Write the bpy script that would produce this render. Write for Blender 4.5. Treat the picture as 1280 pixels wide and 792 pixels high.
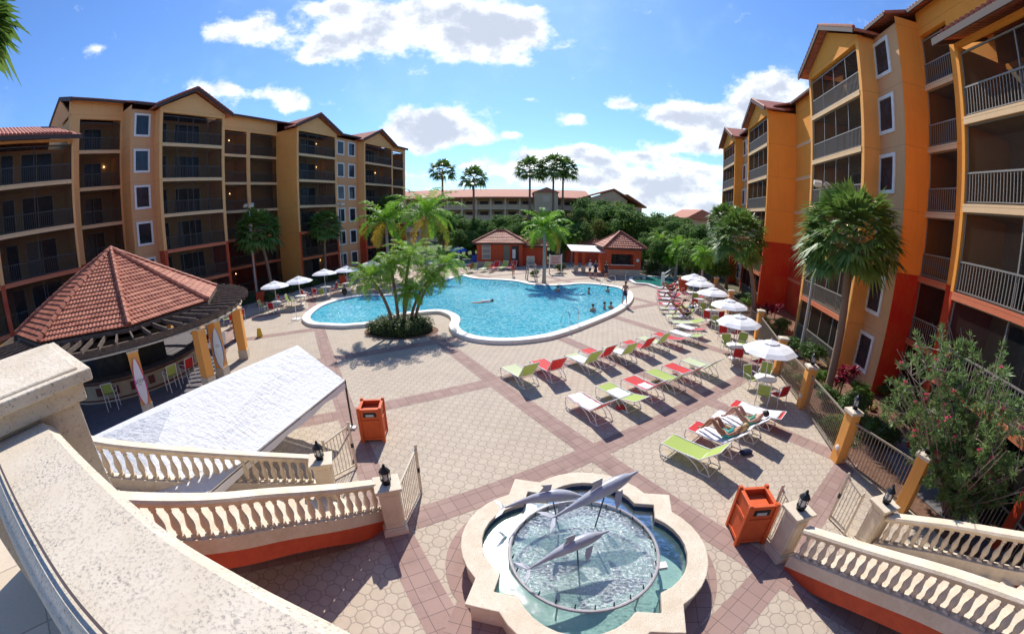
import bpy, bmesh, math, random
import numpy as np
from mathutils import Vector, Matrix
R=math.radians
random.seed(7); np.random.seed(7)
SC=bpy.context.scene
for o in list(bpy.data.objects): bpy.data.objects.remove(o)

# ------------------------------------------------------------------ camera (a real fisheye lens)
CAMH=6.0; LF,LK=489.1,3.012; PITCH=R(15.03); ROLL=R(.34)
cd=bpy.data.cameras.new('camera'); cam=bpy.data.objects.new('camera',cd); SC.collection.objects.link(cam)
SC.camera=cam; SC.render.engine='CYCLES'
cd.type='PANO'
pt=cd if hasattr(cd,'panorama_type') else cd.cycles
pt.panorama_type='FISHEYE_LENS_POLYNOMIAL'
pt.fisheye_fov=R(200)
for k,v in zip(('fisheye_polynomial_k0','fisheye_polynomial_k1','fisheye_polynomial_k2','fisheye_polynomial_k3','fisheye_polynomial_k4'),
               (0.0,-7.26635480e-02,-1.55372419e-05,1.66285213e-05,-1.75641644e-07)): setattr(pt,k,v)
cd.sensor_width=36; cd.sensor_fit='HORIZONTAL'
cd.clip_start=.05; cd.clip_end=5000
_up=Vector((math.sin(ROLL)*math.cos(PITCH),-math.cos(ROLL)*math.cos(PITCH),-math.sin(PITCH)))
_z=Vector((0,0,1)); _fw=(_z-_z.dot(_up)*_up).normalized(); _rt=_fw.cross(_up)
if _rt.x<0: _rt=-_rt
MW=Matrix((_rt,_fw,_up))            # photo axes (right, down, forward) to world
cx,cy,cz=MW@Vector((1,0,0)),MW@Vector((0,-1,0)),MW@Vector((0,0,-1))
cam.matrix_world=Matrix.Translation((0,0,CAMH))@Matrix((cx,cy,cz)).transposed().to_4x4()
def ray(px,py):
    dx,dy=px-640,py-396; r=math.hypot(dx,dy)+1e-9; th=LK*math.atan(r/(LK*LF))
    return MW@Vector((math.sin(th)*dx/r,math.sin(th)*dy/r,math.cos(th)))
def gp(px,py,z=0.0):
    d=ray(px,py); t=(z-CAMH)/d.z; return Vector((d.x*t,d.y*t,z))
def ht(b,px,py):
    d=ray(px,py); return CAMH+math.hypot(b[0],b[1])/math.hypot(d.x,d.y)*d.z
def at_dist(px,py,D):               # point on the pixel's ray at horizontal distance D
    d=ray(px,py); t=D/math.hypot(d.x,d.y); return Vector((d.x*t,d.y*t,CAMH+d.z*t))

# ------------------------------------------------------------------ sun, sky, clouds
SUN_AZ,SUN_EL=-4.0,46.0
sl=bpy.data.lights.new('sun','SUN'); sl.energy=4.4; sl.angle=R(.5); sl.color=(1,.95,.87)
so=bpy.data.objects.new('sun',sl); SC.collection.objects.link(so)
sd=Vector((math.sin(R(SUN_AZ))*math.cos(R(SUN_EL)),math.cos(R(SUN_AZ))*math.cos(R(SUN_EL)),math.sin(R(SUN_EL))))
so.rotation_euler=sd.to_track_quat('Z','Y').to_euler(); so.location=(0,0,60)
SC.view_settings.view_transform='Standard'; SC.view_settings.look='None'
SC.view_settings.exposure=0.4; SC.view_settings.gamma=1
SC.cycles.use_denoising=True; SC.cycles.max_bounces=7; SC.cycles.transparent_max_bounces=24; SC.cycles.diffuse_bounces=4; SC.cycles.glossy_bounces=3
SC.cycles.caustics_reflective=False; SC.cycles.caustics_refractive=False; SC.cycles.sample_clamp_indirect=4
world=bpy.data.worlds.new('World'); SC.world=world; world.use_nodes=True
nt=world.node_tree; N=nt.nodes; LK_=nt.links
bg=N['Background']; bg.inputs['Strength'].default_value=.125
sky=N.new('ShaderNodeTexSky'); sky.sky_type='NISHITA'; sky.sun_disc=False
sky.sun_elevation=R(SUN_EL); sky.sun_rotation=R(SUN_AZ); sky.altitude=0; sky.air_density=1.0; sky.dust_density=.35; sky.ozone_density=2.2
def wm(op,a,b=None,c=None,clamp=False):
    m=N.new('ShaderNodeMath'); m.operation=op; m.use_clamp=clamp
    for i,v in enumerate((a,b,c)):
        if v is None: continue
        if isinstance(v,(int,float)): m.inputs[i].default_value=v
        else: LK_.new(v,m.inputs[i])
    return m.outputs[0]
tc=N.new('ShaderNodeTexCoord'); sep=N.new('ShaderNodeSeparateXYZ'); LK_.new(tc.outputs['Generated'],sep.inputs[0])
X,Y,Z=sep.outputs
azn=wm('MULTIPLY',wm('ARCTAN2',X,Y),57.29578); eln=wm('MULTIPLY',wm('ARCSINE',Z),57.29578)
CLOUDS=[(312,36,52,20,1.0),(440,52,62,26,1.1),(560,25,95,34,1.35),(610,52,60,30,1.2),(652,30,30,22,.8),(470,18,40,16,.7),(395,70,30,12,.7),(275,112,38,13,.95),(335,118,30,10,.8),(362,130,22,13,1.0),
 (520,158,38,20,1.2),(552,152,36,18,1.1),(590,168,20,12,.8),(545,176,50,12,.9),(660,124,14,5,.6),(715,150,17,8,.8),(778,130,22,8,.75),(668,12,14,8,.5),
 (855,145,44,20,1.15),(905,160,50,24,1.0),(868,185,44,10,1.0),(975,112,40,24,1.35),(940,135,30,22,1.0),(990,150,30,22,1.0),
 (665,196,34,10,1.0),(716,192,26,12,.9),(755,200,34,10,.95),(798,196,16,9,.95),(640,215,40,9,.8),(820,235,50,14,1.0),(870,232,46,16,1.1),(740,222,60,9,.8),(840,255,70,10,.9),(700,228,60,8,.8),(530,190,14,9,.7),(518,222,30,8,.7),(560,232,40,8,.6),(900,262,40,12,.8)]
acc=None
for px,py,rx,ry,amp in CLOUDS+[(118,60,16,6,.55),(420,8,40,12,.8),(700,60,18,6,.5),(640,168,16,6,.7),(735,185,14,5,.7),(690,215,40,9,.8),(600,205,26,8,.7),(780,215,30,9,.8),(850,205,34,10,.9),(885,215,26,9,.9),(765,255,44,8,.7)]:
    amp*=1.12 if py>110 else 1
    d=ray(px,py); az=math.degrees(math.atan2(d.x,d.y)); el=math.degrees(math.asin(d.z))
    d2=ray(px+rx*1.15,py); sx=max(.6,math.degrees(math.acos(min(1,d.dot(d2))))); d3=ray(px,py-ry); sy=max(.5,math.degrees(math.acos(min(1,d.dot(d3)))))
    a=wm('MULTIPLY',wm('SUBTRACT',azn,az),math.cos(R(el))/sx); e=wm('MULTIPLY',wm('SUBTRACT',eln,el),1/sy)
    q=wm('ADD',wm('MULTIPLY',a,a),wm('MULTIPLY',e,e))
    g=wm('MULTIPLY',wm('EXPONENT',wm('MULTIPLY',q,-1.1)),amp)
    acc=g if acc is None else wm('ADD',acc,g)
def wnoise(scale,detail,rough,off=(0,0,0),sc=(1,1,1)):
    mp=N.new('ShaderNodeMapping'); LK_.new(tc.outputs['Generated'],mp.inputs[0]); mp.inputs['Location'].default_value=off; mp.inputs['Scale'].default_value=sc
    n=N.new('ShaderNodeTexNoise'); n.inputs['Scale'].default_value=scale; n.inputs['Detail'].default_value=detail; n.inputs['Roughness'].default_value=rough
    LK_.new(mp.outputs[0],n.inputs['Vector']); return n.outputs['Fac']
nz=wnoise(13,9,.62,sc=(1,1,1.5)); nz2=wnoise(13,5,.6,off=(.0,.012,.035),sc=(1,1,1.5)); nzl=wnoise(4,6,.6,off=(3,1,2))
dens=wm('ADD',wm('MULTIPLY',acc,1.2),wm('MULTIPLY',wm('SUBTRACT',nz,.52),3.0))
def ramp(v,a,b):
    m=N.new('ShaderNodeMapRange'); m.interpolation_type='SMOOTHSTEP'; m.inputs[1].default_value=a; m.inputs[2].default_value=b; LK_.new(v,m.inputs[0]); return m.outputs[0]
cover=ramp(dens,.30,1.12)
thick=ramp(wm('ADD',wm('MULTIPLY',acc,.9),wm('MULTIPLY',wm('SUBTRACT',nz2,.45),4.0)),.64,1.9)
wisp=wm('MULTIPLY',ramp(nzl,.50,.85),.30)
veil=wm('MULTIPLY',ramp(eln,13,-1),.22)
mixc=N.new('ShaderNodeMix'); mixc.data_type='RGBA'; LK_.new(thick,mixc.inputs[0])
mixc.inputs[6].default_value=(7.9,8.1,8.3,1); mixc.inputs[7].default_value=(4.0,4.4,5.2,1)
tint=N.new('ShaderNodeMix'); tint.data_type='RGBA'; tint.blend_type='MULTIPLY'; tint.inputs[0].default_value=1
LK_.new(sky.outputs[0],tint.inputs[6]); tint.inputs[7].default_value=(.60,.83,1.16,1)
m0=N.new('ShaderNodeMix'); m0.data_type='RGBA'; LK_.new(wm('MAXIMUM',wisp,veil),m0.inputs[0]); LK_.new(tint.outputs[2],m0.inputs[6]); m0.inputs[7].default_value=(4.6,6.3,7.8,1)
m1=N.new('ShaderNodeMix'); m1.data_type='RGBA'; LK_.new(wm('MULTIPLY',cover,.97),m1.inputs[0]); LK_.new(m0.outputs[2],m1.inputs[6]); LK_.new(mixc.outputs[2],m1.inputs[7])
LK_.new(m1.outputs[2],bg.inputs['Color'])

# ------------------------------------------------------------------ materials
MATS={}
def mat(name,col,rough=.75,col2=None,scale=4.,bump=0.,bscale=30.,metal=0.,spec=.35,detail=4,sub=None,coords='Object',trans=0.,stretch=None):
    if name in MATS: return MATS[name]
    m=bpy.data.materials.new(name); m.use_nodes=True; t=m.node_tree; b=t.nodes['Principled BSDF']
    b.inputs['Roughness'].default_value=rough; b.inputs['Metallic'].default_value=metal; b.inputs['Specular IOR Level'].default_value=spec
    b.inputs['Base Color'].default_value=(*col,1)
    tc=t.nodes.new('ShaderNodeTexCoord'); src=tc.outputs[coords]
    if stretch:
        mp=t.nodes.new('ShaderNodeMapping'); mp.inputs['Scale'].default_value=stretch; t.links.new(src,mp.inputs[0]); src=mp.outputs[0]
    if col2 is not None:
        n=t.nodes.new('ShaderNodeTexNoise'); n.inputs['Scale'].default_value=scale; n.inputs['Detail'].default_value=detail; n.inputs['Roughness'].default_value=.65
        t.links.new(src,n.inputs['Vector'])
        mr=t.nodes.new('ShaderNodeMapRange'); mr.inputs[1].default_value=.33; mr.inputs[2].default_value=.67; t.links.new(n.outputs['Fac'],mr.inputs[0])
        mx=t.nodes.new('ShaderNodeMix'); mx.data_type='RGBA'; mx.inputs[6].default_value=(*col,1); mx.inputs[7].default_value=(*col2,1)
        t.links.new(mr.outputs[0],mx.inputs[0]); t.links.new(mx.outputs[2],b.inputs['Base Color'])
    if bump:
        n=t.nodes.new('ShaderNodeTexNoise'); n.inputs['Scale'].default_value=bscale; n.inputs['Detail'].default_value=5
        t.links.new(src,n.inputs['Vector'])
        bp=t.nodes.new('ShaderNodeBump'); bp.inputs['Strength'].default_value=bump; bp.inputs['Distance'].default_value=.02
        t.links.new(n.outputs['Fac'],bp.inputs['Height']); t.links.new(bp.outputs[0],b.inputs['Normal'])
    if trans:
        tl=t.nodes.new('ShaderNodeBsdfTranslucent'); mx2=t.nodes.new('ShaderNodeMixShader'); mx2.inputs[0].default_value=trans
        out=t.nodes['Material Output']; t.links.new(b.outputs[0],mx2.inputs[1]); t.links.new(tl.outputs[0],mx2.inputs[2]); t.links.new(mx2.outputs[0],out.inputs[0])
        if col2 is not None: t.links.new(mx.outputs[2],tl.inputs['Color'])
        else: tl.inputs['Color'].default_value=(*col,1)
    MATS[name]=m; return m
class NG:                                              # small helper to write node maths
    def __init__(s,name):
        s.m=bpy.data.materials.new(name); s.m.use_nodes=True; s.t=s.m.node_tree; s.b=s.t.nodes['Principled BSDF']; MATS[name]=s.m
        s.tc=s.t.nodes.new('ShaderNodeTexCoord')
    def n(s,typ,**kw):
        o=s.t.nodes.new(typ)
        for k,v in kw.items(): setattr(o,k,v)
        return o
    def l(s,a,b): s.t.links.new(a,b)
    def math(s,op,a,b=None,clamp=False):
        m=s.n('ShaderNodeMath',operation=op,use_clamp=clamp)
        for i,v in enumerate((a,b)):
            if v is None: continue
            if isinstance(v,(int,float)): m.inputs[i].default_value=v
            else: s.l(v,m.inputs[i])
        return m.outputs[0]
    def mix(s,f,a,b,blend='MIX'):
        m=s.n('ShaderNodeMix',data_type='RGBA',blend_type=blend)
        for i,v in ((0,f),(6,a),(7,b)):
            if isinstance(v,(int,float)): m.inputs[i].default_value=v
            elif isinstance(v,tuple): m.inputs[i].default_value=(*v,1)
            else: s.l(v,m.inputs[i])
        return m.outputs[2]
    def noise(s,vec,scale,detail=4,rough=.6):
        n=s.n('ShaderNodeTexNoise'); n.inputs['Scale'].default_value=scale; n.inputs['Detail'].default_value=detail; n.inputs['Roughness'].default_value=rough
        s.l(vec,n.inputs['Vector']); return n.outputs['Fac']
    def rng(s,v,a,b,c=0,d=1,smooth=False):
        m=s.n('ShaderNodeMapRange'); 
        if smooth: m.interpolation_type='SMOOTHSTEP'
        for i,x in ((1,a),(2,b),(3,c),(4,d)): m.inputs[i].default_value=x
        s.l(v,m.inputs[0]); return m.outputs[0]
    def bump(s,h,strength,dist=.02):
        b=s.n('ShaderNodeBump'); b.inputs['Strength'].default_value=strength; b.inputs['Distance'].default_value=dist
        s.l(h,b.inputs['Height']); s.l(b.outputs[0],s.b.inputs['Normal'])
    def voro(s,vec,scale,rand,feature='F1'):
        v=s.n('ShaderNodeTexVoronoi',feature=feature); v.inputs['Scale'].default_value=scale; v.inputs['Randomness'].default_value=rand
        s.l(vec,v.inputs['Vector']); return v
    def mapping(s,src,rot=(0,0,0),scale=(1,1,1),loc=(0,0,0)):
        m=s.n('ShaderNodeMapping'); m.inputs['Rotation'].default_value=rot; m.inputs['Scale'].default_value=scale; m.inputs['Location'].default_value=loc
        s.l(src,m.inputs[0]); return m.outputs[0]

def mk_deck(name,lo,hi,line,scale,rand,rot,linew,red=False):
    g=NG(name); v=g.mapping(g.tc.outputs['Object'],rot=(0,0,rot)); sx=g.n('ShaderNodeSeparateXYZ'); g.l(v,sx.inputs[0])
    cb=g.n('ShaderNodeCombineXYZ'); g.l(sx.outputs[0],cb.inputs[0]); g.l(sx.outputs[1],cb.inputs[1]); v=cb.outputs[0]
    ed=g.voro(v,scale,rand,'DISTANCE_TO_EDGE').outputs['Distance']; cl=g.voro(v,scale,rand).outputs['Color']
    r=g.n('ShaderNodeSeparateColor'); g.l(cl,r.inputs[0])
    f=g.math('ADD',g.math('MULTIPLY',r.outputs[0],.55),g.math('MULTIPLY',g.rng(g.noise(v,.5,5),.3,.7),.45))
    c=g.mix(f,lo,hi); gr=g.noise(v,60,3); c=g.mix(g.rng(gr,.35,.65,0,.22),c,tuple(x*.6 for x in lo))
    stain=g.rng(g.noise(v,1.1,6,.7),.52,.70,0,.45); c=g.mix(stain,c,tuple(x*.55 for x in lo))
    ln=g.rng(ed,linew*.35,linew,1,0,True); c=g.mix(g.math('MULTIPLY',ln,.8),c,line)
    g.l(c,g.b.inputs['Base Color']); g.b.inputs['Roughness'].default_value=.8; g.b.inputs['Specular IOR Level'].default_value=.25
    g.bump(g.math('ADD',g.math('MULTIPLY',ln,-1.),g.math('MULTIPLY',gr,.25)),.5,.01); return g.m
g=NG('cream_pavers'); v=g.mapping(g.tc.outputs['Object'],rot=(0,0,R(-31.48))); OP=.37
wn=g.n('ShaderNodeTexNoise'); wn.inputs['Scale'].default_value=3.0; g.l(v,wn.inputs['Vector']); ws=g.n('ShaderNodeVectorMath',operation='SCALE'); ws.inputs['Scale'].default_value=.03; g.l(wn.outputs['Color'],ws.inputs[0]); wa=g.n('ShaderNodeVectorMath',operation='ADD'); g.l(v,wa.inputs[0]); g.l(ws.outputs[0],wa.inputs[1])
sx=g.n('ShaderNodeSeparateXYZ'); g.l(wa.outputs[0],sx.inputs[0])
def cellc(x): return g.math('ABSOLUTE',g.math('SUBTRACT',g.math('MODULO',g.math('ADD',x,400*OP),OP),OP/2))
ax=cellc(sx.outputs[0]); ay=cellc(sx.outputs[1]); oc=g.math('MAXIMUM',g.math('MAXIMUM',ax,ay),g.math('MULTIPLY',g.math('ADD',ax,ay),.7071)); ro=OP*.385
dl=g.math('ABSOLUTE',g.math('SUBTRACT',oc,ro)); outm=g.math('GREATER_THAN',oc,ro)
dm=g.math('MINIMUM',g.math('ABSOLUTE',g.math('SUBTRACT',ax,g.math('MULTIPLY',ro,.42) if False else ro*.42)),g.math('ABSOLUTE',g.math('SUBTRACT',ay,ro*.42)))
dm=g.math('ADD',dm,g.math('MULTIPLY',g.math('SUBTRACT',1.,outm),1.))
ln=g.math('MAXIMUM',g.rng(dl,.006,.017,1,0,True),g.math('MULTIPLY',g.rng(dm,.005,.014,1,0,True),.9))
cl=g.voro(v,1/OP,0.).outputs['Color']; r=g.n('ShaderNodeSeparateColor'); g.l(cl,r.inputs[0])
f=g.math('ADD',g.math('MULTIPLY',g.math('ADD',g.math('MULTIPLY',r.outputs[0],.6),g.math('MULTIPLY',outm,.35)),.5),g.math('MULTIPLY',g.rng(g.noise(v,.45,5),.3,.7),.5))
lo,hi=(.445,.365,.28),(.57,.48,.375); c=g.mix(f,lo,hi); gr=g.noise(v,60,3); c=g.mix(g.rng(gr,.35,.65,0,.2),c,(.3,.24,.18))
c=g.mix(g.rng(g.noise(v,1.1,6,.7),.52,.72,0,.38),c,(.34,.27,.22)); c=g.mix(g.rng(g.noise(v,.22,5,.7),.5,.7,0,.28),c,(.36,.29,.24)); c=g.mix(g.math('MULTIPLY',ln,.5),c,(.21,.165,.14)); g.l(c,g.b.inputs['Base Color']); g.b.inputs['Roughness'].default_value=.8; g.b.inputs['Specular IOR Level'].default_value=.25
g.bump(g.math('ADD',g.math('MULTIPLY',ln,-1.),g.math('MULTIPLY',gr,.25)),.5,.01); deckM=g.m
bandM=mk_deck('red_pavers',(.30,.19,.16),(.41,.285,.24),(.15,.105,.095),1/.31647,0.,0.,.028)
terrM=mk_deck('tile_pavers',(.62,.50,.36),(.74,.62,.47),(.34,.26,.2),1.7,.0,R(30),.012)

# travertine
g=NG('travertine'); v=g.tc.outputs['Object']
c=g.mix(g.rng(g.noise(v,2.2,6,.7),.35,.65),(.62,.51,.37),(.75,.655,.52)); c=g.mix(g.rng(g.noise(v,9,7,.75),.52,.7,0,.55),c,(.55,.43,.30))
pv=g.noise(v,75,4,.7); pit=g.rng(pv,.62,.68,0,1); c=g.mix(g.math('MULTIPLY',pit,.75),c,(.22,.17,.12))
st=g.noise(g.mapping(v,scale=(1,1,4)),14,5,.7); c=g.mix(g.rng(st,.58,.72,0,.35),c,(.42,.33,.25))
g.l(c,g.b.inputs['Base Color']); g.b.inputs['Roughness'].default_value=.72; g.bump(g.math('ADD',g.math('MULTIPLY',pit,-1.2),g.noise(v,40,5)),.7,.012)
stoneM=g.m
# weathered coping: speckled
g=NG('weathered_coping'); v=g.tc.outputs['Object']
c=g.mix(g.rng(g.noise(v,3,6,.7),.35,.65),(.60,.50,.37),(.69,.60,.475))
blot=g.rng(g.noise(v,3.3,5,.65),.42,.60); sp=g.noise(v,95,5,.85); spk=g.math('MULTIPLY',g.rng(sp,.525,.59),g.math('ADD',g.math('MULTIPLY',blot,.65),.3))
c=g.mix(g.rng(g.noise(v,26,6,.75),.55,.75,0,.4),c,(.50,.42,.36)); c=g.mix(spk,c,(.16,.14,.13))
g.l(c,g.b.inputs['Base Color']); g.b.inputs['Roughness'].default_value=.7; g.bump(g.math('ADD',g.math('MULTIPLY',spk,-.8),sp),.35,.006)
copeM=g.m

def twotone(name,top,bot,zc=5.02):
    g=NG(name); v=g.tc.outputs['Object']; ge=g.n('ShaderNodeNewGeometry'); sx=g.n('ShaderNodeSeparateXYZ'); g.l(ge.outputs['Position'],sx.inputs[0])
    f=g.math('GREATER_THAN',sx.outputs[2],zc); c=g.mix(f,bot,top)
    c=g.mix(g.rng(g.noise(v,.7,6,.7),.35,.7,0,.28),c,tuple(x*.72 for x in top)); 
    st=g.noise(g.mapping(v,scale=(3,3,.18)),2.2,6,.7); c=g.mix(g.rng(st,.52,.80,0,.26),c,tuple(x*.5 for x in top)); jz=g.math('MODULO',g.math('ADD',sx.outputs[2],.06),2.5); c=g.mix(g.math('MULTIPLY',g.math('LESS_THAN',jz,.025),.35),c,(.12,.07,.04)); c=g.mix(g.rng(g.noise(v,.18,4),.4,.65,0,.14),c,tuple(min(.95,x*1.25) for x in top) if zc<0 else c)
    g.l(c,g.b.inputs['Base Color']); g.b.inputs['Roughness'].default_value=.85; g.b.inputs['Specular IOR Level'].default_value=.2
    g.bump(g.noise(v,38,4),.45,.015); return g.m
orangeM=twotone('tan_stucco',(.88,.47,.19),(.54,.06,.03)); orangeRM=twotone('orange_stucco',(.88,.35,.06),(.50,.03,.018))
orangeAllM=twotone('ochre_stucco',(.88,.41,.11),(.88,.41,.11),-50)
brownM=twotone('brown_stucco',(.68,.37,.18),(.68,.37,.18),-50)
trimM=twotone('slab_trim',(.82,.55,.30),(.66,.17,.08),5.1)
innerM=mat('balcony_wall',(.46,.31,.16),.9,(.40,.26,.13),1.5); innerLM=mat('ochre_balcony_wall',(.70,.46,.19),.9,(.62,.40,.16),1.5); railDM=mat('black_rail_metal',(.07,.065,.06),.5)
whiteM=mat('white_paint',(.80,.79,.76),.5,(.70,.68,.64),6)
frameM=mat('white_tube',(.82,.80,.76),.35)
creamM=mat('cream_paint',(.66,.58,.44),.5,(.56,.48,.36),9)
darkM=mat('dark_metal',(.035,.033,.03),.5); bronzeM=mat('bronze_rail',(.30,.255,.20),.5); railM=mat('balcony_rail_metal',(.26,.235,.20),.5)
blackM=mat('black_iron',(.02,.02,.02),.4)
fasciaM=mat('dark_fascia',(.075,.05,.045),.7)
glassM=mat('window_glass',(.008,.012,.02),.12,(.03,.04,.06),1.2,spec=.45); curtM=mat('curtain',(.34,.31,.27),.9,(.22,.20,.18),8,stretch=(6,6,.3)); lampM=mat('lamp_glow',(.9,.7,.4),.5); lampM.node_tree.nodes['Principled BSDF'].inputs['Emission Color'].default_value=(1,.72,.38,1); lampM.node_tree.nodes['Principled BSDF'].inputs['Emission Strength'].default_value=6
woodM=mat('dark_timber',(.085,.06,.045),.8,(.16,.12,.095),6,bump=.4,stretch=(1,1,1))
redM=mat('red_paint',(.56,.085,.03),.6,(.46,.065,.025),5,bump=.15)
binM=mat('orange_wood',(.68,.12,.03),.55,(.58,.095,.025),5,bump=.2)
slgM=mat('green_sling',(.42,.52,.13),.75,(.36,.46,.10),30,trans=.12); slrM=mat('red_sling',(.66,.035,.035),.7,(.56,.03,.03),30,trans=.12)
slpM=mat('pale_sling',(.60,.64,.40),.75,(.52,.58,.34),30,trans=.12)
towM=mat('white_towel',(.82,.80,.80),.95,(.74,.72,.74),20,bump=.6,bscale=80)
canM=mat('white_canvas',(.91,.91,.91),.8,(.88,.88,.89),8,bump=.1,bscale=12,trans=.12)
g=NG('tarpaulin'); v=g.tc.outputs['Object']; wr=g.noise(g.mapping(v,rot=(0,0,.5),scale=(1,3.,1)),2.6,7,.7); wr2=g.noise(g.mapping(v,rot=(0,0,-.4),scale=(3.,1,1)),3.4,6,.65)
g.b.inputs['Base Color'].default_value=(.86,.855,.84,1); g.b.inputs['Roughness'].default_value=.5; g.bump(g.math('ADD',wr,wr2),.75,.09)
tl=g.n('ShaderNodeBsdfTranslucent'); tl.inputs[0].default_value=(.86,.86,.88,1); mx=g.n('ShaderNodeMixShader'); mx.inputs[0].default_value=.10; g.l(g.b.outputs[0],mx.inputs[1]); g.l(tl.outputs[0],mx.inputs[2]); g.l(mx.outputs[0],g.t.nodes['Material Output'].inputs[0]); tarpM=g.m
barkM=mat('palm_bark',(.20,.13,.085),.95,(.30,.21,.15),14,bump=.9,bscale=10,stretch=(1,1,5)); greybarkM=mat('grey_bark',(.38,.36,.33),.9,(.28,.26,.23),10,bump=.5,stretch=(1,1,4))
brbarkM=mat('brown_bark',(.15,.105,.07),.95,(.22,.17,.12),12,bump=.8,bscale=12)
def leafmat(name,a,b,tr=.3,rough=.5,sp=.35):
    g=NG(name); v=g.tc.outputs['Object']; ge=g.n('ShaderNodeNewGeometry')
    f=g.math('ADD',g.math('MULTIPLY',g.rng(g.noise(v,1.3,4),.35,.65),.5),g.math('MULTIPLY',ge.outputs['Random Per Island'],.5))
    c=g.mix(f,a,b); g.l(c,g.b.inputs['Base Color']); g.b.inputs['Roughness'].default_value=rough; g.b.inputs['Specular IOR Level'].default_value=sp
    tl=g.n('ShaderNodeBsdfTranslucent'); g.l(c,tl.inputs['Color']); mx=g.n('ShaderNodeMixShader'); mx.inputs[0].default_value=tr
    g.l(g.b.outputs[0],mx.inputs[1]); g.l(tl.outputs[0],mx.inputs[2]); g.l(mx.outputs[0],g.t.nodes['Material Output'].inputs[0]); return g.m
fanM=leafmat('fan_leaf',(.07,.15,.03),(.20,.32,.07),.35,.45,.4); queenM=leafmat('feather_leaf',(.12,.28,.025),(.26,.46,.05),.45,.5,.2); goldM=leafmat('gold_leaf',(.45,.30,.03),(.55,.38,.05),.4)
dateM=leafmat('date_leaf',(.14,.30,.03),(.33,.50,.06),.45,.5,.2); deadM=leafmat('dead_leaf',(.26,.17,.08),(.36,.26,.13),.2)
treeM=leafmat('tree_leaf',(.06,.135,.03),(.16,.28,.06),.4,.7,.12); tree2M=leafmat('light_tree_leaf',(.08,.17,.03),(.18,.29,.06),.4,.65,.15); tree3M=leafmat('olive_leaf',(.12,.16,.035),(.23,.25,.06),.4,.7,.12); 
shrubM=leafmat('shrub_leaf',(.05,.11,.02),(.12,.22,.04),.3); hedgeM=leafmat('hedge_leaf',(.045,.085,.02),(.11,.16,.04),.3); tiM=leafmat('ti_leaf',(.16,.012,.03),(.34,.02,.06),.35); olM=leafmat('oleander_leaf',(.10,.19,.05),(.26,.37,.13),.35,.5,.35); pinkM=mat('pink_petal',(.75,.06,.20),.6,(.85,.14,.30),20,trans=.3)
mulchM=mat('mulch',(.13,.065,.04),.95,(.24,.13,.085),9,bump=1.,bscale=60,detail=8)
earthM=mat('ground_soil',(.085,.09,.045),.95,(.13,.115,.07),1.5,bump=.6,bscale=20)
shadePathM=mat('shade_toned_path',(.13,.12,.125),.85,(.17,.16,.16),4)  # service path: the shade lying on it is put into this dark colour
skinM=mat('skin',(.52,.28,.19),.55); tanM=mat('tanned_skin',(.36,.17,.10),.5)
hairM=mat('dark_hair',(.03,.02,.015),.6); blondM=mat('blond_hair',(.50,.36,.16),.6)
blueM=mat('blue_paint',(.02,.10,.55),.5); navyM=mat('navy_cloth',(.02,.03,.08),.8); tealM=mat('teal_cloth',(.03,.40,.36),.7); redclothM=mat('red_cloth',(.55,.04,.04),.8); purpleM=mat('purple_print',(.28,.18,.45),.8,(.62,.58,.72),14)
brownpotM=mat('terracotta',(.42,.16,.08),.8,(.34,.12,.06),6); yellowM=mat('yellow_plastic',(.75,.50,.04),.4); dolM=mat('dolphin_grey',(.34,.35,.39),.32,(.44,.45,.49),4,bump=.15,spec=.6)
rockM=mat('orange_stone',(.45,.22,.08),.8,(.35,.16,.06),8)

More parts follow.
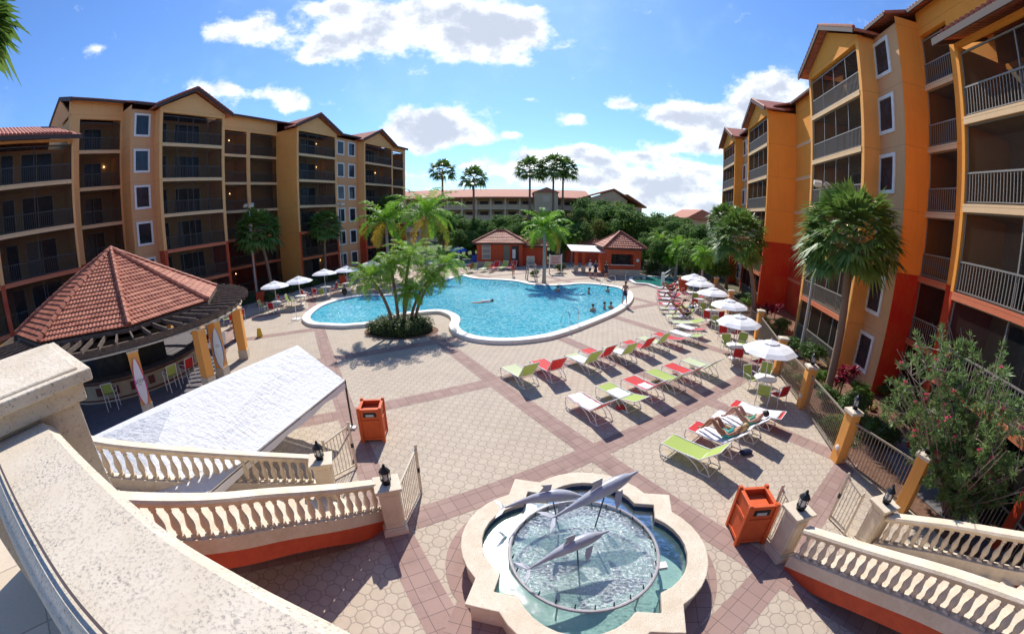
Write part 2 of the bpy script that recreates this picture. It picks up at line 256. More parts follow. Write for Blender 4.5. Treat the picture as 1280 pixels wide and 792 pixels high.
# ------------------------------------------------------------------ mesh and object helpers
COL=SC.collection
W0={}; KIDS={}
class MB:
    def __init__(s): s.v=[]; s.f=[]; s.mi=[]; s.cur=0
    def add(s,vs,fs):
        o=len(s.v); s.v.extend([tuple(v) for v in vs]); s.f.extend([tuple(i+o for i in f) for f in fs]); s.mi.extend([s.cur]*len(fs)); return s
    def box(s,a,b,T=None):
        x0,y0,z0=[min(a[i],b[i]) for i in range(3)]; x1,y1,z1=[max(a[i],b[i]) for i in range(3)]
        vs=[(x0,y0,z0),(x1,y0,z0),(x1,y1,z0),(x0,y1,z0),(x0,y0,z1),(x1,y0,z1),(x1,y1,z1),(x0,y1,z1)]
        if T is not None: vs=[T@Vector(v) for v in vs]
        return s.add(vs,[(0,3,2,1),(4,5,6,7),(0,1,5,4),(1,2,6,5),(2,3,7,6),(3,0,4,7)])
    def hexa(s,lo,hi):          # bottom quad, top quad
        return s.add(list(lo)+list(hi),[(3,2,1,0),(4,5,6,7),(0,1,5,4),(1,2,6,5),(2,3,7,6),(3,0,4,7)])
    def bar(s,p,q,w,h=None,up=(0,0,1)):
        p,q=Vector(p),Vector(q); h=h or w; d=(q-p).normalized(); a=d.cross(Vector(up))
        if a.length<1e-4: a=d.cross(Vector((1,0,0)))
        a.normalize(); b=a.cross(d); a*=w/2; b*=h/2
        return s.hexa([p-a-b,p+a-b,p+a+b,p-a+b],[q-a-b,q+a-b,q+a+b,q-a+b])
    def tube(s,pts,r,n=6,cap=True):
        pts=[Vector(p) for p in pts]; rs=r if isinstance(r,(list,tuple)) else [r]*len(pts); vs=[]; up=None
        for i,p in enumerate(pts):
            d=(pts[min(i+1,len(pts)-1)]-pts[max(i-1,0)]).normalized()
            if up is None: up=Vector((0,0,1)) if abs(d.z)<.95 else Vector((1,0,0))
            a=d.cross(up).normalized(); b=a.cross(d).normalized(); up=b
            for k in range(n):
                t=2*math.pi*k/n; vs.append(p+a*rs[i]*math.cos(t)+b*rs[i]*math.sin(t))
        fs=[(i*n+k,i*n+(k+1)%n,(i+1)*n+(k+1)%n,(i+1)*n+k) for i in range(len(pts)-1) for k in range(n)]
        if cap: fs+=[tuple(range(n-1,-1,-1)),tuple(range((len(pts)-1)*n,len(pts)*n))]
        return s.add(vs,fs)
    def lathe(s,prof,c=(0,0,0),n=12,sx=1,sy=1,T=None):
        vs=[];
        for r,z in prof:
            for k in range(n):
                t=2*math.pi*k/n; v=Vector((c[0]+r*sx*math.cos(t),c[1]+r*sy*math.sin(t),c[2]+z)); vs.append(T@v if T is not None else v)
        m=len(prof); fs=[(i*n+k,i*n+(k+1)%n,(i+1)*n+(k+1)%n,(i+1)*n+k) for i in range(m-1) for k in range(n)]
        fs+=[tuple(range(n-1,-1,-1)),tuple(range((m-1)*n,m*n))]
        return s.add(vs,fs)
    def prism(s,poly,z0,z1):
        n=len(poly); vs=[(p[0],p[1],z0) for p in poly]+[(p[0],p[1],z1) for p in poly]
        return s.add(vs,[tuple(range(n-1,-1,-1)),tuple(range(n,2*n))]+[(i,(i+1)%n,n+(i+1)%n,n+i) for i in range(n)])
    def extrude(s,poly3,d):     # any planar polygon, pushed by vector d
        n=len(poly3); a=[Vector(p) for p in poly3]; b=[p+Vector(d) for p in a]
        return s.add(a+b,[tuple(range(n-1,-1,-1)),tuple(range(n,2*n))]+[(i,(i+1)%n,n+(i+1)%n,n+i) for i in range(n)])
    def sweep(s,path,prof,closed=False):   # prof: (offset to the left-normal, z); path in xy with z
        P=[Vector(p) for p in path]; n=len(P); m=len(prof); vs=[]
        for i,p in enumerate(P):
            a=P[(i-1)%n] if closed or i>0 else p; b=P[(i+1)%n] if closed or i<n-1 else p
            d1=(p-a).to_2d(); d2=(b-p).to_2d()
            if d1.length<1e-6: d1=d2
            if d2.length<1e-6: d2=d1
            d1.normalize(); d2.normalize(); n1=Vector((-d1.y,d1.x)); n2=Vector((-d2.y,d2.x)); nn=(n1+n2)
            nn.normalize(); k=1/max(.45,nn.dot(n1)); nn*=k
            for o,z in prof: vs.append((p.x+nn.x*o,p.y+nn.y*o,p.z+z))
        fs=[]
        for i in range(n if closed else n-1):
            for k in range(m): fs.append((i*m+k,((i+1)%n)*m+k,((i+1)%n)*m+(k+1)%m,i*m+(k+1)%m))
        if not closed: fs+=[tuple(range(m)),tuple(range(n*m-1,(n-1)*m-1,-1))]
        return s.add(vs,fs)
    def sphere(s,c,r,n=10,m=7,sx=1,sy=1,sz=1):
        prof=[(max(1e-3,r*math.sin(math.pi*i/m)),-r*sz*math.cos(math.pi*i/m)) for i in range(m+1)]
        return s.lathe(prof,c,n,sx,sy)
    def build(s,name,mats,parent=None,world=True,smooth=False,bevel=0,loc=None,flip=False):
        me=bpy.data.meshes.new(name)
        vs=s.v
        if parent is not None and world:
            off=W0[parent.name]
            vs=[(v[0]-off[0],v[1]-off[1],v[2]-off[2]) for v in vs]
        elif loc is not None: vs=[(v[0]-loc[0],v[1]-loc[1],v[2]-loc[2]) for v in vs]
        me.from_pydata(vs,[],s.f)
        ml=mats if isinstance(mats,(list,tuple)) else [mats]
        for m in ml: me.materials.append(m)
        if len(ml)>1: me.polygons.foreach_set('material_index',s.mi)
        me.update()
        bm=bmesh.new(); bm.from_mesh(me); bmesh.ops.recalc_face_normals(bm,faces=bm.faces); bm.to_mesh(me); bm.free()
        if smooth:
            me.polygons.foreach_set('use_smooth',[True]*len(me.polygons)); 
            try: me.set_sharp_from_angle(angle=R(42))
            except Exception: pass
        o=bpy.data.objects.new(name,me); COL.objects.link(o)
        if parent is not None: o.parent=parent; KIDS.setdefault(parent.name,[]).append(o); W0[o.name]=W0[parent.name] if world else Vector((0,0,0))
        elif loc is not None: o.location=loc; W0[o.name]=Vector(loc)
        else: W0[o.name]=Vector((0,0,0))
        if bevel:
            b=o.modifiers.new('bevel','BEVEL'); b.width=bevel; b.segments=2; b.limit_method='ANGLE'; b.angle_limit=R(40)
        return o
def raw(name,vs,fs,mats,parent=None,mi=None,smooth=False,loc=None,world=False):
    b=MB(); b.v=vs; b.f=fs; b.mi=mi or [0]*len(fs)
    me=bpy.data.meshes.new(name); me.from_pydata([tuple(v) for v in vs],[],fs)
    ml=mats if isinstance(mats,(list,tuple)) else [mats]
    for m in ml: me.materials.append(m)
    if mi: me.polygons.foreach_set('material_index',mi)
    if smooth: me.polygons.foreach_set('use_smooth',[True]*len(me.polygons))
    me.update(); o=bpy.data.objects.new(name,me); COL.objects.link(o); W0[o.name]=Vector((0,0,0))
    if parent is not None: o.parent=parent; KIDS.setdefault(parent.name,[]).append(o)
    if loc is not None: o.location=loc
    return o
def tag(o,label=None,cat=None,group=None,kind=None):
    for k,v in (('label',label),('category',cat),('group',group),('kind',kind)):
        if v: o[k]=v
        elif k in o: del o[k]
    return o
def thing(name,label,cat,loc=(0,0,0),rz=0,group=None):
    o=bpy.data.objects.new(name,None); COL.objects.link(o); o.location=loc; o.rotation_euler=(0,0,rz); o.empty_display_size=.2
    W0[o.name]=Vector(loc); return tag(o,label,cat,group)
def copy_tree(o,loc=None,rz=None,label=None,group=None,parent=None,scale=None):
    c=o.copy(); COL.objects.link(c); c.parent=parent
    if parent is None:
        if loc is not None: c.location=loc
        if rz is not None: c.rotation_euler=(0,0,rz)
        if scale is not None: c.scale=(scale,)*3 if isinstance(scale,(int,float)) else scale
        if label: c['label']=label
        if group: c['group']=group
    W0[c.name]=Vector((0,0,0))
    for ch in KIDS.get(o.name,()): copy_tree(ch,parent=c)
    return c
def struct(o): o['kind']='structure'; return o
def Tm(loc,rz=0): return Matrix.Translation(loc)@Matrix.Rotation(rz,4,'Z')
def smoothpath(pts,n=6,closed=False):
    P=[Vector(p) for p in pts]; m=len(P); out=[]
    for i in range(m if closed else m-1):
        p0=P[(i-1)%m] if closed or i>0 else P[i]; p1=P[i]; p2=P[(i+1)%m]; p3=P[(i+2)%m] if closed or i<m-2 else p2
        for k in range(n):
            t=k/n; out.append(.5*((2*p1)+(p2-p0)*t+(2*p0-5*p1+4*p2-p3)*t*t+(3*p1-p0-3*p2+p3)*t**3))
    if not closed: out.append(P[-1])
    return out
def inside(x,y,poly):
    r=False; n=len(poly); j=n-1
    for i in range(n):
        xi,yi=poly[i][0],poly[i][1]; xj,yj=poly[j][0],poly[j][1]
        if (yi>y)!=(yj>y) and x<(xj-xi)*(y-yi)/(yj-yi)+xi: r=not r
        j=i
    return r
def fill(name,poly,z,m,parent=None,loc=None):
    bm=bmesh.new(); vs=[bm.verts.new((p[0],p[1],z)) for p in poly]; es=[bm.edges.new((vs[i],vs[(i+1)%len(vs)])) for i in range(len(vs))]
    bmesh.ops.triangle_fill(bm,edges=es,use_beauty=True); bmesh.ops.recalc_face_normals(bm,faces=bm.faces)
    for f in bm.faces:
        if f.normal.z<0: f.normal_flip()
    me=bpy.data.meshes.new(name); bm.to_mesh(me); bm.free(); me.materials.append(m); o=bpy.data.objects.new(name,me); COL.objects.link(o)
    W0[o.name]=Vector((0,0,0))
    if parent is not None:
        off=W0[parent.name]
        for v in me.vertices: v.co-=off
        o.parent=parent
    return o
# ------------------------------------------------------------------ the ground, the deck and its bands
az=R(-31.48); E1=Vector((math.sin(az),math.cos(az))); E2=Vector((math.cos(az),-math.sin(az)))
def PQ(a,b): return E1*a+E2*b
FL=dict(O=Vector((-23.92,20.62)),a=R(16.2)); FR=dict(O=Vector((16.34,18.2)),a=R(18.3))
def LW(s,w,z=0): a=FL['a']; return Vector((FL['O'].x+s*math.sin(a)-w*math.cos(a),FL['O'].y+s*math.cos(a)+w*math.sin(a),z))
def RW(s,w,z=0): a=FR['a']; return Vector((FR['O'].x+s*math.sin(a)+w*math.cos(a),FR['O'].y+s*math.cos(a)-w*math.sin(a),z))
def disc(r,n=96): return [(r*math.cos(2*math.pi*i/n),r*math.sin(2*math.pi*i/n)) for i in range(n)]
gr=struct(fill('ground',disc(1500),-.06,earthM))
FENCE=[(9.51,4.5),(9.2,6.95),(10.32,10.18),(11.4,13.31),(13.52,18.09),(14.9,23.7),(16.8,29.3)]
DECK=[(-27,-9),(12,-9),(9.9,2)]+[(x+.25,y) for x,y in FENCE]+[(17.6,33),(15.6,36.2),(13.9,38.4),(14,50),(-7,52),(-9,46)]+[tuple(LW(s,-1.9)[:2]) for s in (28,20,10,0,-8,-18)]+[(-31,-2)]
deck=struct(fill('pool_deck',DECK,0,deckM))
# pool outline: outer edge of the raised white coping, traced on its top
PZ=.19
POOLPX=[(377,396.4),(382,402.7),(391,405.2),(401,405.9),(426.3,407.1),(440.3,406.2),(459,404.6),(480,400),(505,393),(534,389.4),(547.4,388.8),(555,390.8),(561.5,394.3),(563.4,399.3),(560.8,406.9),(567,414.5),(584.2,421.4),(609.4,425.2),(634.7,425.9),(660,424.3),(685.2,420.8),(700,417.2),(717.9,411.5),(743,402),(768.4,391.3),(783.5,382.5),(791.7,373),(791,366),(784.8,361),(776,357.9),(755.8,354.7),(736.8,353),(717.9,353),(698,354.7),(672.6,354.5),(653.6,350.7),(634.7,348.6),(615.8,347.6),(596.8,346.3),(584.2,343.2),(578,341.9),(560,346.5),(530,357),(495,366),(456.8,367.4),(429,371),(401,378.7),(385.9,386.9)]
pool=[gp(x,y,PZ) for x,y in POOLPX]
pool=smoothpath(pool,4,True); pool2=[(p.x,p.y) for p in pool]
area=sum(pool[i].x*pool[(i+1)%len(pool)].y-pool[(i+1)%len(pool)].x*pool[i].y for i in range(len(pool)))
SG=1 if area>0 else -1
FC=PQ(3.45,3.65)                                   # fountain centre
# red bands: a lattice of two-tile strips, kept where the deck is open
T=.31647; PER=17*T; C10,C20=.82,.95
bn=MB(); segs=[]
for k in range(-3,11):
    for j in range(-170,330):
        c=C10+PER*k; q=C20+T*(j+.5)
        if abs(((q-C20+PER/2)%PER)-PER/2)<T: 
            if True: pass
        P=PQ(c,q)
        if inside(P.x,P.y,DECK) and not inside(P.x,P.y,pool2) and not (P.x<-11.2 and P.y<15): segs.append(('a',k,j))
    for j in range(-90,250):
        c=C20+PER*k; q=C10+T*(j+.5)
        if abs(((q-C10+PER/2)%PER)-PER/2)<T: continue
        P=PQ(q,c)
        if inside(P.x,P.y,DECK) and not inside(P.x,P.y,pool2) and not (P.x<-11.2 and P.y<15): segs.append(('b',k,j))
for t,k,j in segs:
    if t=='a': q0,q1,r0,r1=PER*k-T,PER*k+T,T*j,T*(j+1)
    else: q0,q1,r0,r1=T*j,T*(j+1),PER*k-T,PER*k+T
    bn.add([(q0,r0,0),(q1,r0,0),(q1,r1,0),(q0,r1,0)],[(0,1,2,3)])
bo=bn.build('paving_bands',bandM); M3=Matrix(((E1.x,E2.x,0),(E1.y,E2.y,0),(0,0,1)))
o2=PQ(C10,C20)
for v in bo.data.vertices: v.co=Vector((v.co.x,v.co.y,0))
# local axes run along the lattice; E1,E2 is left-handed, so use E2,-E1... swap to a proper rotation
for v in bo.data.vertices: v.co=Vector((v.co.y,v.co.x,0))
bo.location=(o2.x,o2.y,.005); bo.rotation_euler=(0,0,math.atan2(E2.y,E2.x)); 
bm=bmesh.new(); bm.from_mesh(bo.data)
bmesh.ops.recalc_face_normals(bm,faces=bm.faces)
for f in bm.faces:
    if f.normal.z<0: f.normal_flip()
bm.to_mesh(bo.data); bm.free(); struct(bo)
# bar floor in the shade, garden soil, service path
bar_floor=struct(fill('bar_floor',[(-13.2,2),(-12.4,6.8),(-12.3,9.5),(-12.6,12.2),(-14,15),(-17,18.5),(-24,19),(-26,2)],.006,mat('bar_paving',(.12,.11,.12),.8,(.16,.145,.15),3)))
gb=[(x+.35,y) for x,y in FENCE]
garden=struct(fill('garden_mulch',gb+[tuple(RW(s,3)[:2]) for s in (14,0,-14,-22)]+[(9.9,2)],-.02,mulchM))
path=struct(fill('service_path',[tuple(p) for p in [(10.2,-6),(10.6,5.5),(11.8,7.6),(13.2,7.2),(15.5,3),(16,-6)]],.0,shadePathM))
lawn=struct(fill('lawn',[(-40,46),(-9,44.5),(-7,52.5),(16,52.5),(18,42),(40,55),(40,110),(-40,110)],-.03,mat('lawn_green',(.06,.11,.025),.95,(.10,.15,.04),2,bump=.8,bscale=60)))

# ------------------------------------------------------------------ pool
pt_=thing('swimming_pool','large turquoise free-form swimming pool with raised white coping','pool',(0,22,0))
b=MB(); b.sweep([(p.x,p.y,0) for p in pool],[(0,.0),(0,PZ-.07),(-SG*-.03,PZ),(SG*.50,PZ),(SG*.55,PZ-.03),(SG*.55,0)],True); b.build('coping',mat('pool_coping',(.80,.78,.72),.7,(.70,.66,.58),7,bump=.15),pt_)
b=MB(); b.sweep([(p.x,p.y,0) for p in pool],[(SG*.552,PZ-.10),(SG*.552,PZ-.035),(SG*.560,PZ-.035),(SG*.560,PZ-.10)],True); b.build('waterline_tiles',mat('waterline_blue',(.01,.05,.16),.3,(.03,.11,.25),20),pt_)
inner=[]
n=len(pool)
for i in range(n):
    a,c=pool[(i-1)%n],pool[(i+1)%n]; d=(c-a).to_2d().normalized(); nn=Vector((-d.y,d.x))*SG; inner.append((pool[i].x+nn.x*.54,pool[i].y+nn.y*.54))
g=NG('pool_water'); v=g.tc.outputs['Object']
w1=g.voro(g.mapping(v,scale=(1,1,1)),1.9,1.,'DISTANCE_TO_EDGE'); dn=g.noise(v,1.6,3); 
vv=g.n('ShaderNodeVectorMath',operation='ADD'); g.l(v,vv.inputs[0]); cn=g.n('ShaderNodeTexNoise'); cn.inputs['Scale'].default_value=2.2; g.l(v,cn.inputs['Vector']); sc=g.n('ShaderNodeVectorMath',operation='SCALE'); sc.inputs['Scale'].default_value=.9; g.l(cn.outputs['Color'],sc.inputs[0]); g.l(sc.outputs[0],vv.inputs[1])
caustic_web=g.voro(vv.outputs[0],2.6,1.,'DISTANCE_TO_EDGE').outputs['Distance']; caustic_web=g.rng(caustic_web,.0,.22,1,0)  # caustic-like web of light, painted into the water colour below
c=g.mix(g.rng(g.noise(v,.13,3),.38,.62),(.008,.38,.56),(.075,.62,.78)); c=g.mix(g.math('MULTIPLY',g.math('POWER',caustic_web,1.5),.8),c,(.36,.88,.95))
g.l(c,g.b.inputs['Base Color']); g.b.inputs['Roughness'].default_value=.06; g.b.inputs['Specular IOR Level'].default_value=.5; g.b.inputs['IOR'].default_value=1.33
h=g.math('ADD',g.noise(g.mapping(v,scale=(1,1.5,1)),3.2,5,.65),g.math('MULTIPLY',g.noise(v,11,3,.6),.35)); g.bump(h,1.,.24); waterM=g.m
wt=struct(fill('pool_water',inner,PZ-.09,waterM))
# ------------------------------------------------------------------ buildings
def mxs(s0,s1,sgn): return (s0*sgn,s1*sgn)
prng=random.Random(77)
def building(F,sgn,label,cat,secs,nb,name,s_end,core0):
    O=F['O']; a=F['a']; rz=(math.pi/2-a) if sgn>0 else (math.pi/2-a)+math.pi
    root=thing(name,label,cat,(O.x,O.y,0),rz)
    def B(): return MB()
    def bx(m,s0,s1,w0,w1,z0,z1): m.box((s0*sgn,w0,z0),(s1*sgn,w1,z1))
    def out(m,nm,mt,par=root,**k): 
        o=m.build(nm,mt,par,world=False,**k); return o
    wall=B(); brown=B(); och=B(); trim=B()
    D=2.1; ZT=14.72
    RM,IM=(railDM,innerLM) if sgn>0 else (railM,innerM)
    def bay(s0,s1,w,levels,ztop,npan,style=0,door=None):
        """open screened balconies of one vertical stack"""
        for lv in range(levels):
            z0=2.5*lv; z1=z0+2.5 if lv<levels-1 else ztop
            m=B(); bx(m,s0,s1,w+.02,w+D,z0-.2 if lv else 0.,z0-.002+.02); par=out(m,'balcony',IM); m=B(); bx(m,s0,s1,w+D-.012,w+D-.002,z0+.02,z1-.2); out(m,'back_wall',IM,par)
            if lv:
                m=B(); bx(m,s0,s1,w-.03,w+.02,z0-.2,z0+.03); out(m,'slab_edge',trimM,par)
            m=B(); L=s1-s0; n=max(6,int(L/.125)); t=.024
            bx(m,s0+.02,s1-.02,w+.05,w+.09,z0+.88,z0+.93); bx(m,s0+.02,s1-.02,w+.05,w+.09,z0+.08,z0+.11)
            for i in range(n): x=s0+.04+(L-.08)*i/(n-1); bx(m,x-t/2,x+t/2,w+.06,w+.08,z0+.1,z0+.89)
            out(m,'railing',RM,par)
            m=B()
            for i in range(npan+1):
                x=s0+.03+(L-.06)*i/npan; bx(m,x-.025,x+.025,w+.11,w+.15,z0+.03,z1-.2)
            bx(m,s0+.01,s1-.01,w+.105,w+.155,z0+.03,z0+.07); bx(m,s0+.01,s1-.01,w+.105,w+.155,z1-.24,z1-.19)
            out(m,'screen_frame',RM,par)
            m=B(); m.add([(s0*sgn,w+.13,z0+.05),(s1*sgn,w+.13,z0+.05),(s1*sgn,w+.13,z1-.15),(s0*sgn,w+.13,z1-.15)],[(0,1,2,3)]); out(m,'insect_screen',screenM,par)
            # door / window on the back wall
            ww=min(2.2,L*.42); xc=s0+L*(.60 if L>4 else .5)
            m=B(); zf=z0+.05; zt=z0+1.95
            for (p,q,r,s) in ((xc-ww/2-.06,xc+ww/2+.06,zt,zt+.07),(xc-ww/2-.06,xc-ww/2,zf,zt),(xc+ww/2,xc+ww/2+.06,zf,zt),(xc-.02,xc+.02,zf,zt)): bx(m,p,q,w+D-.07,w+D-.02,r,s)
            fr=out(m,'door_frame',creamM,par); m=B(); bx(m,xc-ww/2,xc+ww/2,w+D-.045,w+D-.015,zf,zt); out(m,'door_pane',glassM,par)
            if prng.random()<.5: m=B(); cw_=ww*prng.uniform(.2,.5); bx(m,xc-ww/2,xc-ww/2+cw_,w+D-.052,w+D-.047,zf,zt-.02); out(m,'curtain',curtM,par)
            if prng.random()<.14: m=B(); m.sphere(((xc+ww/2+.28)*sgn,w+D-.09,zf+1.65),.055,8,6); out(m,'wall_lamp',lampM,par)
            if L>4:
                m=B(); x=s0+.9; 
                for (p,q,r,s) in ((x-.42,x+.42,zt,zt+.07),(x-.42,x-.36,zf,zt),(x+.36,x+.42,zf,zt)): bx(m,p,q,w+D-.07,w+D-.02,r,s)
                fr=out(m,'window_frame',creamM,par); m=B(); bx(m,x-.36,x+.36,w+D-.045,w+D-.015,zf,zt); out(m,'window_pane',glassM,par)
        bx(wall,s0-.0,s1,w+D,w+D+.2,0,ztop)
    def windows(s0,s1,w,xs,ww=.98,hh=1.35):
        bw=B(); bx(bw,s0,s1,w,w+.3,0,15.0); out(bw,'window_wall',brownM)
        for lv in range(6):
            z0=.72+2.5*lv
            for xc in xs:
                m=B(); e=.15
                for (p,q,r,s) in ((xc-ww/2-e,xc+ww/2+e,z0-e,z0),(xc-ww/2-e,xc+ww/2+e,z0+hh,z0+hh+e),(xc-ww/2-e,xc-ww/2,z0,z0+hh),(xc+ww/2,xc+ww/2+e,z0,z0+hh)): bx(m,p,q,w-.07,w-.001,r,s)
                fr=out(m,'window',whiteM); m=B(); bx(m,xc-ww/2,xc+ww/2,w-.02,w-.004,z0,z0+hh); out(m,'pane',glassM,fr)
    zm=lambda w:15.08+(w+.4)*.302
    RW_=6.6; ZR=zm(RW_)
    for sc in secs:
        k=sc[0]
        if k=='gable':
            _,s0,s1,npan,retm=sc; post=.24
            bay(s0+post,s1-post,0,6,ZT,npan)
            for x in (s0,s1-post): bx(och if (retm=='och' and sgn<0) else wall,x,x+post,0.001,D+.1,0,ZT)
            rm=och if retm=='och' else wall
            bx(rm,s0-.012,s0,.012,D+1.6,0,15.0)            # return wall
            bx(rm,s1,s1+.012,.012,D+1.6,0,15.0)
            xm=(s0+s1)/2; wall.extrude([(s0*sgn,0,ZT),(s1*sgn,0,ZT),(s1*sgn,0,15.05),(xm*sgn,0,16.42),(s0*sgn,0,15.05)],(0,.3,0))
            gr_=B(); pk=16.62; ov=.5
            for sx,se in ((s0-ov,xm),(s1+ov,xm)):
                A=[(sx*sgn,-.42,15.0-.03),(se*sgn,-.42,pk),(se*sgn,5.2,pk),(sx*sgn,1.2,15.0-.03)]
                gr_.hexa([(x,y,z) for x,y,z in A],[(x,y,z+.13) for x,y,z in A])
            g_=out(gr_,'gable_roof',roofM); f_=B()
            for sx in (s0-ov,s1+ov): f_.bar((sx*sgn,-.45,14.95),(xm*sgn,-.45,pk-.02),.07,.2)
            out(f_,'fascia',fasciaM,g_)
            r_=B(); nn=int((s1-s0)/2/.3)
            for sx in (s0-ov,s1+ov):
                for i in range(nn+2):
                    t=i/(nn+2.); t2=(i+.92)/(nn+2.); p=Vector((sx*sgn,-.40,15.13)).lerp(Vector((xm*sgn,-.40,pk+.16)),t); q=Vector((sx*sgn,-.40,15.13)).lerp(Vector((xm*sgn,-.40,pk+.16)),t2); r_.tube([p,q],[.085,.11],7)
            out(r_,'rake_tiles',tileM,g_)
        elif k=='niche':
            _,s0,s1,w,opens,hw=sc
            for (p,q,npan) in opens: bay(p,q,w,6,14.66,npan)
            bx(wall,s0,s1,w,w+.25,14.66,zm(w)-.1)
            xs=[s0]+[v for o in opens for v in o[:2]]+[s1]
            for i in range(0,len(xs),2):
                if xs[i+1]-xs[i]>.02: bx(wall,xs[i],xs[i+1],w,w+D,0,14.66)
        elif k=='win':
            _,s0,s1,w,xs=sc; windows(s0,s1,w,xs)
            bx(wall,s0,s0+.012,w+.012,4.9,0,15.0) if False else None
        elif k=='ret':
            _,s0,w0,w1=sc; bx(wall,s0-.02,s0,w0,w1,0,15.3)
        # main roof over this section
    m=B(); ft=[]
    for sc in secs:
        if sc[0]=='ret': continue
        s0,s1=sc[1],sc[2]; w={'gable':.9,'niche':sc[3] if sc[0]=='niche' else 0,'win':sc[3] if sc[0]=='win' else 0}[sc[0]]
        we=w-.45 if sc[0]!='gable' else .5
        A=[(s0*sgn,we,zm(we)),(s1*sgn,we,zm(we)),(s1*sgn,RW_,ZR),(s0*sgn,RW_,ZR)]
        m.hexa(A,[(x,y,z+.13) for x,y,z in A]); ft.append((s0,s1,we))
    s00=min(t[0] for t in ft); s11=max(t[1] for t in ft)
    A=[(s00*sgn,RW_,ZR+.001),(s11*sgn,RW_,ZR+.001),(s11*sgn,13.6,15),(s00*sgn,13.6,15)]; m.hexa(A,[(x,y,z+.13) for x,y,z in A])
    rf=out(m,'roof',roofM); m=B()
    for s0,s1,we in ft:
        if we>.55 or True: m.box((s0*sgn,we-.06,zm(we)-.10),(s1*sgn,we,zm(we)+.035))
    for s in (s00-.03,s11+.03):
        wq=ft[0][2] if s<0 else ft[-1][2]
        m.bar((s*sgn,wq,zm(wq)-.02),(s*sgn,RW_,ZR-.02),.08,.3)
        m.bar((s*sgn,RW_,ZR-.02),(s*sgn,13.6,15),.08,.3)
    out(m,'fascia',fasciaM,rf)
    bx(wall,core0,s_end,4.9,13,0,15.05)
    e0=core0 if True else 0
    for s in (core0,s_end):
        wall.extrude([(s*sgn,2.6,14.9),(s*sgn,RW_,ZR-.03),(s*sgn,13,15.0)],(.12*sgn if s==core0 else -.12*sgn,0,0))
    # the lower block nearer the camera: five storeys
    for (s0,s1,npan) in nb['bays']:
        bay(s0+.13,s1-.13,nb['w'],5,12.2,npan)
        for x in (s0,s1-.13): bx(wall,x,x+.13,nb['w']+.001,nb['w']+D,0,12.2)
    s0=min(b_[0] for b_ in nb['bays']); s1=max(b_[1] for b_ in nb['bays'])
    bx(wall,s1-.005,s1+.012,nb['w']+.01,4.9,0,12.25)
    bx(wall,s0,s1+.01,nb['w']+D+.2,12,0,12.2); bx(wall,s0,s1,nb['w'],nb['w']+.2,12.2,12.32)
    m=B(); we=nb['w']-.55; wr=nb['w']+4.0; zz0,zz1=12.36,13.95
    A=[(s0*sgn,we,zz0),((s1+.35)*sgn,we,zz0),((s1+nb.get('hip',.35))*sgn,wr,zz1),(s0*sgn,wr,zz1)]; m.hexa(A,[(x,y,z+.13) for x,y,z in A])
    A=[(s0*sgn,wr,zz1),((s1+nb.get('hip',.35))*sgn,wr,zz1),((s1+.35)*sgn,12,12.4),(s0*sgn,12,12.4)]; m.hexa(A,[(x,y,z+.13) for x,y,z in A])
    r2=out(m,'lower_roof',roofM); m=B(); m.box((s0*sgn,we-.06,zz0-.14),((s1+.38)*sgn,we,zz0+.08)); m.bar(((s1+.36)*sgn,we,zz0),((s1+nb.get('hip',.35))*sgn,wr,zz1),.07,.25); out(m,'fascia',fasciaM,r2)
    m=B(); nn=int((s1-s0)/.24)
    for i in range(nn): x=(s0+.12+i*.24)*sgn; m.tube([(x,we-.02,zz0+.15),(x,we+.5,zz0+.34)],[.085,.075],6)
    out(m,'eave_tiles',tileM,r2)
    out(wall,'wall',orangeM if sgn>0 else orangeRM)
    if och.v: out(och,'return_wall',orangeAllM)
    # recolour tan return side
    return root
g=NG('screen_mesh'); 
tr=g.n('ShaderNodeBsdfTransparent'); df=g.n('ShaderNodeBsdfDiffuse'); df.inputs[0].default_value=(.03,.028,.026,1); mx=g.n('ShaderNodeMixShader'); mx.inputs[0].default_value=.52
g.l(tr.outputs[0],mx.inputs[1]); g.l(df.outputs[0],mx.inputs[2]); g.l(mx.outputs[0],g.t.nodes['Material Output'].inputs[0]); screenM=g.m
g=NG('roof_tiles'); v=g.tc.outputs['Object']; wv=g.n('ShaderNodeTexWave'); wv.wave_type='BANDS'; wv.bands_direction='X'; wv.inputs['Scale'].default_value=1.35; g.l(v,wv.inputs['Vector'])
wy=g.n('ShaderNodeTexWave'); wy.bands_direction='Y'; wy.wave_profile='SAW'; wy.inputs['Scale'].default_value=.9; g.l(v,wy.inputs['Vector'])
c=g.mix(g.rng(g.noise(v,5,6,.7),.35,.65),(.34,.095,.055),(.50,.17,.095)); g.l(c,g.b.inputs['Base Color']); g.b.inputs['Roughness'].default_value=.7
g.bump(g.math('ADD',wv.outputs['Fac'],g.math('MULTIPLY',wy.outputs['Fac'],.5)),.8,.07); roofM=g.m
tileM=mat('clay_tile',(.40,.12,.065),.65,(.30,.085,.05),7,bump=.3)
building(FL,1,'long six-storey orange apartment block with screened balconies left of the pool','apartment building',
  [('niche',-6.0,-1.9,2.7,[(-5.2,-2.05,1)],0),('win',-1.9,-.01,.87,[-1.03]),('ret',-1.9,.88,4.9),('gable',0,5.73,4,'wall'),
   ('niche',5.75,13.82,2.9,[(6.9,10.1,1),(10.5,13.8,1)],0),('gable',13.84,19.65,4,'och'),('win',19.67,24.42,.9,[21.25,23.2]),('gable',24.44,30.55,4,'wall'),
   ('niche',30.57,34.4,.5,[(30.8,33.9,1)],0)],
  dict(w=-1.5,bays=[(-21.2,-16.4,2),(-16.4,-11.5,2),(-11.5,-6.6,2)],hip=-.6),'apartment_building',34.4,-6.0)
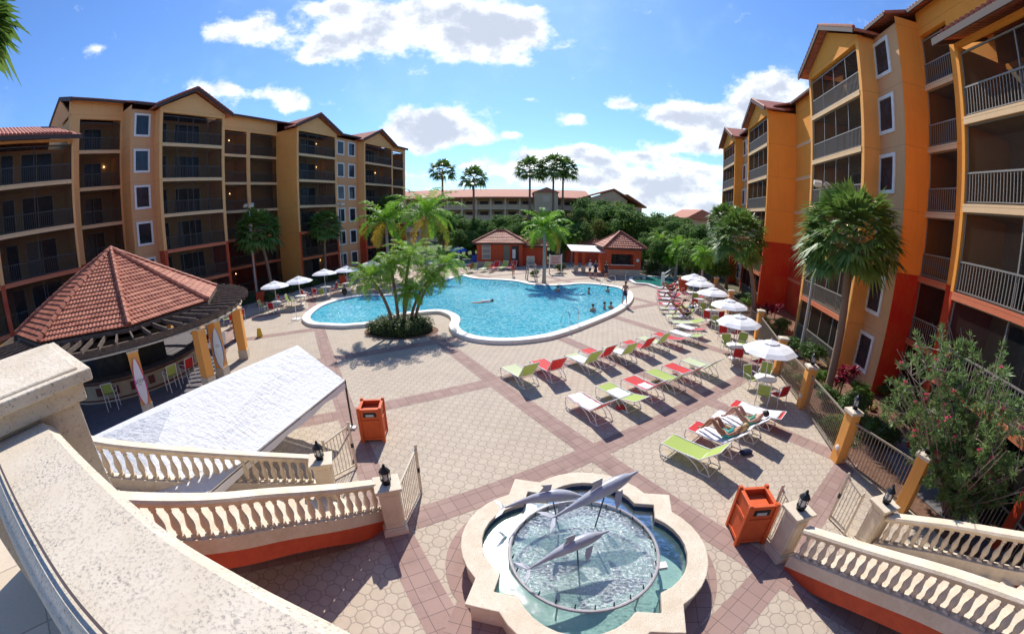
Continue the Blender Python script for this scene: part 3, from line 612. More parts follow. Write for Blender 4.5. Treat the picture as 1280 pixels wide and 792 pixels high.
building(FR,-1,'tall orange and red apartment block with screened balconies on the right of the deck','apartment building',
  [('niche',-12,-7.77,2.0,[(-9.6,-7.8,1)],0),('ret',-7.76,.86,4.9),('win',-7.75,-5.87,.85,[-6.42-.02]),('gable',-5.86,.15,4,'och'),
   ('niche',.17,8.27,2.3,[(4.4,8.2,1),(1,4,1)],0),('gable',8.29,14.42,4,'wall'),('win',14.44,19.58,.9,[17.3,19.0]),('gable',19.6,25.88,4,'wall')],
  dict(w=0,bays=[(-16.9,-12.0,2),(-21.9,-16.9,2),(-26.9,-21.9,2)],hip=.35),'apartment_building',25.9,-12.0)
# ------------------------------------------------------------------ terrace, coping, pillar
CZ=5.35
outer=[gp(x,y,CZ) for x,y in [(62,530),(130,600),(200,660),(300,722),(430,792)]]; innr=[gp(x,y,CZ) for x,y in [(0,590),(25,655),(60,705),(135,792)]]
outer=[outer[0]+(outer[0]-outer[1])*.7]+outer+[Vector((.02,.20,CZ)),Vector((.30,-.02,CZ)),Vector((.5,-.4,CZ)),Vector((.6,-1.0,CZ))]
tb=thing('terrace_balustrade','weathered speckled stone coping curving past the camera, in front of the big stone pillar','balustrade',(-1.2,.3,4.4))
op=smoothpath(outer,5); W=.325
L1=[]; 
for i,p in enumerate(op):
    a=op[max(i-1,0)]; c=op[min(i+1,len(op)-1)]; d=(c-a).to_2d().normalized(); L1.append(Vector((d.y,-d.x)))   # towards the terrace
b=MB(); prof=[(.0,-.02),(-.02,-.035),(-.035,-.08),(-.02,-.11),(.02,-.125),(W-.02,-.125),(W+.02,-.11),(W+.035,-.08),(W+.02,-.035),(W,-.02),(W-.02,0),(.02,0)]
b.sweep(op,[(-o,z) for o,z in prof]); b.build('coping',copeM,tb,smooth=True)
b=MB(); b.sweep([Vector((p.x+n_.x*(W+.026),p.y+n_.y*(W+.026),p.z)) for p,n_ in zip(op,L1)],[(.069,.018),(.077,.018),(.077,.0225),(.069,.0225)]); b.build('coping_groove',mat('dark_groove',(.08,.06,.06),.9),tb)
b=MB(); b.sweep([Vector((p.x,p.y,4.4)) for p in op],[(-.06,0),(-.30,0),(-.30,.12),(-.06,.12)]); b.build('plinth',stoneM,tb)
BAL=[(.055,0),(.055,.055),(.036,.065),(.03,.085),(.045,.10),(.05,.115),(.042,.135),(.058,.18),(.066,.23),(.062,.28),(.045,.35),(.032,.42),(.027,.47),(.04,.485),(.04,.505),(.030,.515),(.034,.54),(.05,.56),(.05,.60)]
def balmesh(h=.6,n=10):
    k=h/.6; b=MB(); b.lathe([(r*1.02,z*k) for r,z in BAL[2:-2]],(0,0,0),n); b.box((-.055,-.055,0),(.055,.055,.06*k)); b.box((-.05,-.05,.55*k),(.05,.05,h)); return b
_bm=balmesh(.72); bob=_bm.build('baluster',stoneM,None,smooth=True); BALM72=bob.data; bpy.data.objects.remove(bob)
_bm=balmesh(.56); bob=_bm.build('baluster',stoneM,None,smooth=True); BALM=bob.data; bpy.data.objects.remove(bob)
def place_bal(me,parent,p,rz=0,nm='baluster'):
    o=bpy.data.objects.new(nm,me); COL.objects.link(o); o.parent=parent; o.location=Vector(p)-W0[parent.name]; o.rotation_euler=(0,0,rz); return o
s_=0; last=None
for i in range(len(op)-1):
    d=(op[i+1]-op[i]).length; s_+=d
    if last is None or s_-last>.17:
        last=s_; place_bal(BALM72,tb,(op[i].x+L1[i].x*.18,op[i].y+L1[i].y*.18,4.52))
b=MB(); b.sweep([Vector((p.x,p.y,5.24)) for p in op],[(-.1,-.005),(-.27,-.005),(-.27,-.03),(-.1,-.03)]); b.build('underband',stoneM,tb)
# terrace floor
tf=[(p.x,p.y) for p in op]
fl=MB(); fl.prism([(p[0]+.0,p[1]) for p in tf]+[(.6,-6),(-7,-6),(-7.5,-.6),(-3.3,1.0)],4.1,4.398); struct(fl.build('terrace_floor',stoneM)); 
struct(fill('terrace_paving',[(p.x+n_.x*.01,p.y+n_.y*.01) for p,n_ in zip(op,L1)]+[(.55,-5.9),(-6.9,-5.9),(-7.4,-.6),(-3.3,.95)],4.404,terrM))
wl=thing('terrace_wall','red wall below the upper terrace','wall',(-2,-1,0)); b=MB(); b.prism([(-6.8,-5.8),(.4,-5.8),(.2,-.6),(-.6,.0),(-1.6,.1),(-3.2,.5),(-6.6,-.9)],0,4.09); b.build('wall',redM,wl)
# pillar
c_=[gp(0,450,5.52),gp(67,425,5.52),gp(112,456,5.52),gp(0,513,5.52)]
e1=(c_[2]-c_[1]).to_2d(); ey=(c_[3]-c_[2]).to_2d().normalized(); ex=(c_[2]-c_[1]).to_2d().normalized()
# square cap: corner c2, edge direction toward c1 and toward the terrace
pu=Vector((-ex.x,-ex.y)); pv=Vector((ex.y,-ex.x)); 
if pv.dot(ey)<0: pv=-pv
cor=c_[2].to_2d(); lu,lv=e1.length,.80
pc=cor+pu*lu/2+pv*lv/2; prz=math.atan2(pu.y,pu.x)
pl=thing('terrace_pillar','big square travertine pillar with a moulded cap beside the terrace coping','pillar',(pc.x,pc.y,0))
T_=Tm((pc.x,pc.y,0),prz)
b=MB(); hx,hy=lu/2,lv/2
b.box((-hx,-hy,5.455),(hx,hy,5.51),T_)
b.hexa([T_@Vector(v) for v in ((-hx+.045,-hy+.045,5.508),(hx-.045,-hy+.045,5.508),(hx-.045,hy-.045,5.508),(-hx+.045,hy-.045,5.508))],[T_@Vector(v) for v in ((-hx+.05,-hy+.05,5.522),(hx-.05,-hy+.05,5.522),(hx-.05,hy-.05,5.522),(-hx+.05,hy-.05,5.522))])
b.build('cap',stoneM,pl,bevel=.018)
b=MB(); b.box((-hx+.045,-hy+.045,5.37),(hx-.045,hy-.045,5.454),T_); b.build('neck',stoneM,pl,bevel=.008)
b=MB(); b.box((-hx+.085,-hy+.085,0),(hx-.085,hy-.085,5.369),T_); b.build('shaft',stoneM,pl,bevel=.006)

# ------------------------------------------------------------------ stairs
def railpath(px,z0,slope,ext):
    out=[gp(*px[0],z0)]; z=z0
    for q in px[1:]:
        zz=z
        for _ in range(40):
            p=gp(*q,zz); zz=.5*zz+.5*(z+slope*(p-out[-1]).to_2d().length)
        z=zz; out.append(gp(*q,z))
    # go on, rising, until terrace height
    d=(out[-1]-out[-2]).to_2d().normalized(); 
    while out[-1].z<CZ-.05:
        l=.5; dz=min(slope*1.15*l,CZ-out[-1].z); out.append(out[-1]+Vector((d.x*l,d.y*l,dz)))
        if len(out)>30: break
    return smoothpath(out,5)
def stair(nearpx,farpx,slope,z0,nm,labn,labf,labs,nzr,side):
    Np=railpath(nearpx,z0,slope,0); Fp=railpath(farpx,z0,slope,0)
    for P,lab,isnear in ((Np,labn,True),(Fp,labf,False)):
        t=thing('stair_balustrade',lab,'balustrade',(P[0].x,P[0].y,0),group='stone stair balustrades')
        b=MB(); b.sweep(P,[(-.11,-.09),(-.13,-.05),(-.11,0),(.11,0),(.13,-.05),(.11,-.09)]); b.build('handrail',stoneM,t,smooth=True)
        b=MB(); b.sweep(P,[(-.075,-.14),(-.075,-.09),(.075,-.09),(.075,-.14)]); b.build('rail_band',stoneM,t)
        b=MB(); b.sweep(P,[(-.10,-.98),(-.10,-.70),(.10,-.70),(.10,-.98)]); b.build('plinth',stoneM,t)
        b=MB(); k=[]
        for i,p in enumerate(P):
            low=max(.0,p.z-1.0-.42-.0*i); arch=min(1,max(0,(p-P[0]).to_2d().length-.6)/1.3); zb=(p.z-1.05)*(1-(1-arch)**2.5)-.28*math.sin(min(1,arch)*math.pi/2); zb=max(0,min(zb,p.z-1.2)); k.append(zb)
        vs=[];
        for i,p in enumerate(P):
            a=P[max(i-1,0)]; c=P[min(i+1,len(P)-1)]; d=(c-a).to_2d().normalized(); n_=Vector((-d.y,d.x))*.085
            vs+=[(p.x+n_.x,p.y+n_.y,p.z-.98),(p.x-n_.x,p.y-n_.y,p.z-.98),(p.x-n_.x,p.y-n_.y,k[i]),(p.x+n_.x,p.y+n_.y,k[i])]
        fs=[(i*4+j,(i+1)*4+j,(i+1)*4+(j+1)%4,i*4+(j+1)%4) for i in range(len(P)-1) for j in range(4)]+[(0,1,2,3),(len(P)*4-1,len(P)*4-2,len(P)*4-3,len(P)*4-4)]
        b.add(vs,fs); b.build('skirt',redM,t)
        s=0; nxt=.16
        for i in range(len(P)-1):
            d=(P[i+1]-P[i]).length
            while nxt<s+d:
                q=P[i].lerp(P[i+1],(nxt-s)/d); dd=P[i+1]-P[i]; place_bal(BALM,t,(q.x,q.y,q.z-.70),math.atan2(dd.y,dd.x)); nxt+=.215
            s+=d
    # steps
    st=MB(); m=int((CZ-z0)/.165); L=len(Np)-1
    def at(P,z):
        for i in range(len(P)-1):
            if P[i+1].z>=z: t=(z-P[i].z)/max(1e-6,P[i+1].z-P[i].z); return P[i].lerp(P[i+1],t)
        return P[-1]
    for i in range(m):
        za,zb=z0+.165*i+.02,z0+.165*(i+1)+.02; a,b_,c,d=at(Np,za),at(Np,zb),at(Fp,zb),at(Fp,za); h=(i+1)*.165
        if (a-b_).length<.02: continue
        k_=max(0,h-.19)
        st.hexa([(v.x,v.y,k_) for v in (a,b_,c,d)],[(v.x,v.y,h) for v in (a,b_,c,d)])
    t=thing('staircase',labs,'staircase',(Np[0].x,Np[0].y,0)); st.build('steps',stoneM,t)
    return Np,Fp
r_=lambda x,y:(320+x/3.96,480+y/3.96)
NL,FLn=stair([(480,600),(418,607.5),(340,613),(264,619.5),(163,619)],[(388,570),(330,567),(264,563),(190,557),(130,550)],.50,1.06,'l','near stone balustrade of the left stairs, above the red arch','far stone balustrade of the left stairs, in front of the white canopy','left flight of stone stairs between two balustrades',0,1)
NR,FRr=stair([(1008,659),(1099,687),(1192.5,714),(1284,745)],[(1111,643),(1192.5,653),(1284,668)],.42,1.06,'r','near stone balustrade of the right stairs, with sunlit white balusters','far stone balustrade of the right stairs, beside the oleander','right flight of stone stairs between two balustrades',0,-1)
def pedestal(cx_,cy_,rz,lab):
    t=thing('railing_pedestal',lab,'pedestal',(cx_,cy_,0),rz,'pedestals at the foot of the stairs')
    b=MB(); b.box((-.25,-.25,0),(.25,.25,.14)); b.box((-.225,-.225,.14),(.225,.225,.18)); b.build('base',stoneM,t,world=False,bevel=.01)
    b=MB(); b.box((-.19,-.19,.18),(.19,.19,1.1)); 
    b.build('shaft',stoneM,t,world=False,bevel=.006)
    b=MB()
    for s in (-1,1):
        for (p,q) in (((-.13,.27),(.13,.29)),((-.13,1.0),(.13,1.02)),((-.13,.29),(-.11,1.0)),((.11,.29),(.13,1.0))):
            b.box((p[0],s*.191,p[1]),(q[0],s*.199,q[1])); b.box((s*.191,p[0],p[1]),(s*.199,q[0],q[1]))
    b.build('panel_moulding',stoneM,t,world=False)
    b=MB(); b.box((-.23,-.23,1.1),(.23,.23,1.13)); b.box((-.26,-.26,1.13),(.26,.26,1.2)); b.build('cap',stoneM,t,world=False,bevel=.012)
    return t
def lantern(x,y,z,lab,lean=0):
    t=thing('lantern',lab,'lantern',(x,y,z),.4,'lanterns on pedestals and posts'); t.scale=(1.2,1.2,1.2)
    b=MB(); b.lathe([(.07,0),(.075,.015),(.03,.03),(.03,.05),(.085,.06),(.085,.075)],n=8); b.build('base',blackM,t,world=False)
    b=MB()
    for k in range(6):
        a=k*math.pi/3; b.bar((.08*math.cos(a),.08*math.sin(a),.07),(.075*math.cos(a),.075*math.sin(a),.24),.012)
    b.tube([(.085*math.cos(k*math.pi/6),.085*math.sin(k*math.pi/6),.235) for k in range(13)],.011,4,False); b.build('cage',blackM,t,world=False)
    b=MB(); b.lathe([(.055,.075),(.066,.15),(.055,.23)],n=8); b.build('glass',mat('lantern_glass',(.55,.58,.58),.1,spec=.8),t,world=False)
    b=MB(); b.lathe([(.095,.24),(.05,.30),(.02,.325),(.03,.345),(.008,.38)],n=8); b.build('lid',blackM,t,world=False); return t
pr=R(-22)
PED=[]
for (px,z,rz,lab) in (((483,603.5),1.2,R(22),'stone pedestal with lantern at the foot of the near left balustrade'),((400,573),1.2,R(22),'stone pedestal with lantern at the foot of the far left balustrade'),
        ((1000,636),1.2,R(20),'stone pedestal with lantern at the foot of the near right balustrade, beside the orange bin'),((1107,628),1.2,R(22),'stone pedestal with lantern at the foot of the far right balustrade')):
    p=gp(*px,z); PED.append(p)
for i,(P,rz,lab) in enumerate(((PED[0],.42,'stone pedestal at the foot of the near left balustrade'),(PED[1],.42,'stone pedestal at the foot of the far left balustrade'),(PED[2],.05,'stone pedestal at the foot of the near right balustrade, beside an orange bin'),(PED[3],-.02,'stone pedestal at the foot of the far right balustrade'))):
    pedestal(P.x,P.y,rz,lab)
for P,lab in zip(PED,('black lantern on the near left pedestal','black lantern on the far left pedestal by the canopy','black lantern on the near right pedestal','black lantern on the far right pedestal')): lantern(P.x,P.y,1.2,lab)
def gate(px0,px1,htop,lab,zt=1.3):
    a,b2=gp(*px0),gp(*px1); t=thing('metal_gate',lab,'gate',(a.x,a.y,0),group='open cream gates at the foot of the stairs'); d=(b2-a); L=d.length; d.normalize()
    b=MB()
    for s,h in ((0,1.12),(1,zt)): p=a+d*L*s; b.bar(p+Vector((0,0,.02)),p+Vector((0,0,h)),.045); b.sphere((p.x,p.y,h+.015),.035,6,4)
    b.bar(a+Vector((0,0,.1)),b2+Vector((0,0,.1)),.035); b.bar(a+Vector((0,0,1.05)),b2+Vector((0,0,zt-.06)),.035); b.build('frame',creamM,t)
    b=MB(); n=int(L/.085)
    for i in range(1,n): s=i/n; p=a+d*L*s; b.bar(p+Vector((0,0,.1)),p+Vector((0,0,1.05+(zt-1.11)*s)),.014)
    b.build('pickets',creamM,t)
    b=MB(); p=b2; b.box((p.x-.03,p.y-.03,.62),(p.x+.03,p.y+.03,.74)); b.build('latch',blackM,t)
gate((506,660),(527,616),0,'open cream metal gate by the near left pedestal'); gate((415,600),(446,584),0,'open cream metal gate by the far left pedestal, near the left bin')
gate((972,690),(955,665),0,'open cream metal gate between the right bin and near right pedestal',1.25); gate((1055,668),(1036,648),0,'open cream metal gate by the far right pedestal',1.25)

# ------------------------------------------------------------------ fountain
frz=R(90-13.5)-math.pi/2
ft_=thing('fountain','cream stone quatrefoil fountain basin with teal water','fountain',(FC.x,FC.y,0),frz)
def quatre(k,hc,r,cq,n=10):
    pts=[]
    for q in range(4):
        a=q*math.pi/2; hw=math.sqrt(max(0,r*r-(hc-cq)**2)); th=math.asin(hw/r)
        seg=[(hc,-hc)]
        seg=[]
        # lobe facing +x: centre (cq,0)
        for i in range(n+1):
            t=-th+2*th*i/n; seg.append((cq+r*math.cos(t),r*math.sin(t)))
        seg=[(hc,-hw-.0)]+seg[1:-1]+[(hc,hw),(hc,hc)]
        for x,y in seg: pts.append((x*math.cos(a)-y*math.sin(a),x*math.sin(a)+y*math.cos(a)))
    return pts
qo=quatre(0,1.66,1.40,.82); qi=quatre(0,1.30,1.02,.82)
def ring(b,po,pi,z0,z1):
    n=len(po); vs=[(*p,z0) for p in po]+[(*p,z1) for p in po]+[(*p,z1) for p in pi]+[(*p,z0) for p in pi]; fs=[]
    for i in range(n):
        j=(i+1)%n
        for k in range(4): fs.append((k*n+i,k*n+j,((k+1)%4)*n+j,((k+1)%4)*n+i))
    b.add(vs,fs)
b=MB(); ring(b,quatre(0,1.60,1.34,.82),quatre(0,1.34,1.06,.82),0,.455); b.build('basin_wall',stoneM,ft_,world=False)
b=MB(); ring(b,qo,qi,.46,.55); b.build('coping',stoneM,ft_,world=False,bevel=.015)
b=MB(); ring(b,quatre(0,1.335,1.055,.82),quatre(0,1.32,1.04,.82),.33,.458); b.build('tile_band',mk_deck('blue_tiles',(.02,.06,.16),(.08,.14,.22),(.3,.3,.3),14,0,0,.01),ft_,world=False)
b=MB(); ring(b,quatre(0,1.337,1.057,.82),quatre(0,1.325,1.045,.82),-.0,.33); b.prism(quatre(0,1.33,1.05,.82),.012,.03); b.build('basin_floor',mat('basin_teal',(.38,.46,.42),.6,(.47,.56,.52),3),ft_,world=False)
g=NG('fountain_water'); v=g.tc.outputs['Object']; fr=g.n('ShaderNodeFresnel'); fr.inputs['IOR'].default_value=1.33
tr=g.n('ShaderNodeBsdfTransparent'); tr.inputs[0].default_value=(.74,.87,.85,1); gl=g.n('ShaderNodeBsdfGlossy'); gl.inputs['Roughness'].default_value=.05
bp=g.n('ShaderNodeBump'); bp.inputs['Strength'].default_value=.75; bp.inputs['Distance'].default_value=.04
sx=g.n('ShaderNodeSeparateXYZ'); g.l(v,sx.inputs[0]); rr=g.math('SQRT',g.math('ADD',g.math('MULTIPLY',sx.outputs[0],sx.outputs[0]),g.math('MULTIPLY',sx.outputs[1],sx.outputs[1])))
inn=g.rng(rr,1.42,1.22,0,1,True); hn=g.math('ADD',g.math('MULTIPLY',g.noise(v,15,6,.75),g.math('ADD',g.math('MULTIPLY',inn,.9),.12)),g.math('MULTIPLY',g.noise(v,5,3),.5)); g.l(hn,bp.inputs['Height']); g.l(bp.outputs[0],fr.inputs['Normal']); g.l(bp.outputs[0],gl.inputs['Normal'])
mx=g.n('ShaderNodeMixShader'); g.l(fr.outputs[0],mx.inputs[0]); g.l(tr.outputs[0],mx.inputs[1]); g.l(gl.outputs[0],mx.inputs[2])
fo=g.n('ShaderNodeBsdfDiffuse'); fo.inputs[0].default_value=(.78,.84,.84,1); g.l(bp.outputs[0],fo.inputs['Normal']); mf=g.n('ShaderNodeMixShader')
foam=g.rng(g.noise(g.mapping(v,scale=(1,1.6,1)),15,8,.8),.44,.62,0,.9); big=g.rng(g.noise(v,1.6,3,.6),.36,.58,.22,.95); g.l(g.math('MULTIPLY',g.math('MULTIPLY',foam,big),inn),mf.inputs[0]); g.l(mx.outputs[0],mf.inputs[1]); g.l(fo.outputs[0],mf.inputs[2])
g.l(mf.outputs[0],g.t.nodes['Material Output'].inputs[0]); fwM=g.m
b=MB(); n_=len(quatre(0,1.32,1.04,.82)); b.add([(x,y,.40) for x,y in quatre(0,1.33,1.05,.82)],[tuple(range(n_))]); b.build('water_surface',fwM,ft_,world=False)
grey=mat('ring_pipe',(.46,.44,.44),.4,(.36,.33,.33),20)
b=MB(); RR=1.33; b.tube([(RR*math.cos(k*math.pi/36),RR*math.sin(k*math.pi/36),.44) for k in range(73)],.03,7,False); b.build('ring_pipe',grey,ft_,world=False,smooth=True)
for k in range(26):
    a=k*2*math.pi/26+.1; b=MB(); b.tube([(1.29*math.cos(a),1.29*math.sin(a),.43),(1.26*math.cos(a),1.26*math.sin(a),.52)],[.016,.010],5); b.build('nozzle',blackM,ft_,world=False)
for k in range(6):
    a=k*math.pi/3+.3; b=MB(); b.tube([(RR*math.cos(a),RR*math.sin(a),.03),(RR*math.cos(a),RR*math.sin(a),.43)],.018,5); b.build('ring_leg',grey,ft_,world=False)
b=MB(); p=gp(560+908/3.415,560+500/3.415,.42); b.box((p.x-.11,p.y-.07,.36),(p.x+.11,p.y+.07,.44)); sk=b.build('skimmer',whiteM,None); tag(sk,'small white skimmer box floating inside the fountain rim','skimmer')
# jets of the fountain: thin falling arcs
# curved red paving round the fountain foot
b=MB(); sg=quatre(0,1.95,1.72,.82); ring(b,sg,quatre(0,1.605,1.345,.82),.0,.009); o=b.build('fountain_apron',bandM,None,world=False); o.location=(FC.x,FC.y,0); o.rotation_euler=(0,0,frz); struct(o)
def dolphin(nose,tail,bend,pole_px,lab,wid=.165):
    nose,tail=Vector(nose),Vector(tail); ax=(tail-nose); L=ax.length; d=ax.normalized(); side=d.cross(Vector((0,0,1))).normalized(); up=side.cross(d).normalized()
    if up.z<0: up=-up
    t=thing('dolphin_sculpture',lab,'sculpture',(pole_px[0],pole_px[1],.03),group='dolphins above the fountain')
    def c(s): return nose+d*L*s+up*(bend*math.sin(math.pi*min(1,s))*1.0)
    prof=[(0,.012),(.03,.028),(.08,.036),(.105,.05),(.13,.075),(.18,.10),(.26,.125),(.36,.135),(.46,.128),(.56,.108),(.66,.082),(.76,.056),(.86,.034),(.94,.022),(.98,.016)]
    b=MB(); n=14; vs=[]
    for s,r in prof:
        p=c(s); r*=L/1.25*.74*wid/.165
        for k in range(n): a=2*math.pi*k/n; vs.append(p+side*r*math.cos(a)*.92+up*r*math.sin(a)*(1.0 if math.sin(a)>0 else .95))
    m=len(prof); b.add(vs,[(i*n+k,i*n+(k+1)%n,(i+1)*n+(k+1)%n,(i+1)*n+k) for i in range(m-1) for k in range(n)]+[tuple(range(n)),tuple(range((m-1)*n,m*n))])
    b.build('body',dolM,t,smooth=True)
    def fin(poly,nm,thick=.012,nrm=None):
        q=MB(); nn=(Vector(poly[1])-Vector(poly[0])).cross(Vector(poly[2])-Vector(poly[0])).normalized()*thick; q.extrude([Vector(p)-nn/2 for p in poly],nn); q.build(nm,dolM,t,bevel=.004)
    q=c(.42); fin([q+up*.10*L/1.25,c(.40)+up*.17*L,c(.53)+up*.18*L,c(.50)+up*.14*L,c(.56)+up*.07*L],'dorsal_fin')
    e=c(.96)
    for sg_ in (-1,1): fin([c(.95),e+side*sg_*.10*L+d*.04*L,e+side*sg_*.17*L+d*.13*L,e+side*sg_*.08*L+d*.085*L,c(.99)],'tail_fluke')
    for sg_ in (-1,1):
        w_=c(.28)+side*sg_*.075*L-up*.05*L; fin([w_-d*.04*L,w_+side*sg_*.05*L-up*.11*L+d*.03*L,w_+side*sg_*.06*L-up*.17*L+d*.10*L,w_+side*sg_*.02*L-up*.06*L+d*.08*L,w_+d*.05*L],'flipper')
    b=MB(); b.tube([(pole_px[0],pole_px[1],.03),tuple(c(.40)-up*.05*L)],.014,6); b.build('pole',blackM,t)
F_=lambda x,y:(560+x/3.415,560+y/3.415)
def dol(nz,tl,zn,zt,bend,pb,lab):
    dolphin(gp(*F_(*nz),zn),gp(*F_(*tl),zt),bend,gp(*F_(*pb),.42),lab)
dol((812,98),(440,300),1.50,.98,.03,(620,330),'biggest grey dolphin, leaping highest with its nose to the loungers')
dol((590,205),(228,258),.92,.78,.17,(478,285),'grey dolphin with arched back, its tail over the left rim of the fountain')
dol((685,352),(335,520),1.02,.74,.10,(568,475),'grey dolphin nearest the camera, on a pole at the middle of the fountain')
# ------------------------------------------------------------------ orange waste bins
def bin_(x,y,rz,lab):
    t=thing('waste_bin',lab,'waste bin',(x,y,0),rz,'orange wooden bins'); t.scale=(1.1,1.1,1.07); h=.98; s=.28
    for a in range(4):
        T_=Matrix.Rotation(a*math.pi/2,4,'Z'); b=MB()
        if a==0:
            b.box((-s,-s,.08),(s,-s+.03,.74),T_); b.box((-s,-s,.88),(s,-s+.03,.93),T_); b.box((-s,-s,.74),(-.17,-s+.03,.88),T_); b.box((.17,-s,.74),(s,-s+.03,.88),T_)
        else: b.box((-s+(.03 if a%2==0 else 0),-s,.08),(s-(.03 if a%2==0 else 0),-s+.03,.93),T_)
        b.box((-s+.05,-s-.02,.08),(s-.05,-s-.001,.14),T_); b.box((-s+.05,-s-.02,.60),(s-.05,-s-.001,.66),T_)
        b.build('side_panel',binM,t,world=False)
        b=MB(); b.box((-s-.035,-s-.035,0),(-s+.045,-s+.045,h),T_); b.box((-s-.03,-s-.03,h),(-s+.04,-s+.04,h+.03),T_); b.build('corner_post',binM,t,world=False,bevel=.006)
        b=MB(); b.box((-s+.05,-s-.012,.93),(s-.05,-s+.06,.965),T_); b.build('top_rail',binM,t,world=False,bevel=.005)
    b=MB(); b.box((-s+.05,-s+.05,.80),(s-.05,s-.05,.82)); b.build('inner_lid',binM,t,world=False)
    b=MB(); b.box((-.165,-s-.004,.745),(.165,-s+.012,.875)); b.build('opening',blackM,t,world=False)
    b=MB(); b.box((-.10,-s-.010,.755),(.10,-s-.006,.82)); b.build('slot_lining',mat('bin_plastic',(.45,.46,.45),.5),t,world=False)
bin_(-3.87,9.18,.18,'orange wooden waste bin between the canopy and the left gates')
bA=gp(880+98/3.2,560+315/3.2); bB=gp(880+128/3.2,560+385/3.2)
bC=gp(880+245/3.2,560+375/3.2); bd=(bC-bB).to_2d(); brz=math.atan2(bd.y,bd.x); bm_=bB.to_2d()+Vector((math.cos(brz),math.sin(brz)))*.29+Vector((-math.sin(brz),math.cos(brz)))*.29
bin_(bm_.x,bm_.y,brz,'orange wooden waste bin beside the near right stair pedestal')
def redbox(px,lab,w=.55,h=.95):
    p=gp(*px); t=thing('planter_box',lab,'planter',(p.x,p.y,0),.3); b=MB(); b.box((-w/2,-w/2,.05),(w/2,w/2,h)); b.build('body',redM,t,world=False,bevel=.01)
    b=MB(); b.box((-w/2-.03,-w/2-.03,h),(w/2+.03,w/2+.03,h+.05)); b.build('rim',redM,t,world=False)
    b=MB()
    for i in range(4): b.box((-w/2-.015,-w/2+.05+i*.13,.1),(-w/2-.002,-w/2+.13+i*.13,h-.05)); b.box((-w/2+.05+i*.13,-w/2-.015,.1),(-w/2+.13+i*.13,-w/2-.002,h-.05))
    b.build('slats',redM,t,world=False)
redbox((327,381),'red wooden bin behind the nearest left umbrella'); redbox((429,358),'red wooden bin beyond the left umbrellas, by the balconies'); 
p=gp(853.5,364); t=thing('garden_pot','round dark red pot at the end of the far right loungers','pot',(p.x,p.y,0)); b=MB(); b.lathe([(.30,0),(.42,.5),(.46,.95),(.50,.97),(.50,1.05),(.40,1.05),(.38,.98)],n=16); b.build('pot',redM,t,world=False,smooth=True)
# ------------------------------------------------------------------ white canopy tent
ZE,ZR_=1.55,2.32
A_=gp(431,475,ZE); pkR=gp(372,431,ZR_); pkL=gp(216,507,ZR_); far=gp(120,556,ZE); nearL=gp(255,575,ZE)
ax_=(A_-gp(330,556,ZE)).to_2d().normalized()            # along the near eave
nn_=Vector((-ax_.y,ax_.x));  
if nn_.dot((pkR-A_).to_2d())<0: nn_=-nn_
Wd=2.6; Ln=7.6
B_=lambda u,v,z: Vector((A_.x-ax_.x*u+nn_.x*v,A_.y-ax_.y*u+nn_.y*v,z))
t=thing('canopy_tent','white pop-up canopy with creased tarpaulin roof left of the orange bin','canopy',(A_.x-ax_.x*2.4+nn_.x*1.5,A_.y-ax_.y*2.4+nn_.y*1.5,0))
ridge=[B_((u),Wd/2,ZR_) for u in (1.25,Ln-1.25)]
def tri_grid(b,P,Q,S,n,sag):
    vs=[];idx={}
    for i in range(n+1):
        for j in range(n+1-i):
            a,c=i/n,j/n; p=P*(1-a-c)+Q*a+S*c; w=27*(1-a-c)*a*c; idx[i,j]=len(vs); vs.append(p-Vector((0,0,sag*w)))
    fs=[]
    for i in range(n):
        for j in range(n-i):
            fs.append((idx[i,j],idx[i+1,j],idx[i,j+1]))
            if j<n-i-1: fs.append((idx[i+1,j],idx[i+1,j+1],idx[i,j+1]))
    b.add(vs,fs)
c0,c1=B_(0,0,ZE),B_(Ln,0,ZE); rd=(pkL-pkR).to_2d().normalized(); ridge=[pkR,pkR+Vector((rd.x,rd.y,0))*(pkL-pkR).length]
def refl(p):
    q=(p-pkR).to_2d(); a=rd*q.dot(rd); m_=a*2-q; return Vector((pkR.x+m_.x,pkR.y+m_.y,p.z))
c3,c2=refl(c0),refl(c1)
b=MB(); r0,r1=ridge
tri_grid(b,c0,r0,c3,8,.10); tri_grid(b,c1,r1,c2,8,.10); tri_grid(b,c0,c1,r0,8,.09); tri_grid(b,c1,r1,r0,8,.02); tri_grid(b,c3,c2,r0,8,.05); tri_grid(b,c2,r1,r0,8,.02)
o=b.build('fabric_roof',tarpM,t,smooth=True)
b=MB(); cs=[c0,c1,c2,c3]
for i in range(4):
    p,q=cs[i],cs[(i+1)%4]; n=14; out_=((p+q)/2-(c0+c2)/2).normalized()*.01; vs=[]
    for k in range(n+1):
        v=p.lerp(q,k/n)+out_; wv=.02*math.sin(k*1.9+i)*1.; vs+=[v+Vector((0,0,-.002)),v+Vector((wv*out_.x*60,wv*out_.y*60,-.22-.03*math.sin(k*2.3)))]
    b.add(vs,[(2*k,2*k+2,2*k+3,2*k+1) for k in range(n)])
b.build('valance',canM,t,smooth=True)
for c in cs:
    b=MB(); b.box((c.x-.022,c.y-.022,.02),(c.x+.022,c.y+.022,ZE)); b.box((c.x-.06,c.y-.06,0),(c.x+.06,c.y+.06,.02)); b.build('leg',darkM,t)
b=MB(); 
for i in range(4): b.bar(cs[i]-Vector((0,0,.05)),cs[(i+1)%4]-Vector((0,0,.05)),.025)
for c,r in ((c0,r0),(c3,r0),(c1,r1),(c2,r1),(r0,r1)): b.bar(c-Vector((0,0,.04)),r-Vector((0,0,.04)),.025)
b.build('truss',darkM,t)
b=MB(); p=c0; b.box((p.x-.14,p.y-.14,.0),(p.x+.14,p.y+.02,.07)); wgt=b.build('tent_weight',whiteM,None); tag(wgt,'white weight plate at the foot of the canopy leg','weight')

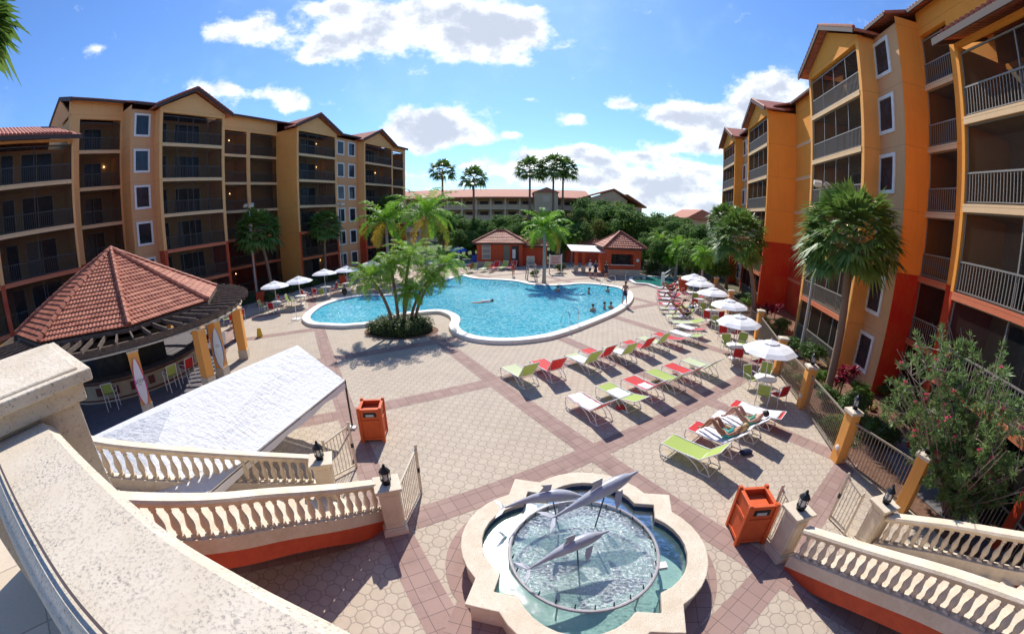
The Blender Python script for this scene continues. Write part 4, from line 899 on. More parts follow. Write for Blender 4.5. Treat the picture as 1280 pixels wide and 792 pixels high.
# ------------------------------------------------------------------ bar pavilion with tiled octagonal roof and pergola ring
GC=Vector((-18.1,12.1)); RE=5.25; ZEV=3.05
dA=ray(138,312); ZAP=CAMH+GC.length/math.hypot(dA.x,dA.y)*dA.z
gz=thing('bar_pavilion','octagonal bar pavilion with red clay tiled roof and timber pergola ring','pavilion',(GC.x,GC.y,0))
a0=math.atan2(gp(158,398,3.2).y-GC.y,gp(158,398,3.2).x-GC.x); OC=[(GC.x+RE*math.cos(a0+k*math.pi/4),GC.y+RE*math.sin(a0+k*math.pi/4)) for k in range(8)]
ap=Vector((GC.x,GC.y,ZAP))
def tiled(P,Q,A,B,pitch,course,amp=.045,sub=4):
    """clay barrel tiles between eave P-Q and ridge A-B (A==B for a hip face): real relief"""
    P,Q,A,B=map(Vector,(P,Q,A,B)); W_=(Q-P).length; e=(Q-P).normalized(); mid=(A+B)/2; L=((P+Q)/2-mid).length; dn=((P+Q)/2-mid).normalized(); nr=e.cross(dn).normalized()
    if nr.z<0: nr=-nr
    rows=int(L/course); vs=[];fs=[]; cols=int(W_/pitch); du=pitch/sub
    x0=-W_/2; m=(P+Q)/2
    for r in range(rows+1):
        v0=r*course; v1=min(L,(r+1)*course)
        if v1-v0<.02: continue
        def half(v):
            t=v/L; a=P.lerp(A,0); return (P-m).dot(e)*(1-0)*1.0
        for (uu0,uu1) in [(0,0)]:
            lo0=(P.lerp(A,v0/L)-m).dot(e); hi0=(Q.lerp(B,v0/L)-m).dot(e); lo1=(P.lerp(A,v1/L)-m).dot(e); hi1=(Q.lerp(B,v1/L)-m).dot(e)
            n=max(1,int((hi0-lo0)/du)); base=len(vs)
            for i in range(n+1):
                u=lo0+(hi0-lo0)*i/n; u1=min(max(u,lo1),hi1); 
                h=amp*abs(math.sin(math.pi*(u+50*pitch)/pitch))
                pa=m-dn*0+e*u-dn*v0+nr*(h+.045); pb=m+e*u1-dn*v1+nr*(amp*abs(math.sin(math.pi*(u1+50*pitch)/pitch))+.005); pc_=m+e*u-dn*v0+nr*(h*.2)
                vs+=[pc_,pa,pb]
            for i in range(n):
                a=base+3*i; fs+=[(a,a+3,a+4,a+1),(a+1,a+4,a+5,a+2)]
    return vs,fs
g=NG('clay_roof'); v=g.tc.outputs['Object']; vo=g.voro(v,3.3,1.); sp_=g.n('ShaderNodeSeparateColor'); g.l(vo.outputs['Color'],sp_.inputs[0])
c=g.mix(sp_.outputs[0],(.31,.085,.045),(.48,.165,.09)); c=g.mix(g.rng(g.noise(v,9,6,.7),.5,.75,0,.45),c,(.20,.07,.045)); g.l(c,g.b.inputs['Base Color']); g.b.inputs['Roughness'].default_value=.7; g.bump(g.noise(v,60,3),.3,.01); clayM=g.m
for k in range(8):
    P=(*OC[k],ZEV); Q=(*OC[(k+1)%8],ZEV); vs,fs=tiled(P,Q,ap,ap,.165,.27,.04); q=MB(); q.add(vs,fs); o=q.build('roof_face',clayM,gz,smooth=True)
    b=MB(); n=17; p0,p1=Vector(P)+Vector((0,0,.08)),ap+Vector((0,0,.06))
    for i in range(n): b.tube([p0.lerp(p1,i/n),p0.lerp(p1,(i+1.12)/n if i<n-1 else 1)],[.125,.10],7)
    b.build('hip_ridge',clayM,gz,smooth=True)
b=MB(); b.prism([(GC.x+(p[0]-GC.x)*1.0,GC.y+(p[1]-GC.y)*1.0) for p in OC],ZEV-.22,ZEV-.05); b.build('eave_board',woodM,gz)
b=MB(); b.lathe([(.16,-.03),(.17,.07),(.10,.14),(.02,.18)],(ap.x,ap.y,ap.z),10); b.build('finial',clayM,gz,smooth=True)
RP=6.4
b=MB(); n=8; pr_=[(GC.x+RP*math.cos(a0+k*math.pi/4+.0),GC.y+RP*math.sin(a0+k*math.pi/4)) for k in range(8)]
def arc(r,z,n=64): return [Vector((GC.x+r*math.cos(2*math.pi*k/n),GC.y+r*math.sin(2*math.pi*k/n),z)) for k in range(n)]
b.sweep(arc(RP-.25,2.62),[(-.06,-.14),(-.06,.12),(.06,.12),(.06,-.14)],True); b.build('ring_beam',woodM,gz)
b=MB(); b.sweep(arc(RP-.25,2.62),[(-.11,-.20),(-.11,-.145),(.11,-.145),(.11,-.20)],True); b.build('beam_trim',creamM,gz)
for k in range(64):
    a=2*math.pi*k/64+.04; ca,sa=math.cos(a),math.sin(a)
    if ca<-.35: continue
    b=MB(); b.bar((GC.x+4.5*ca,GC.y+4.5*sa,2.83),(GC.x+(RP+.22)*ca,GC.y+(RP+.22)*sa,2.83),.055,.16); b.build('pergola_rafter',woodM,gz)
CB=[gp(188,519),gp(255,481),gp(280,470),gp(318,446),gp(110,560)]
def column(p,k,lab=None):
    a=math.atan2(p.y-GC.y,p.x-GC.x); T_=Tm((p.x,p.y,0),a); b=MB(); b.box((-.2,-.2,.45),(.2,.2,2.42),T_); b.build('column',orangeAllM,gz)
    b=MB(); b.box((-.225,-.225,0),(.225,.225,.45),T_); b.build('column_base',creamM,gz); b=MB(); b.box((-.225,-.225,2.36),(.225,.225,2.419),T_); b.build('column_capital',creamM,gz)
colpos=[]
for k,p in enumerate(CB[:4]):
    d=(p.to_2d()-GC); 
    p2=GC+d.normalized()*(RP-.25) if k!=2 else p.to_2d()
    colpos.append(Vector((p2.x,p2.y,0))); column(colpos[-1],k)
for a in (-62,-92,88,60,118): 
    column(Vector((GC.x+(RP-.25)*math.cos(R(a)),GC.y+(RP-.25)*math.sin(R(a)),0)),0)
# bar counter, back wall, ceiling
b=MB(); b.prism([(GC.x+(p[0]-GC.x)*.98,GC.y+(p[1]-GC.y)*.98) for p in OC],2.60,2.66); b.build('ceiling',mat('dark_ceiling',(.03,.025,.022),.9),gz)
b=MB(); 
for k in range(-8,7): 
    a1,a2=R(k*10-6),R(k*10+4-.2); 
cr=3.75
pth=[Vector((GC.x+cr*math.cos(R(a)),GC.y+cr*math.sin(R(a)),0)) for a in range(-95,70,8)]
b.sweep(pth,[(-.12,0),(-.12,.92),(.12,.92),(.12,0)]); b.build('bar_front',mat('bar_cream',(.46,.38,.25),.7,(.40,.32,.20),4),gz)
b=MB(); b.sweep(pth,[(-.34,.92),(-.34,.98),(.28,.98),(.28,.92)]); b.build('bar_top',woodM,gz)
b=MB(); b.sweep(pth,[(-.14,.10),(-.14,.16),(-.121,.16),(-.121,.10)]); b.sweep(pth,[(-.14,.78),(-.14,.84),(-.121,.84),(-.121,.78)]); b.build('bar_trim',mat('maroon_trim',(.13,.03,.025),.6),gz)
for a in range(-84,60,12):
    T_=Tm((GC.x+(cr+.13)*math.cos(R(a)),GC.y+(cr+.13)*math.sin(R(a)),0),R(a)); b=MB(); b.box((0,-.14,.32),(.02,.14,.66),T_); b.build('bar_panel',mat('maroon_trim',(.13,.03,.025),.6),gz)
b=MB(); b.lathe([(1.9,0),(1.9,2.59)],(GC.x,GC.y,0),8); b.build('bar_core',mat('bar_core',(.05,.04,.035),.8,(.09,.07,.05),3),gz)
# surfboards strapped to two columns
def surf(col,px_mid,lab,c1,c2,letters,hz,L=1.75,ringmark=False):
    d=Vector((-col.x,-col.y,0)).normalized(); a=math.atan2(d.y,d.x); 
    base=col+d*.30; t=thing('surfboard',lab,'surfboard',(base.x,base.y,0),a+math.pi/2)
    T_=Matrix.Translation((0,0,hz))
    def shape(k,y,th):
        pts=[]
        for i in range(25): s=i/24; w=.215*math.sin(math.pi*s**.85)**.72 if 0<s<1 else 0; pts.append((w*k,s))
        return [(x,y,L*(.5+(s-.5)*(1-.05*(1-k)))) for x,s in pts]+[(-x,y,L*(.5+(s-.5)*(1-.05*(1-k)))) for x,s in reversed(pts[1:-1])]
    b=MB(); b.extrude([T_@Vector(p) for p in shape(1,0.025,0)],(0,-.05,0)); b.build('board',c1,t,world=False,bevel=.006)
    b=MB(); b.extrude([T_@Vector(p) for p in shape(.80,-.026,0)],(0,-.005,0)); b.build('deck_face',c2,t,world=False)
    if letters:
        cu=bpy.data.curves.new('board_lettering','FONT'); cu.body=letters; cu.size=.17; cu.extrude=.003; cu.align_x='CENTER'; cu.align_y='CENTER'; cu.shear=.2
        oc_=bpy.data.objects.new('tmp',cu); COL.objects.link(oc_); bpy.context.view_layer.update(); me_=bpy.data.meshes.new_from_object(oc_); bpy.data.objects.remove(oc_); me_.materials.clear(); me_.materials.append(blackM); o=bpy.data.objects.new('board_lettering',me_); COL.objects.link(o); o.parent=t; o.location=(0,-.036,hz+L*.52); o.rotation_euler=(math.pi/2,R(-8),0); o.scale=(.82,1,1)
    if letters: b=MB(); b.box((-.09,-.036,hz+L*.52-.13),(.05,-.0315,hz+L*.52-.115)); b.build('lettering_underline',blackM,t,world=False)
    if ringmark: b=MB(); b.tube([(.075*math.cos(k*.3927),-.034,hz+L*.56+.05*math.sin(k*.3927)) for k in range(17)],.007,4,False); b.build('ring_mark',navyM,t,world=False)
    return t
surf(colpos[0],None,'white surfboard with a magenta edge and black lettering on the left bar column',mat('magenta',(.62,.02,.25),.3),mat('board_cream',(.80,.76,.74),.35,(.72,.70,.72),4),'SODA',.45)
surf(colpos[2],None,'pale surfboard with a blue edge on the second bar column',mat('board_blue',(.05,.14,.42),.3),mat('board_pale',(.66,.76,.78),.35,(.58,.68,.72),5),None,.45,ringmark=True)

# ------------------------------------------------------------------ railing with orange posts
fz=[Vector((x,y,0)) for x,y in FENCE]
postn=['orange fence post nearest the right stairs, with a lantern on top','orange fence post with a round light, beside the far right pedestal','orange fence post with a round light, nearest the big umbrella table','orange fence post standing behind the nearest right umbrella','orange fence post under the second right umbrella','orange fence post behind the third right umbrella','orange fence post at the far end of the right fence']
for i,p in enumerate(fz):
    q=fz[min(i+1,len(fz)-1)]-fz[max(0,i-1)]; rz=math.atan2(q.y,q.x); t=thing('fence_post',postn[i],'fence post',(p.x,p.y,0),rz,'orange posts of the garden fence'); h=1.52
    b=MB(); b.box((-.17,-.17,0),(.17,.17,h)); b.build('shaft',orangeAllM,t,world=False,bevel=.008)
    b=MB(); b.box((-.215,-.215,h),(.215,.215,h+.09)); b.hexa([(-.19,-.19,h+.09),(.19,-.19,h+.09),(.19,.19,h+.09),(-.19,.19,h+.09)],[(-.05,-.05,h+.13),(.05,-.05,h+.13),(.05,.05,h+.13),(-.05,.05,h+.13)]); b.build('cap',stoneM,t,world=False,bevel=.008)
    if i in (1,2):
        b=MB(); b.lathe([(.085,0),(.08,.03),(.03,.045)],n=14,T=Matrix.Translation((0,.171,.45))@Matrix.Rotation(-math.pi/2,4,'X')); b.build('round_light',whiteM,t,world=False)
lantern(fz[0].x,fz[0].y,1.65,'black lantern on the nearest orange fence post'); lantern(fz[1].x,fz[1].y,1.65,'black lantern on the orange fence post behind the right bin'); lantern(fz[2].x,fz[2].y,1.65,'dark lantern on the fence post beside the big umbrella table')
fl_=['bronze railing beside the far right pedestal','bronze railing behind the sunbathers','bronze railing behind the big umbrella table','bronze railing below the second right umbrella','bronze railing below the third right umbrella','bronze railing at the far end of the deck']
for i in range(len(fz)-1):
    p,q=fz[i],fz[i+1]; d=(q-p).normalized(); p2,q2=p+d*.19,q-d*.19; t=thing('metal_railing',fl_[i],'railing',((p.x+q.x)/2,(p.y+q.y)/2,0),group='bronze garden railings')
    b=MB(); b.bar(p2+Vector((0,0,1.28)),q2+Vector((0,0,1.28)),.045); b.build('top_rail',bronzeM,t); b=MB(); b.bar(p2+Vector((0,0,.12)),q2+Vector((0,0,.12)),.035); b.build('bottom_rail',bronzeM,t)
    b=MB(); L=(q2-p2).length; n=int(L/.105)
    for k in range(1,n): s=p2+d*L*k/n; b.bar(s+Vector((0,0,.12)),s+Vector((0,0,1.26)),.016)
    b.build('pickets',bronzeM,t)
# ------------------------------------------------------------------ loungers
def lounger(sm,bm_,back,name='sun_lounger'):
    """foot at x=0, head at x=+1.75, centred on y"""
    t=thing(name,'l','sun lounger'); b=MB(); w=.33
    ca,sa=math.cos(back),math.sin(back); hx,hz=1.18,.36; ex,ez=hx+.66*ca,hz+.66*sa
    for s in (-1,1):
        y=s*w
        b.tube(smoothpath([(.0,y,.30),(.05,y,.345),(.4,y,.335),(.8,y,.345),(hx,y,hz)],3),.017,6)
        b.tube([(hx,y,hz),(ex,y,ez)],.017,6)
        b.tube(smoothpath([(.0,y,.31),(-.01,y,.18),(.03,y,.05),(.16,y,.015),(.34,y,.015)],4),.016,6)
        b.tube(smoothpath([(.55,y,.335),(.85,y,.30),(1.12,y,.16),(1.26,y,.015)],4),.016,6)
        b.tube(smoothpath([(.80,y*.97,.345),(1.15,y*.97,.34),(1.42,y*.97,.20),(1.55,y*.97,.015)],4),.016,6)
        b.tube([(1.24,y,.015),(1.56,y,.015)],.015,5)
    for x,z in ((.0,.30),(.34,.015),(1.26,.015),(1.55,.015),(hx,hz-.02)): b.tube([(x,-w,z),(x,w,z)],.014,5)
    b.tube([(ex,-w,ez),(ex,w,ez)],.016,6); b.tube([(hx+.3*ca,-w*.9,hz+.3*sa),(1.42,-w*.9,.2)],.010,4); b.tube([(hx+.3*ca,w*.9,hz+.3*sa),(1.42,w*.9,.2)],.010,4)
    b.build('frame',frameM,t,world=False,smooth=True)
    b=MB(); n=10; vs=[]
    for i in range(n+1):
        x=.02+(hx-.03)*i/n; z=.345+.012*(i/n)-.022*math.sin(math.pi*i/n)
        for yy in (-w+.012,0,w-.012): vs.append((x,yy,z-(.012 if yy==0 else 0)))
    b.add(vs,[(3*i+j,3*i+j+1,3*i+4+j,3*i+3+j) for i in range(n) for j in range(2)]); b.build('seat_sling',sm,t,world=False,smooth=True)
    b=MB(); vs=[]
    for i in range(5):
        s=.66*i/4
        for yy in (-w+.012,0,w-.012): vs.append((hx+s*ca,yy,hz+s*sa-(.015 if yy==0 else 0)))
    b.add(vs,[(3*i+j,3*i+j+1,3*i+4+j,3*i+3+j) for i in range(4) for j in range(2)]); b.build('back_sling',bm_,t,world=False,smooth=True)
    b=MB()
    for sz in (-1,1): b.box((.02,sz*w-.03,.30),(.04,sz*w+.03,.36)) if False else None
    return t
B1,B2,B3=R(57),R(42),R(14)
LP={}
for nm,sm in (('green',slgM),('red',slrM),('pale',slpM)):
    for bn_,ba in (('up',B1),('mid',B2),('low',B3)): LP[nm,bn_]=lounger(sm,slgM if nm=='pale' else sm,ba)
USED=set()
def put(proto,loc,rz,label,group):
    key=proto.name
    if key not in USED: USED.add(key); proto.location=loc; proto.rotation_euler=(0,0,rz); proto['label']=label; proto['group']=group; W0[proto.name]=Vector((0,0,0)); return proto
    return copy_tree(proto,loc,rz,label,group)
def finish(protos):
    for p in protos:
        if p.name not in USED:
            for c in KIDS.get(p.name,()):
                for d in KIDS.get(c.name,()): bpy.data.objects.remove(d)
                bpy.data.objects.remove(c)
            bpy.data.objects.remove(p)
def towel(base,rz,x0,x1,mtl,lab,w=.27,back=None,over=False):
    t=MB(); n=12; vs=[]; h=[]
    for i in range(n+1):
        x=x0+(x1-x0)*i/n
        for j,y in enumerate((-w-.05 if over else -w,-w,-w/3,w/3,w,w+.05 if over else w)):
            z=.362+.006*math.sin(i*2.1+j*1.7)-.02*math.sin(math.pi*min(1,max(0,x/1.15)))
            if back is not None and x>1.18: z=.375+(x-1.18)*math.tan(back)+.006*math.sin(i*2+j)
            if over and j in (0,5): z-=.12
            vs.append((x,y+.012*math.sin(i*1.3),z))
    m=6
    t.add(vs,[(m*i+j,m*i+j+1,m*i+m+1+j,m*i+m+j) for i in range(n) for j in range(m-1)])
    o=t.build('beach_towel',mtl,None,world=False,smooth=True); o.location=base; o.rotation_euler=(0,0,rz); s=o.modifiers.new('thickness','SOLIDIFY'); s.thickness=.012; s.offset=1
    return tag(o,lab,'towel')
LDIR=R(90-148)          # foot to head, world angle
def zoom(ox,oy,k): return lambda x,y:(ox+x/k,oy+y/k)
Z5=zoom(620,380,3.96)
row1=[((60,303),'pale','up'),((203,276),'red','up'),((368,246),'pale','up'),((437,222),'red','up'),((552,208),'pale','up'),((640,182),'red','up'),((715,162),'pale','up'),((790,142),'red','low'),((870,130),'pale','low'),((900,100),'red','low')]
ordn=['first','second','third','fourth','fifth','sixth','seventh','eighth','ninth','tenth']
L1=[]
for i,(p,c,bk) in enumerate(row1):
    g_=gp(*Z5(*p),.34); cn={'pale':'green','red':'red'}[c]
    L1.append((g_.x,g_.y)); put(LP[c,bk],(g_.x,g_.y,.006),LDIR+[.03,-.05,.02,.06,-.03,.0,.05,-.04,.02,-.06][i],f'{cn} sun lounger, {ordn[i]} from the left in the row nearest the pool','sun loungers in the row nearest the pool')
towel((*L1[8],.0),LDIR,.05,1.2,towM,'white towel on a flat lounger at the right end of the poolside row'); 
towel((*L1[9],.0),LDIR,.05,1.1,towM,'white towel on the last red lounger of the poolside row'); towel((*L1[2],.0),LDIR,.3,1.1,mat('pale_blue_towel',(.62,.70,.80),.9,(.75,.78,.82),15),'pale towel on the third lounger of the poolside row'); towel((*L1[4],0),LDIR,.5,1.15,towM,'white towel on the fifth lounger of the poolside row')
row2=[((385,447),'red','mid'),((530,397),'green','low'),((652,362),'red','mid'),((762,326),'green','mid'),((848,297),'red','mid'),((936,270),'pale','mid')]
L2=[]
for i,(p,c,bk) in enumerate(row2):
    g_=gp(*Z5(*p),.34); cn={'pale':'pale green','red':'red','green':'green'}[c]; L2.append((g_.x,g_.y))
    put(LP[c,bk],(g_.x,g_.y,.006),LDIR-.03,f'{cn} sun lounger, {ordn[i]} from the left in the middle row','sun loungers in the middle row')
towel((*L2[0],0),LDIR-.03,.0,1.15,towM,'white towel covering the first red lounger of the middle row'); towel((*L2[1],0),LDIR-.03,.45,1.15,towM,'white towel on the second lounger of the middle row, with green showing'); towel((*L2[2],0),LDIR-.03,.65,1.12,towM,'rumpled white towel on the third lounger of the middle row',w=.2)
row3=[((848,665),'green','mid'),((968,597),'red','mid'),((1083,541),'pale','mid'),((1168,488),'red','low')]
L3=[]; RZ3=LDIR+.10
for i,(p,c,bk) in enumerate(row3):
    g_=gp(*Z5(*p),.34); L3.append((g_.x,g_.y)); lab=['empty green sun lounger nearest the camera','red sun lounger under the woman in teal','lounger with white towel under the second sunbather','red lounger with a white towel, last of the nearest row'][i]
    put(LP[c,bk],(g_.x,g_.y,.006),RZ3,lab,'sun loungers in the row nearest the camera')
towel((*L3[1],0),RZ3,.28,1.75,towM,'white and purple towel under the woman in teal',back=B2,w=.29); towel((*L3[2],0),RZ3,.02,1.78,towM,'white towel under the second sunbather',back=B2,w=.3); towel((*L3[3],0),RZ3,.25,1.70,towM,'white towel with purple print on the last lounger of the nearest row',back=B3,w=.3)
Z3=zoom(820,330,7.92)
far=[((5,228),'red','mid'),((8,262),'red','mid'),((5,300),'red','low'),((15,335),'red','mid'),((25,388),'red','low'),((45,432),'pale','low'),((140,468),'pale','mid'),((110,510),'pale','mid'),((165,570),'pale','low')]
LF_=[]
for i,(p,c,bk) in enumerate(far):
    g_=gp(*Z3(*p),.34); rz=R(90-105)+.02*i; LF_.append((g_.x,g_.y,rz))
    put(LP[c,bk],(g_.x,g_.y,.006),rz,f'{"red" if c=="red" else "pale green"} sun lounger, {ordn[i]} counting from the far end of the right-hand group','sun loungers in the far right group')
for i in (1,3,4): towel((LF_[i][0],LF_[i][1],0),LF_[i][2],.3,1.1,towM,f'white towel on the {ordn[i]} lounger of the far right group')
for i in (0,2,5,7): towel((LF_[i][0],LF_[i][1],0),LF_[i][2],.1+.1*i,1.16,towM if i%2==0 else purpleM,f'{"white" if i%2==0 else "purple"} towel spread on the {ordn[i]} lounger of the far right group')
t8=towel((LF_[6][0],LF_[6][1],0),LF_[6][2],.5,1.75,towM,'white towel draped over the raised back of a far right lounger',back=B2)
back_=[((584,337),'pale','up'),((601,335.5),'pale','up'),((613,334.5),'red','up'),((624,334),'green','up'),((635,333.5),'red','up')]
for i,(p,c,bk) in enumerate(back_):
    g_=gp(*p,.34); put(LP[c,bk],(g_.x,g_.y-.5,.006),R(62),f'{"red" if c=="red" else "green"} lounger, {ordn[i]} from the left in front of the red bath house','loungers by the red bath house')
finish(list(LP.values()))
# ------------------------------------------------------------------ chairs, tables, umbrellas
def chair(sm,tall=0):
    t=thing('bar_stool' if tall else 'sling_chair','c','bar stool' if tall else 'chair'); sh=.66 if tall else .38; w=.23; bt=sh+.45
    for sx in (-1,1):
        b=MB(); b.tube([(sx*w,-.20,0),(sx*w,-.21,sh)],.015,6); b.build('leg',frameM,t,world=False)
        b=MB(); b.tube([(sx*w,.26,0),(sx*w,.20,sh)],.015,6); b.build('leg',frameM,t,world=False)
    b=MB()
    for sx in (-1,1):
        b.tube([(sx*w,-.21,sh),(sx*w,.20,sh)],.015,6); b.tube([(sx*w,.20,sh),(sx*w,.30,bt)],.015,6)
    b.tube([(-w,.30,bt),(w,.30,bt)],.015,6); b.tube([(-w,-.21,sh),(w,-.21,sh)],.014,5); 
    b.build('frame',frameM,t,world=False,smooth=True)
    if tall: b=MB(); b.tube([(-w,-.205,.25),(w,-.205,.25)],.012,5); b.build('footrest',frameM,t,world=False)
    for sx in (-1,1): b=MB(); b.tube(smoothpath([(sx*(w+.015),-.21,sh-.03),(sx*(w+.02),-.20,sh+.15),(sx*(w+.02),-.05,sh+.19),(sx*(w+.01),.25,sh+.20)],3),.014,6); b.build('armrest',frameM,t,world=False,smooth=True)
    b=MB()
    b=MB(); b.box((-w+.015,-.20,sh-.006),(w-.015,.19,sh+.004)); b.build('seat',sm,t,world=False)
    b=MB(); b.hexa([(-w+.015,.20,sh+.04),(w-.015,.20,sh+.04),(w-.015,.212,sh+.04),(-w+.015,.212,sh+.04)],[(-w+.015,.29,bt-.01),(w-.015,.29,bt-.01),(w-.015,.302,bt-.01),(-w+.015,.302,bt-.01)]); b.build('backrest',sm,t,world=False)
    return t
CH={'g':chair(slgM),'r':chair(slrM)}
def table():
    t=thing('round_table','t','table'); b=MB(); b.lathe([(.42,.615),(.45,.62),(.455,.635),(.45,.65),(.04,.652)],n=24); b.build('tabletop',whiteM,t,world=False,smooth=True)
    for k in range(4):
        a=k*math.pi/2+.6; b=MB(); b.tube([(.36*math.cos(a),.36*math.sin(a),0),(.26*math.cos(a),.26*math.sin(a),.62)],.017,6); b.build('leg',frameM,t,world=False)
    return t
TB=table()
def umbrella():
    t=thing('patio_umbrella','u','umbrella'); Ru,zt,ze=1.08,2.05,1.70
    b=MB(); b.tube([(0,0,0),(0,0,2.08)],.021,8); b.build('pole',frameM,t,world=False)
    b=MB(); n=8; vs=[(0,0,zt)]
    rings=[(.28,-.055),(.55,-.125),(.82,-.22),(1.0,-.335)]
    for rr_,dz in rings:
        for k in range(16):
            a=k*math.pi/8; r=Ru*rr_*(1 if k%2==0 else .925+.0*rr_); vs.append((r*math.cos(a),r*math.sin(a),zt+dz*1.05-(0 if k%2==0 else -.0)-(.012 if k%2 else 0)))
    fs=[(0,1+k,1+(k+1)%16) for k in range(16)]
    for j in range(3): fs+=[(1+j*16+k,1+(j+1)*16+k,1+(j+1)*16+(k+1)%16,1+j*16+(k+1)%16) for k in range(16)]
    b.add(vs,fs); o=b.build('canopy',canM,t,world=False)
    b=MB(); vs=[(0,0,zt+.075)]+[(.33*(1 if k%2==0 else .93)*math.cos(k*math.pi/8),.33*(1 if k%2==0 else .93)*math.sin(k*math.pi/8),zt-.035) for k in range(16)]; b.add(vs,[(0,1+k,1+(k+1)%16) for k in range(16)]); b.build('vent',canM,t,world=False)
    b=MB(); b.lathe([(.02,0),(.028,.03),(.014,.06),(.004,.10)],(0,0,zt+.06),8); b.build('finial',whiteM,t,world=False)
    for k in range(8):
        a=k*math.pi/4; b=MB(); b.tube([(.03*math.cos(a),.03*math.sin(a),1.98),(Ru*.98*math.cos(a),Ru*.98*math.sin(a),ze-.02)],.008,4); b.build('rib',frameM,t,world=False)
    b=MB(); b.lathe([(.24,0),(.24,.04),(.05,.07),(.04,.16)],n=14); b.build('base',whiteM,t,world=False,smooth=True)
    return t
UM=umbrella()
UF=[((967,423),'big white umbrella nearest the camera on the right'),((926,391),'second white umbrella from the camera on the right'),((913,372),'third white umbrella from the camera on the right'),((893.5,358),'fourth white umbrella from the camera on the right'),((877,347.5),'fifth white umbrella from the camera on the right'),((869,341),'farthest white umbrella on the right, by the red pot'),
 ((342.3,350.3),'white umbrella nearest the bar pavilion, left of the pool'),((373.2,344),'second white umbrella from the bar pavilion'),((404.8,335.4),'third white umbrella from the bar pavilion'),((432.6,331.4),'fourth white umbrella from the bar pavilion'),((463,325),'fifth white umbrella on the left, half hidden by palm leaves'),((487,319),'sixth white umbrella on the left, mostly behind palm leaves')]
UP=[]
for i,(p,l) in enumerate(UF):
    g_=gp(*p,2.17); UP.append(g_); put(UM,(g_.x,g_.y,.006),.3*i,l,'white umbrellas on the right side' if i<6 else 'white umbrellas on the left side')
    _u=[o for o in bpy.data.objects if o.name.startswith('patio_umbrella') and abs(o.location.x-g_.x)<1e-4][0]; _u.rotation_euler=(random.uniform(-.035,.035),random.uniform(-.035,.035),.3*i)
    put(TB,(g_.x,g_.y,.006),.4*i,'round white table under the '+l.replace('big ','big ',1),'white tables under the umbrellas')
ch=[((939.8,466),'g'),((957,462),'g'),((956,485),'g'),((975,486),'r'),((909.5,425),'g'),((928,423),'g'),((922,439),'r'),((948.6,446),'r'),((905,411),'r'),((918.5,411),'r'),((885.6,392),'r'),((898,392),'r'),((897,401),'g'),((871,376.5),'r'),((880.6,384),'g'),((890.7,383),'g'),((864,366),'r'),((875.6,367),'r'),((868,369),'g'),
 ((328.4,379),'g'),((340.4,381),'r'),((351.8,372),'r'),((361.9,371.5),'g'),((373.2,371),'g'),((380.8,364.6),'r'),((390.3,365.8),'r'),((395.3,362.7),'r'),((403,363.3),'g'),((417.4,357.6),'r'),((431.3,355),'g'),((436.4,349),'r'),((452,348),'g'),((462,344),'r')]
for i,(p,c) in enumerate(ch):
    g_=gp(*p,.6); u=min(UP,key=lambda q:(q-g_).to_2d().length); d=(u-g_).to_2d()
    if d.length<.62: d2=d.normalized(); g_=Vector((u.x-d2.x*.62,u.y-d2.y*.62,0))
    j=UP.index(u); rz=math.atan2(d.y,d.x)+math.pi/2
    side='left' if i>=19 else 'right'; k=sum(1 for q in ch[:i] if q[1]==c and (ch.index(q)>=19)==(i>=19))
    near={0:'the big nearest right umbrella',1:'the second right umbrella',2:'the third right umbrella',3:'the fourth right umbrella',4:'the fifth right umbrella',5:'the farthest right umbrella',6:'the umbrella nearest the bar pavilion',7:'the second left umbrella',8:'the third left umbrella',9:'the fourth left umbrella',10:'the fifth left umbrella',11:'the sixth left umbrella'}[j]
    al=math.degrees(math.atan2(*(g_-Vector((0,0,0))).to_2d()))-math.degrees(math.atan2(u.x,u.y)); fr=g_.to_2d().length-u.to_2d().length
    pos=('front ' if fr<-.2 else 'back ' if fr>.2 else '')+('left' if al<0 else 'right')
    put(CH[c],(g_.x,g_.y,.006),rz+random.uniform(-.2,.2),f'{"green" if c=="g" else "red"} chair at the {pos} under {near}',f'sling chairs on the {side} side')
# chairs beyond the bar columns
for i,(p,c,l) in enumerate([((283,396),'g','green chair seen between the bar columns'),((293,398),'r','red chair seen beyond the bar, by the pool deck'),((300,392),'r','red chair beyond the bar, behind the others'),((250,412),'r','red chair half hidden behind the bar column'),((254,428),'r','red chair seen through the gap beside the blue surfboard')]):
    g_=gp(*p,.5); put(CH[c],(g_.x,g_.y,.006),2.2+i,l,'chairs beyond the bar')
ST={'g':chair(slgM,1),'r':chair(slrM,1)}
Z6=zoom(100,380,5.28)
for p,c,l in (((180,520),'g','green bar stool left of the magenta surfboard'),((580,405),'g','green bar stool right of the magenta surfboard'),((690,360),'r','red bar stool beside the bar column')):
    g_=gp(*Z6(*p),1.05); 
    d=(GC-g_.to_2d()); put(ST[c],(g_.x,g_.y,.012),math.atan2(d.y,d.x)+math.pi/2,l,'bar stools at the counter')
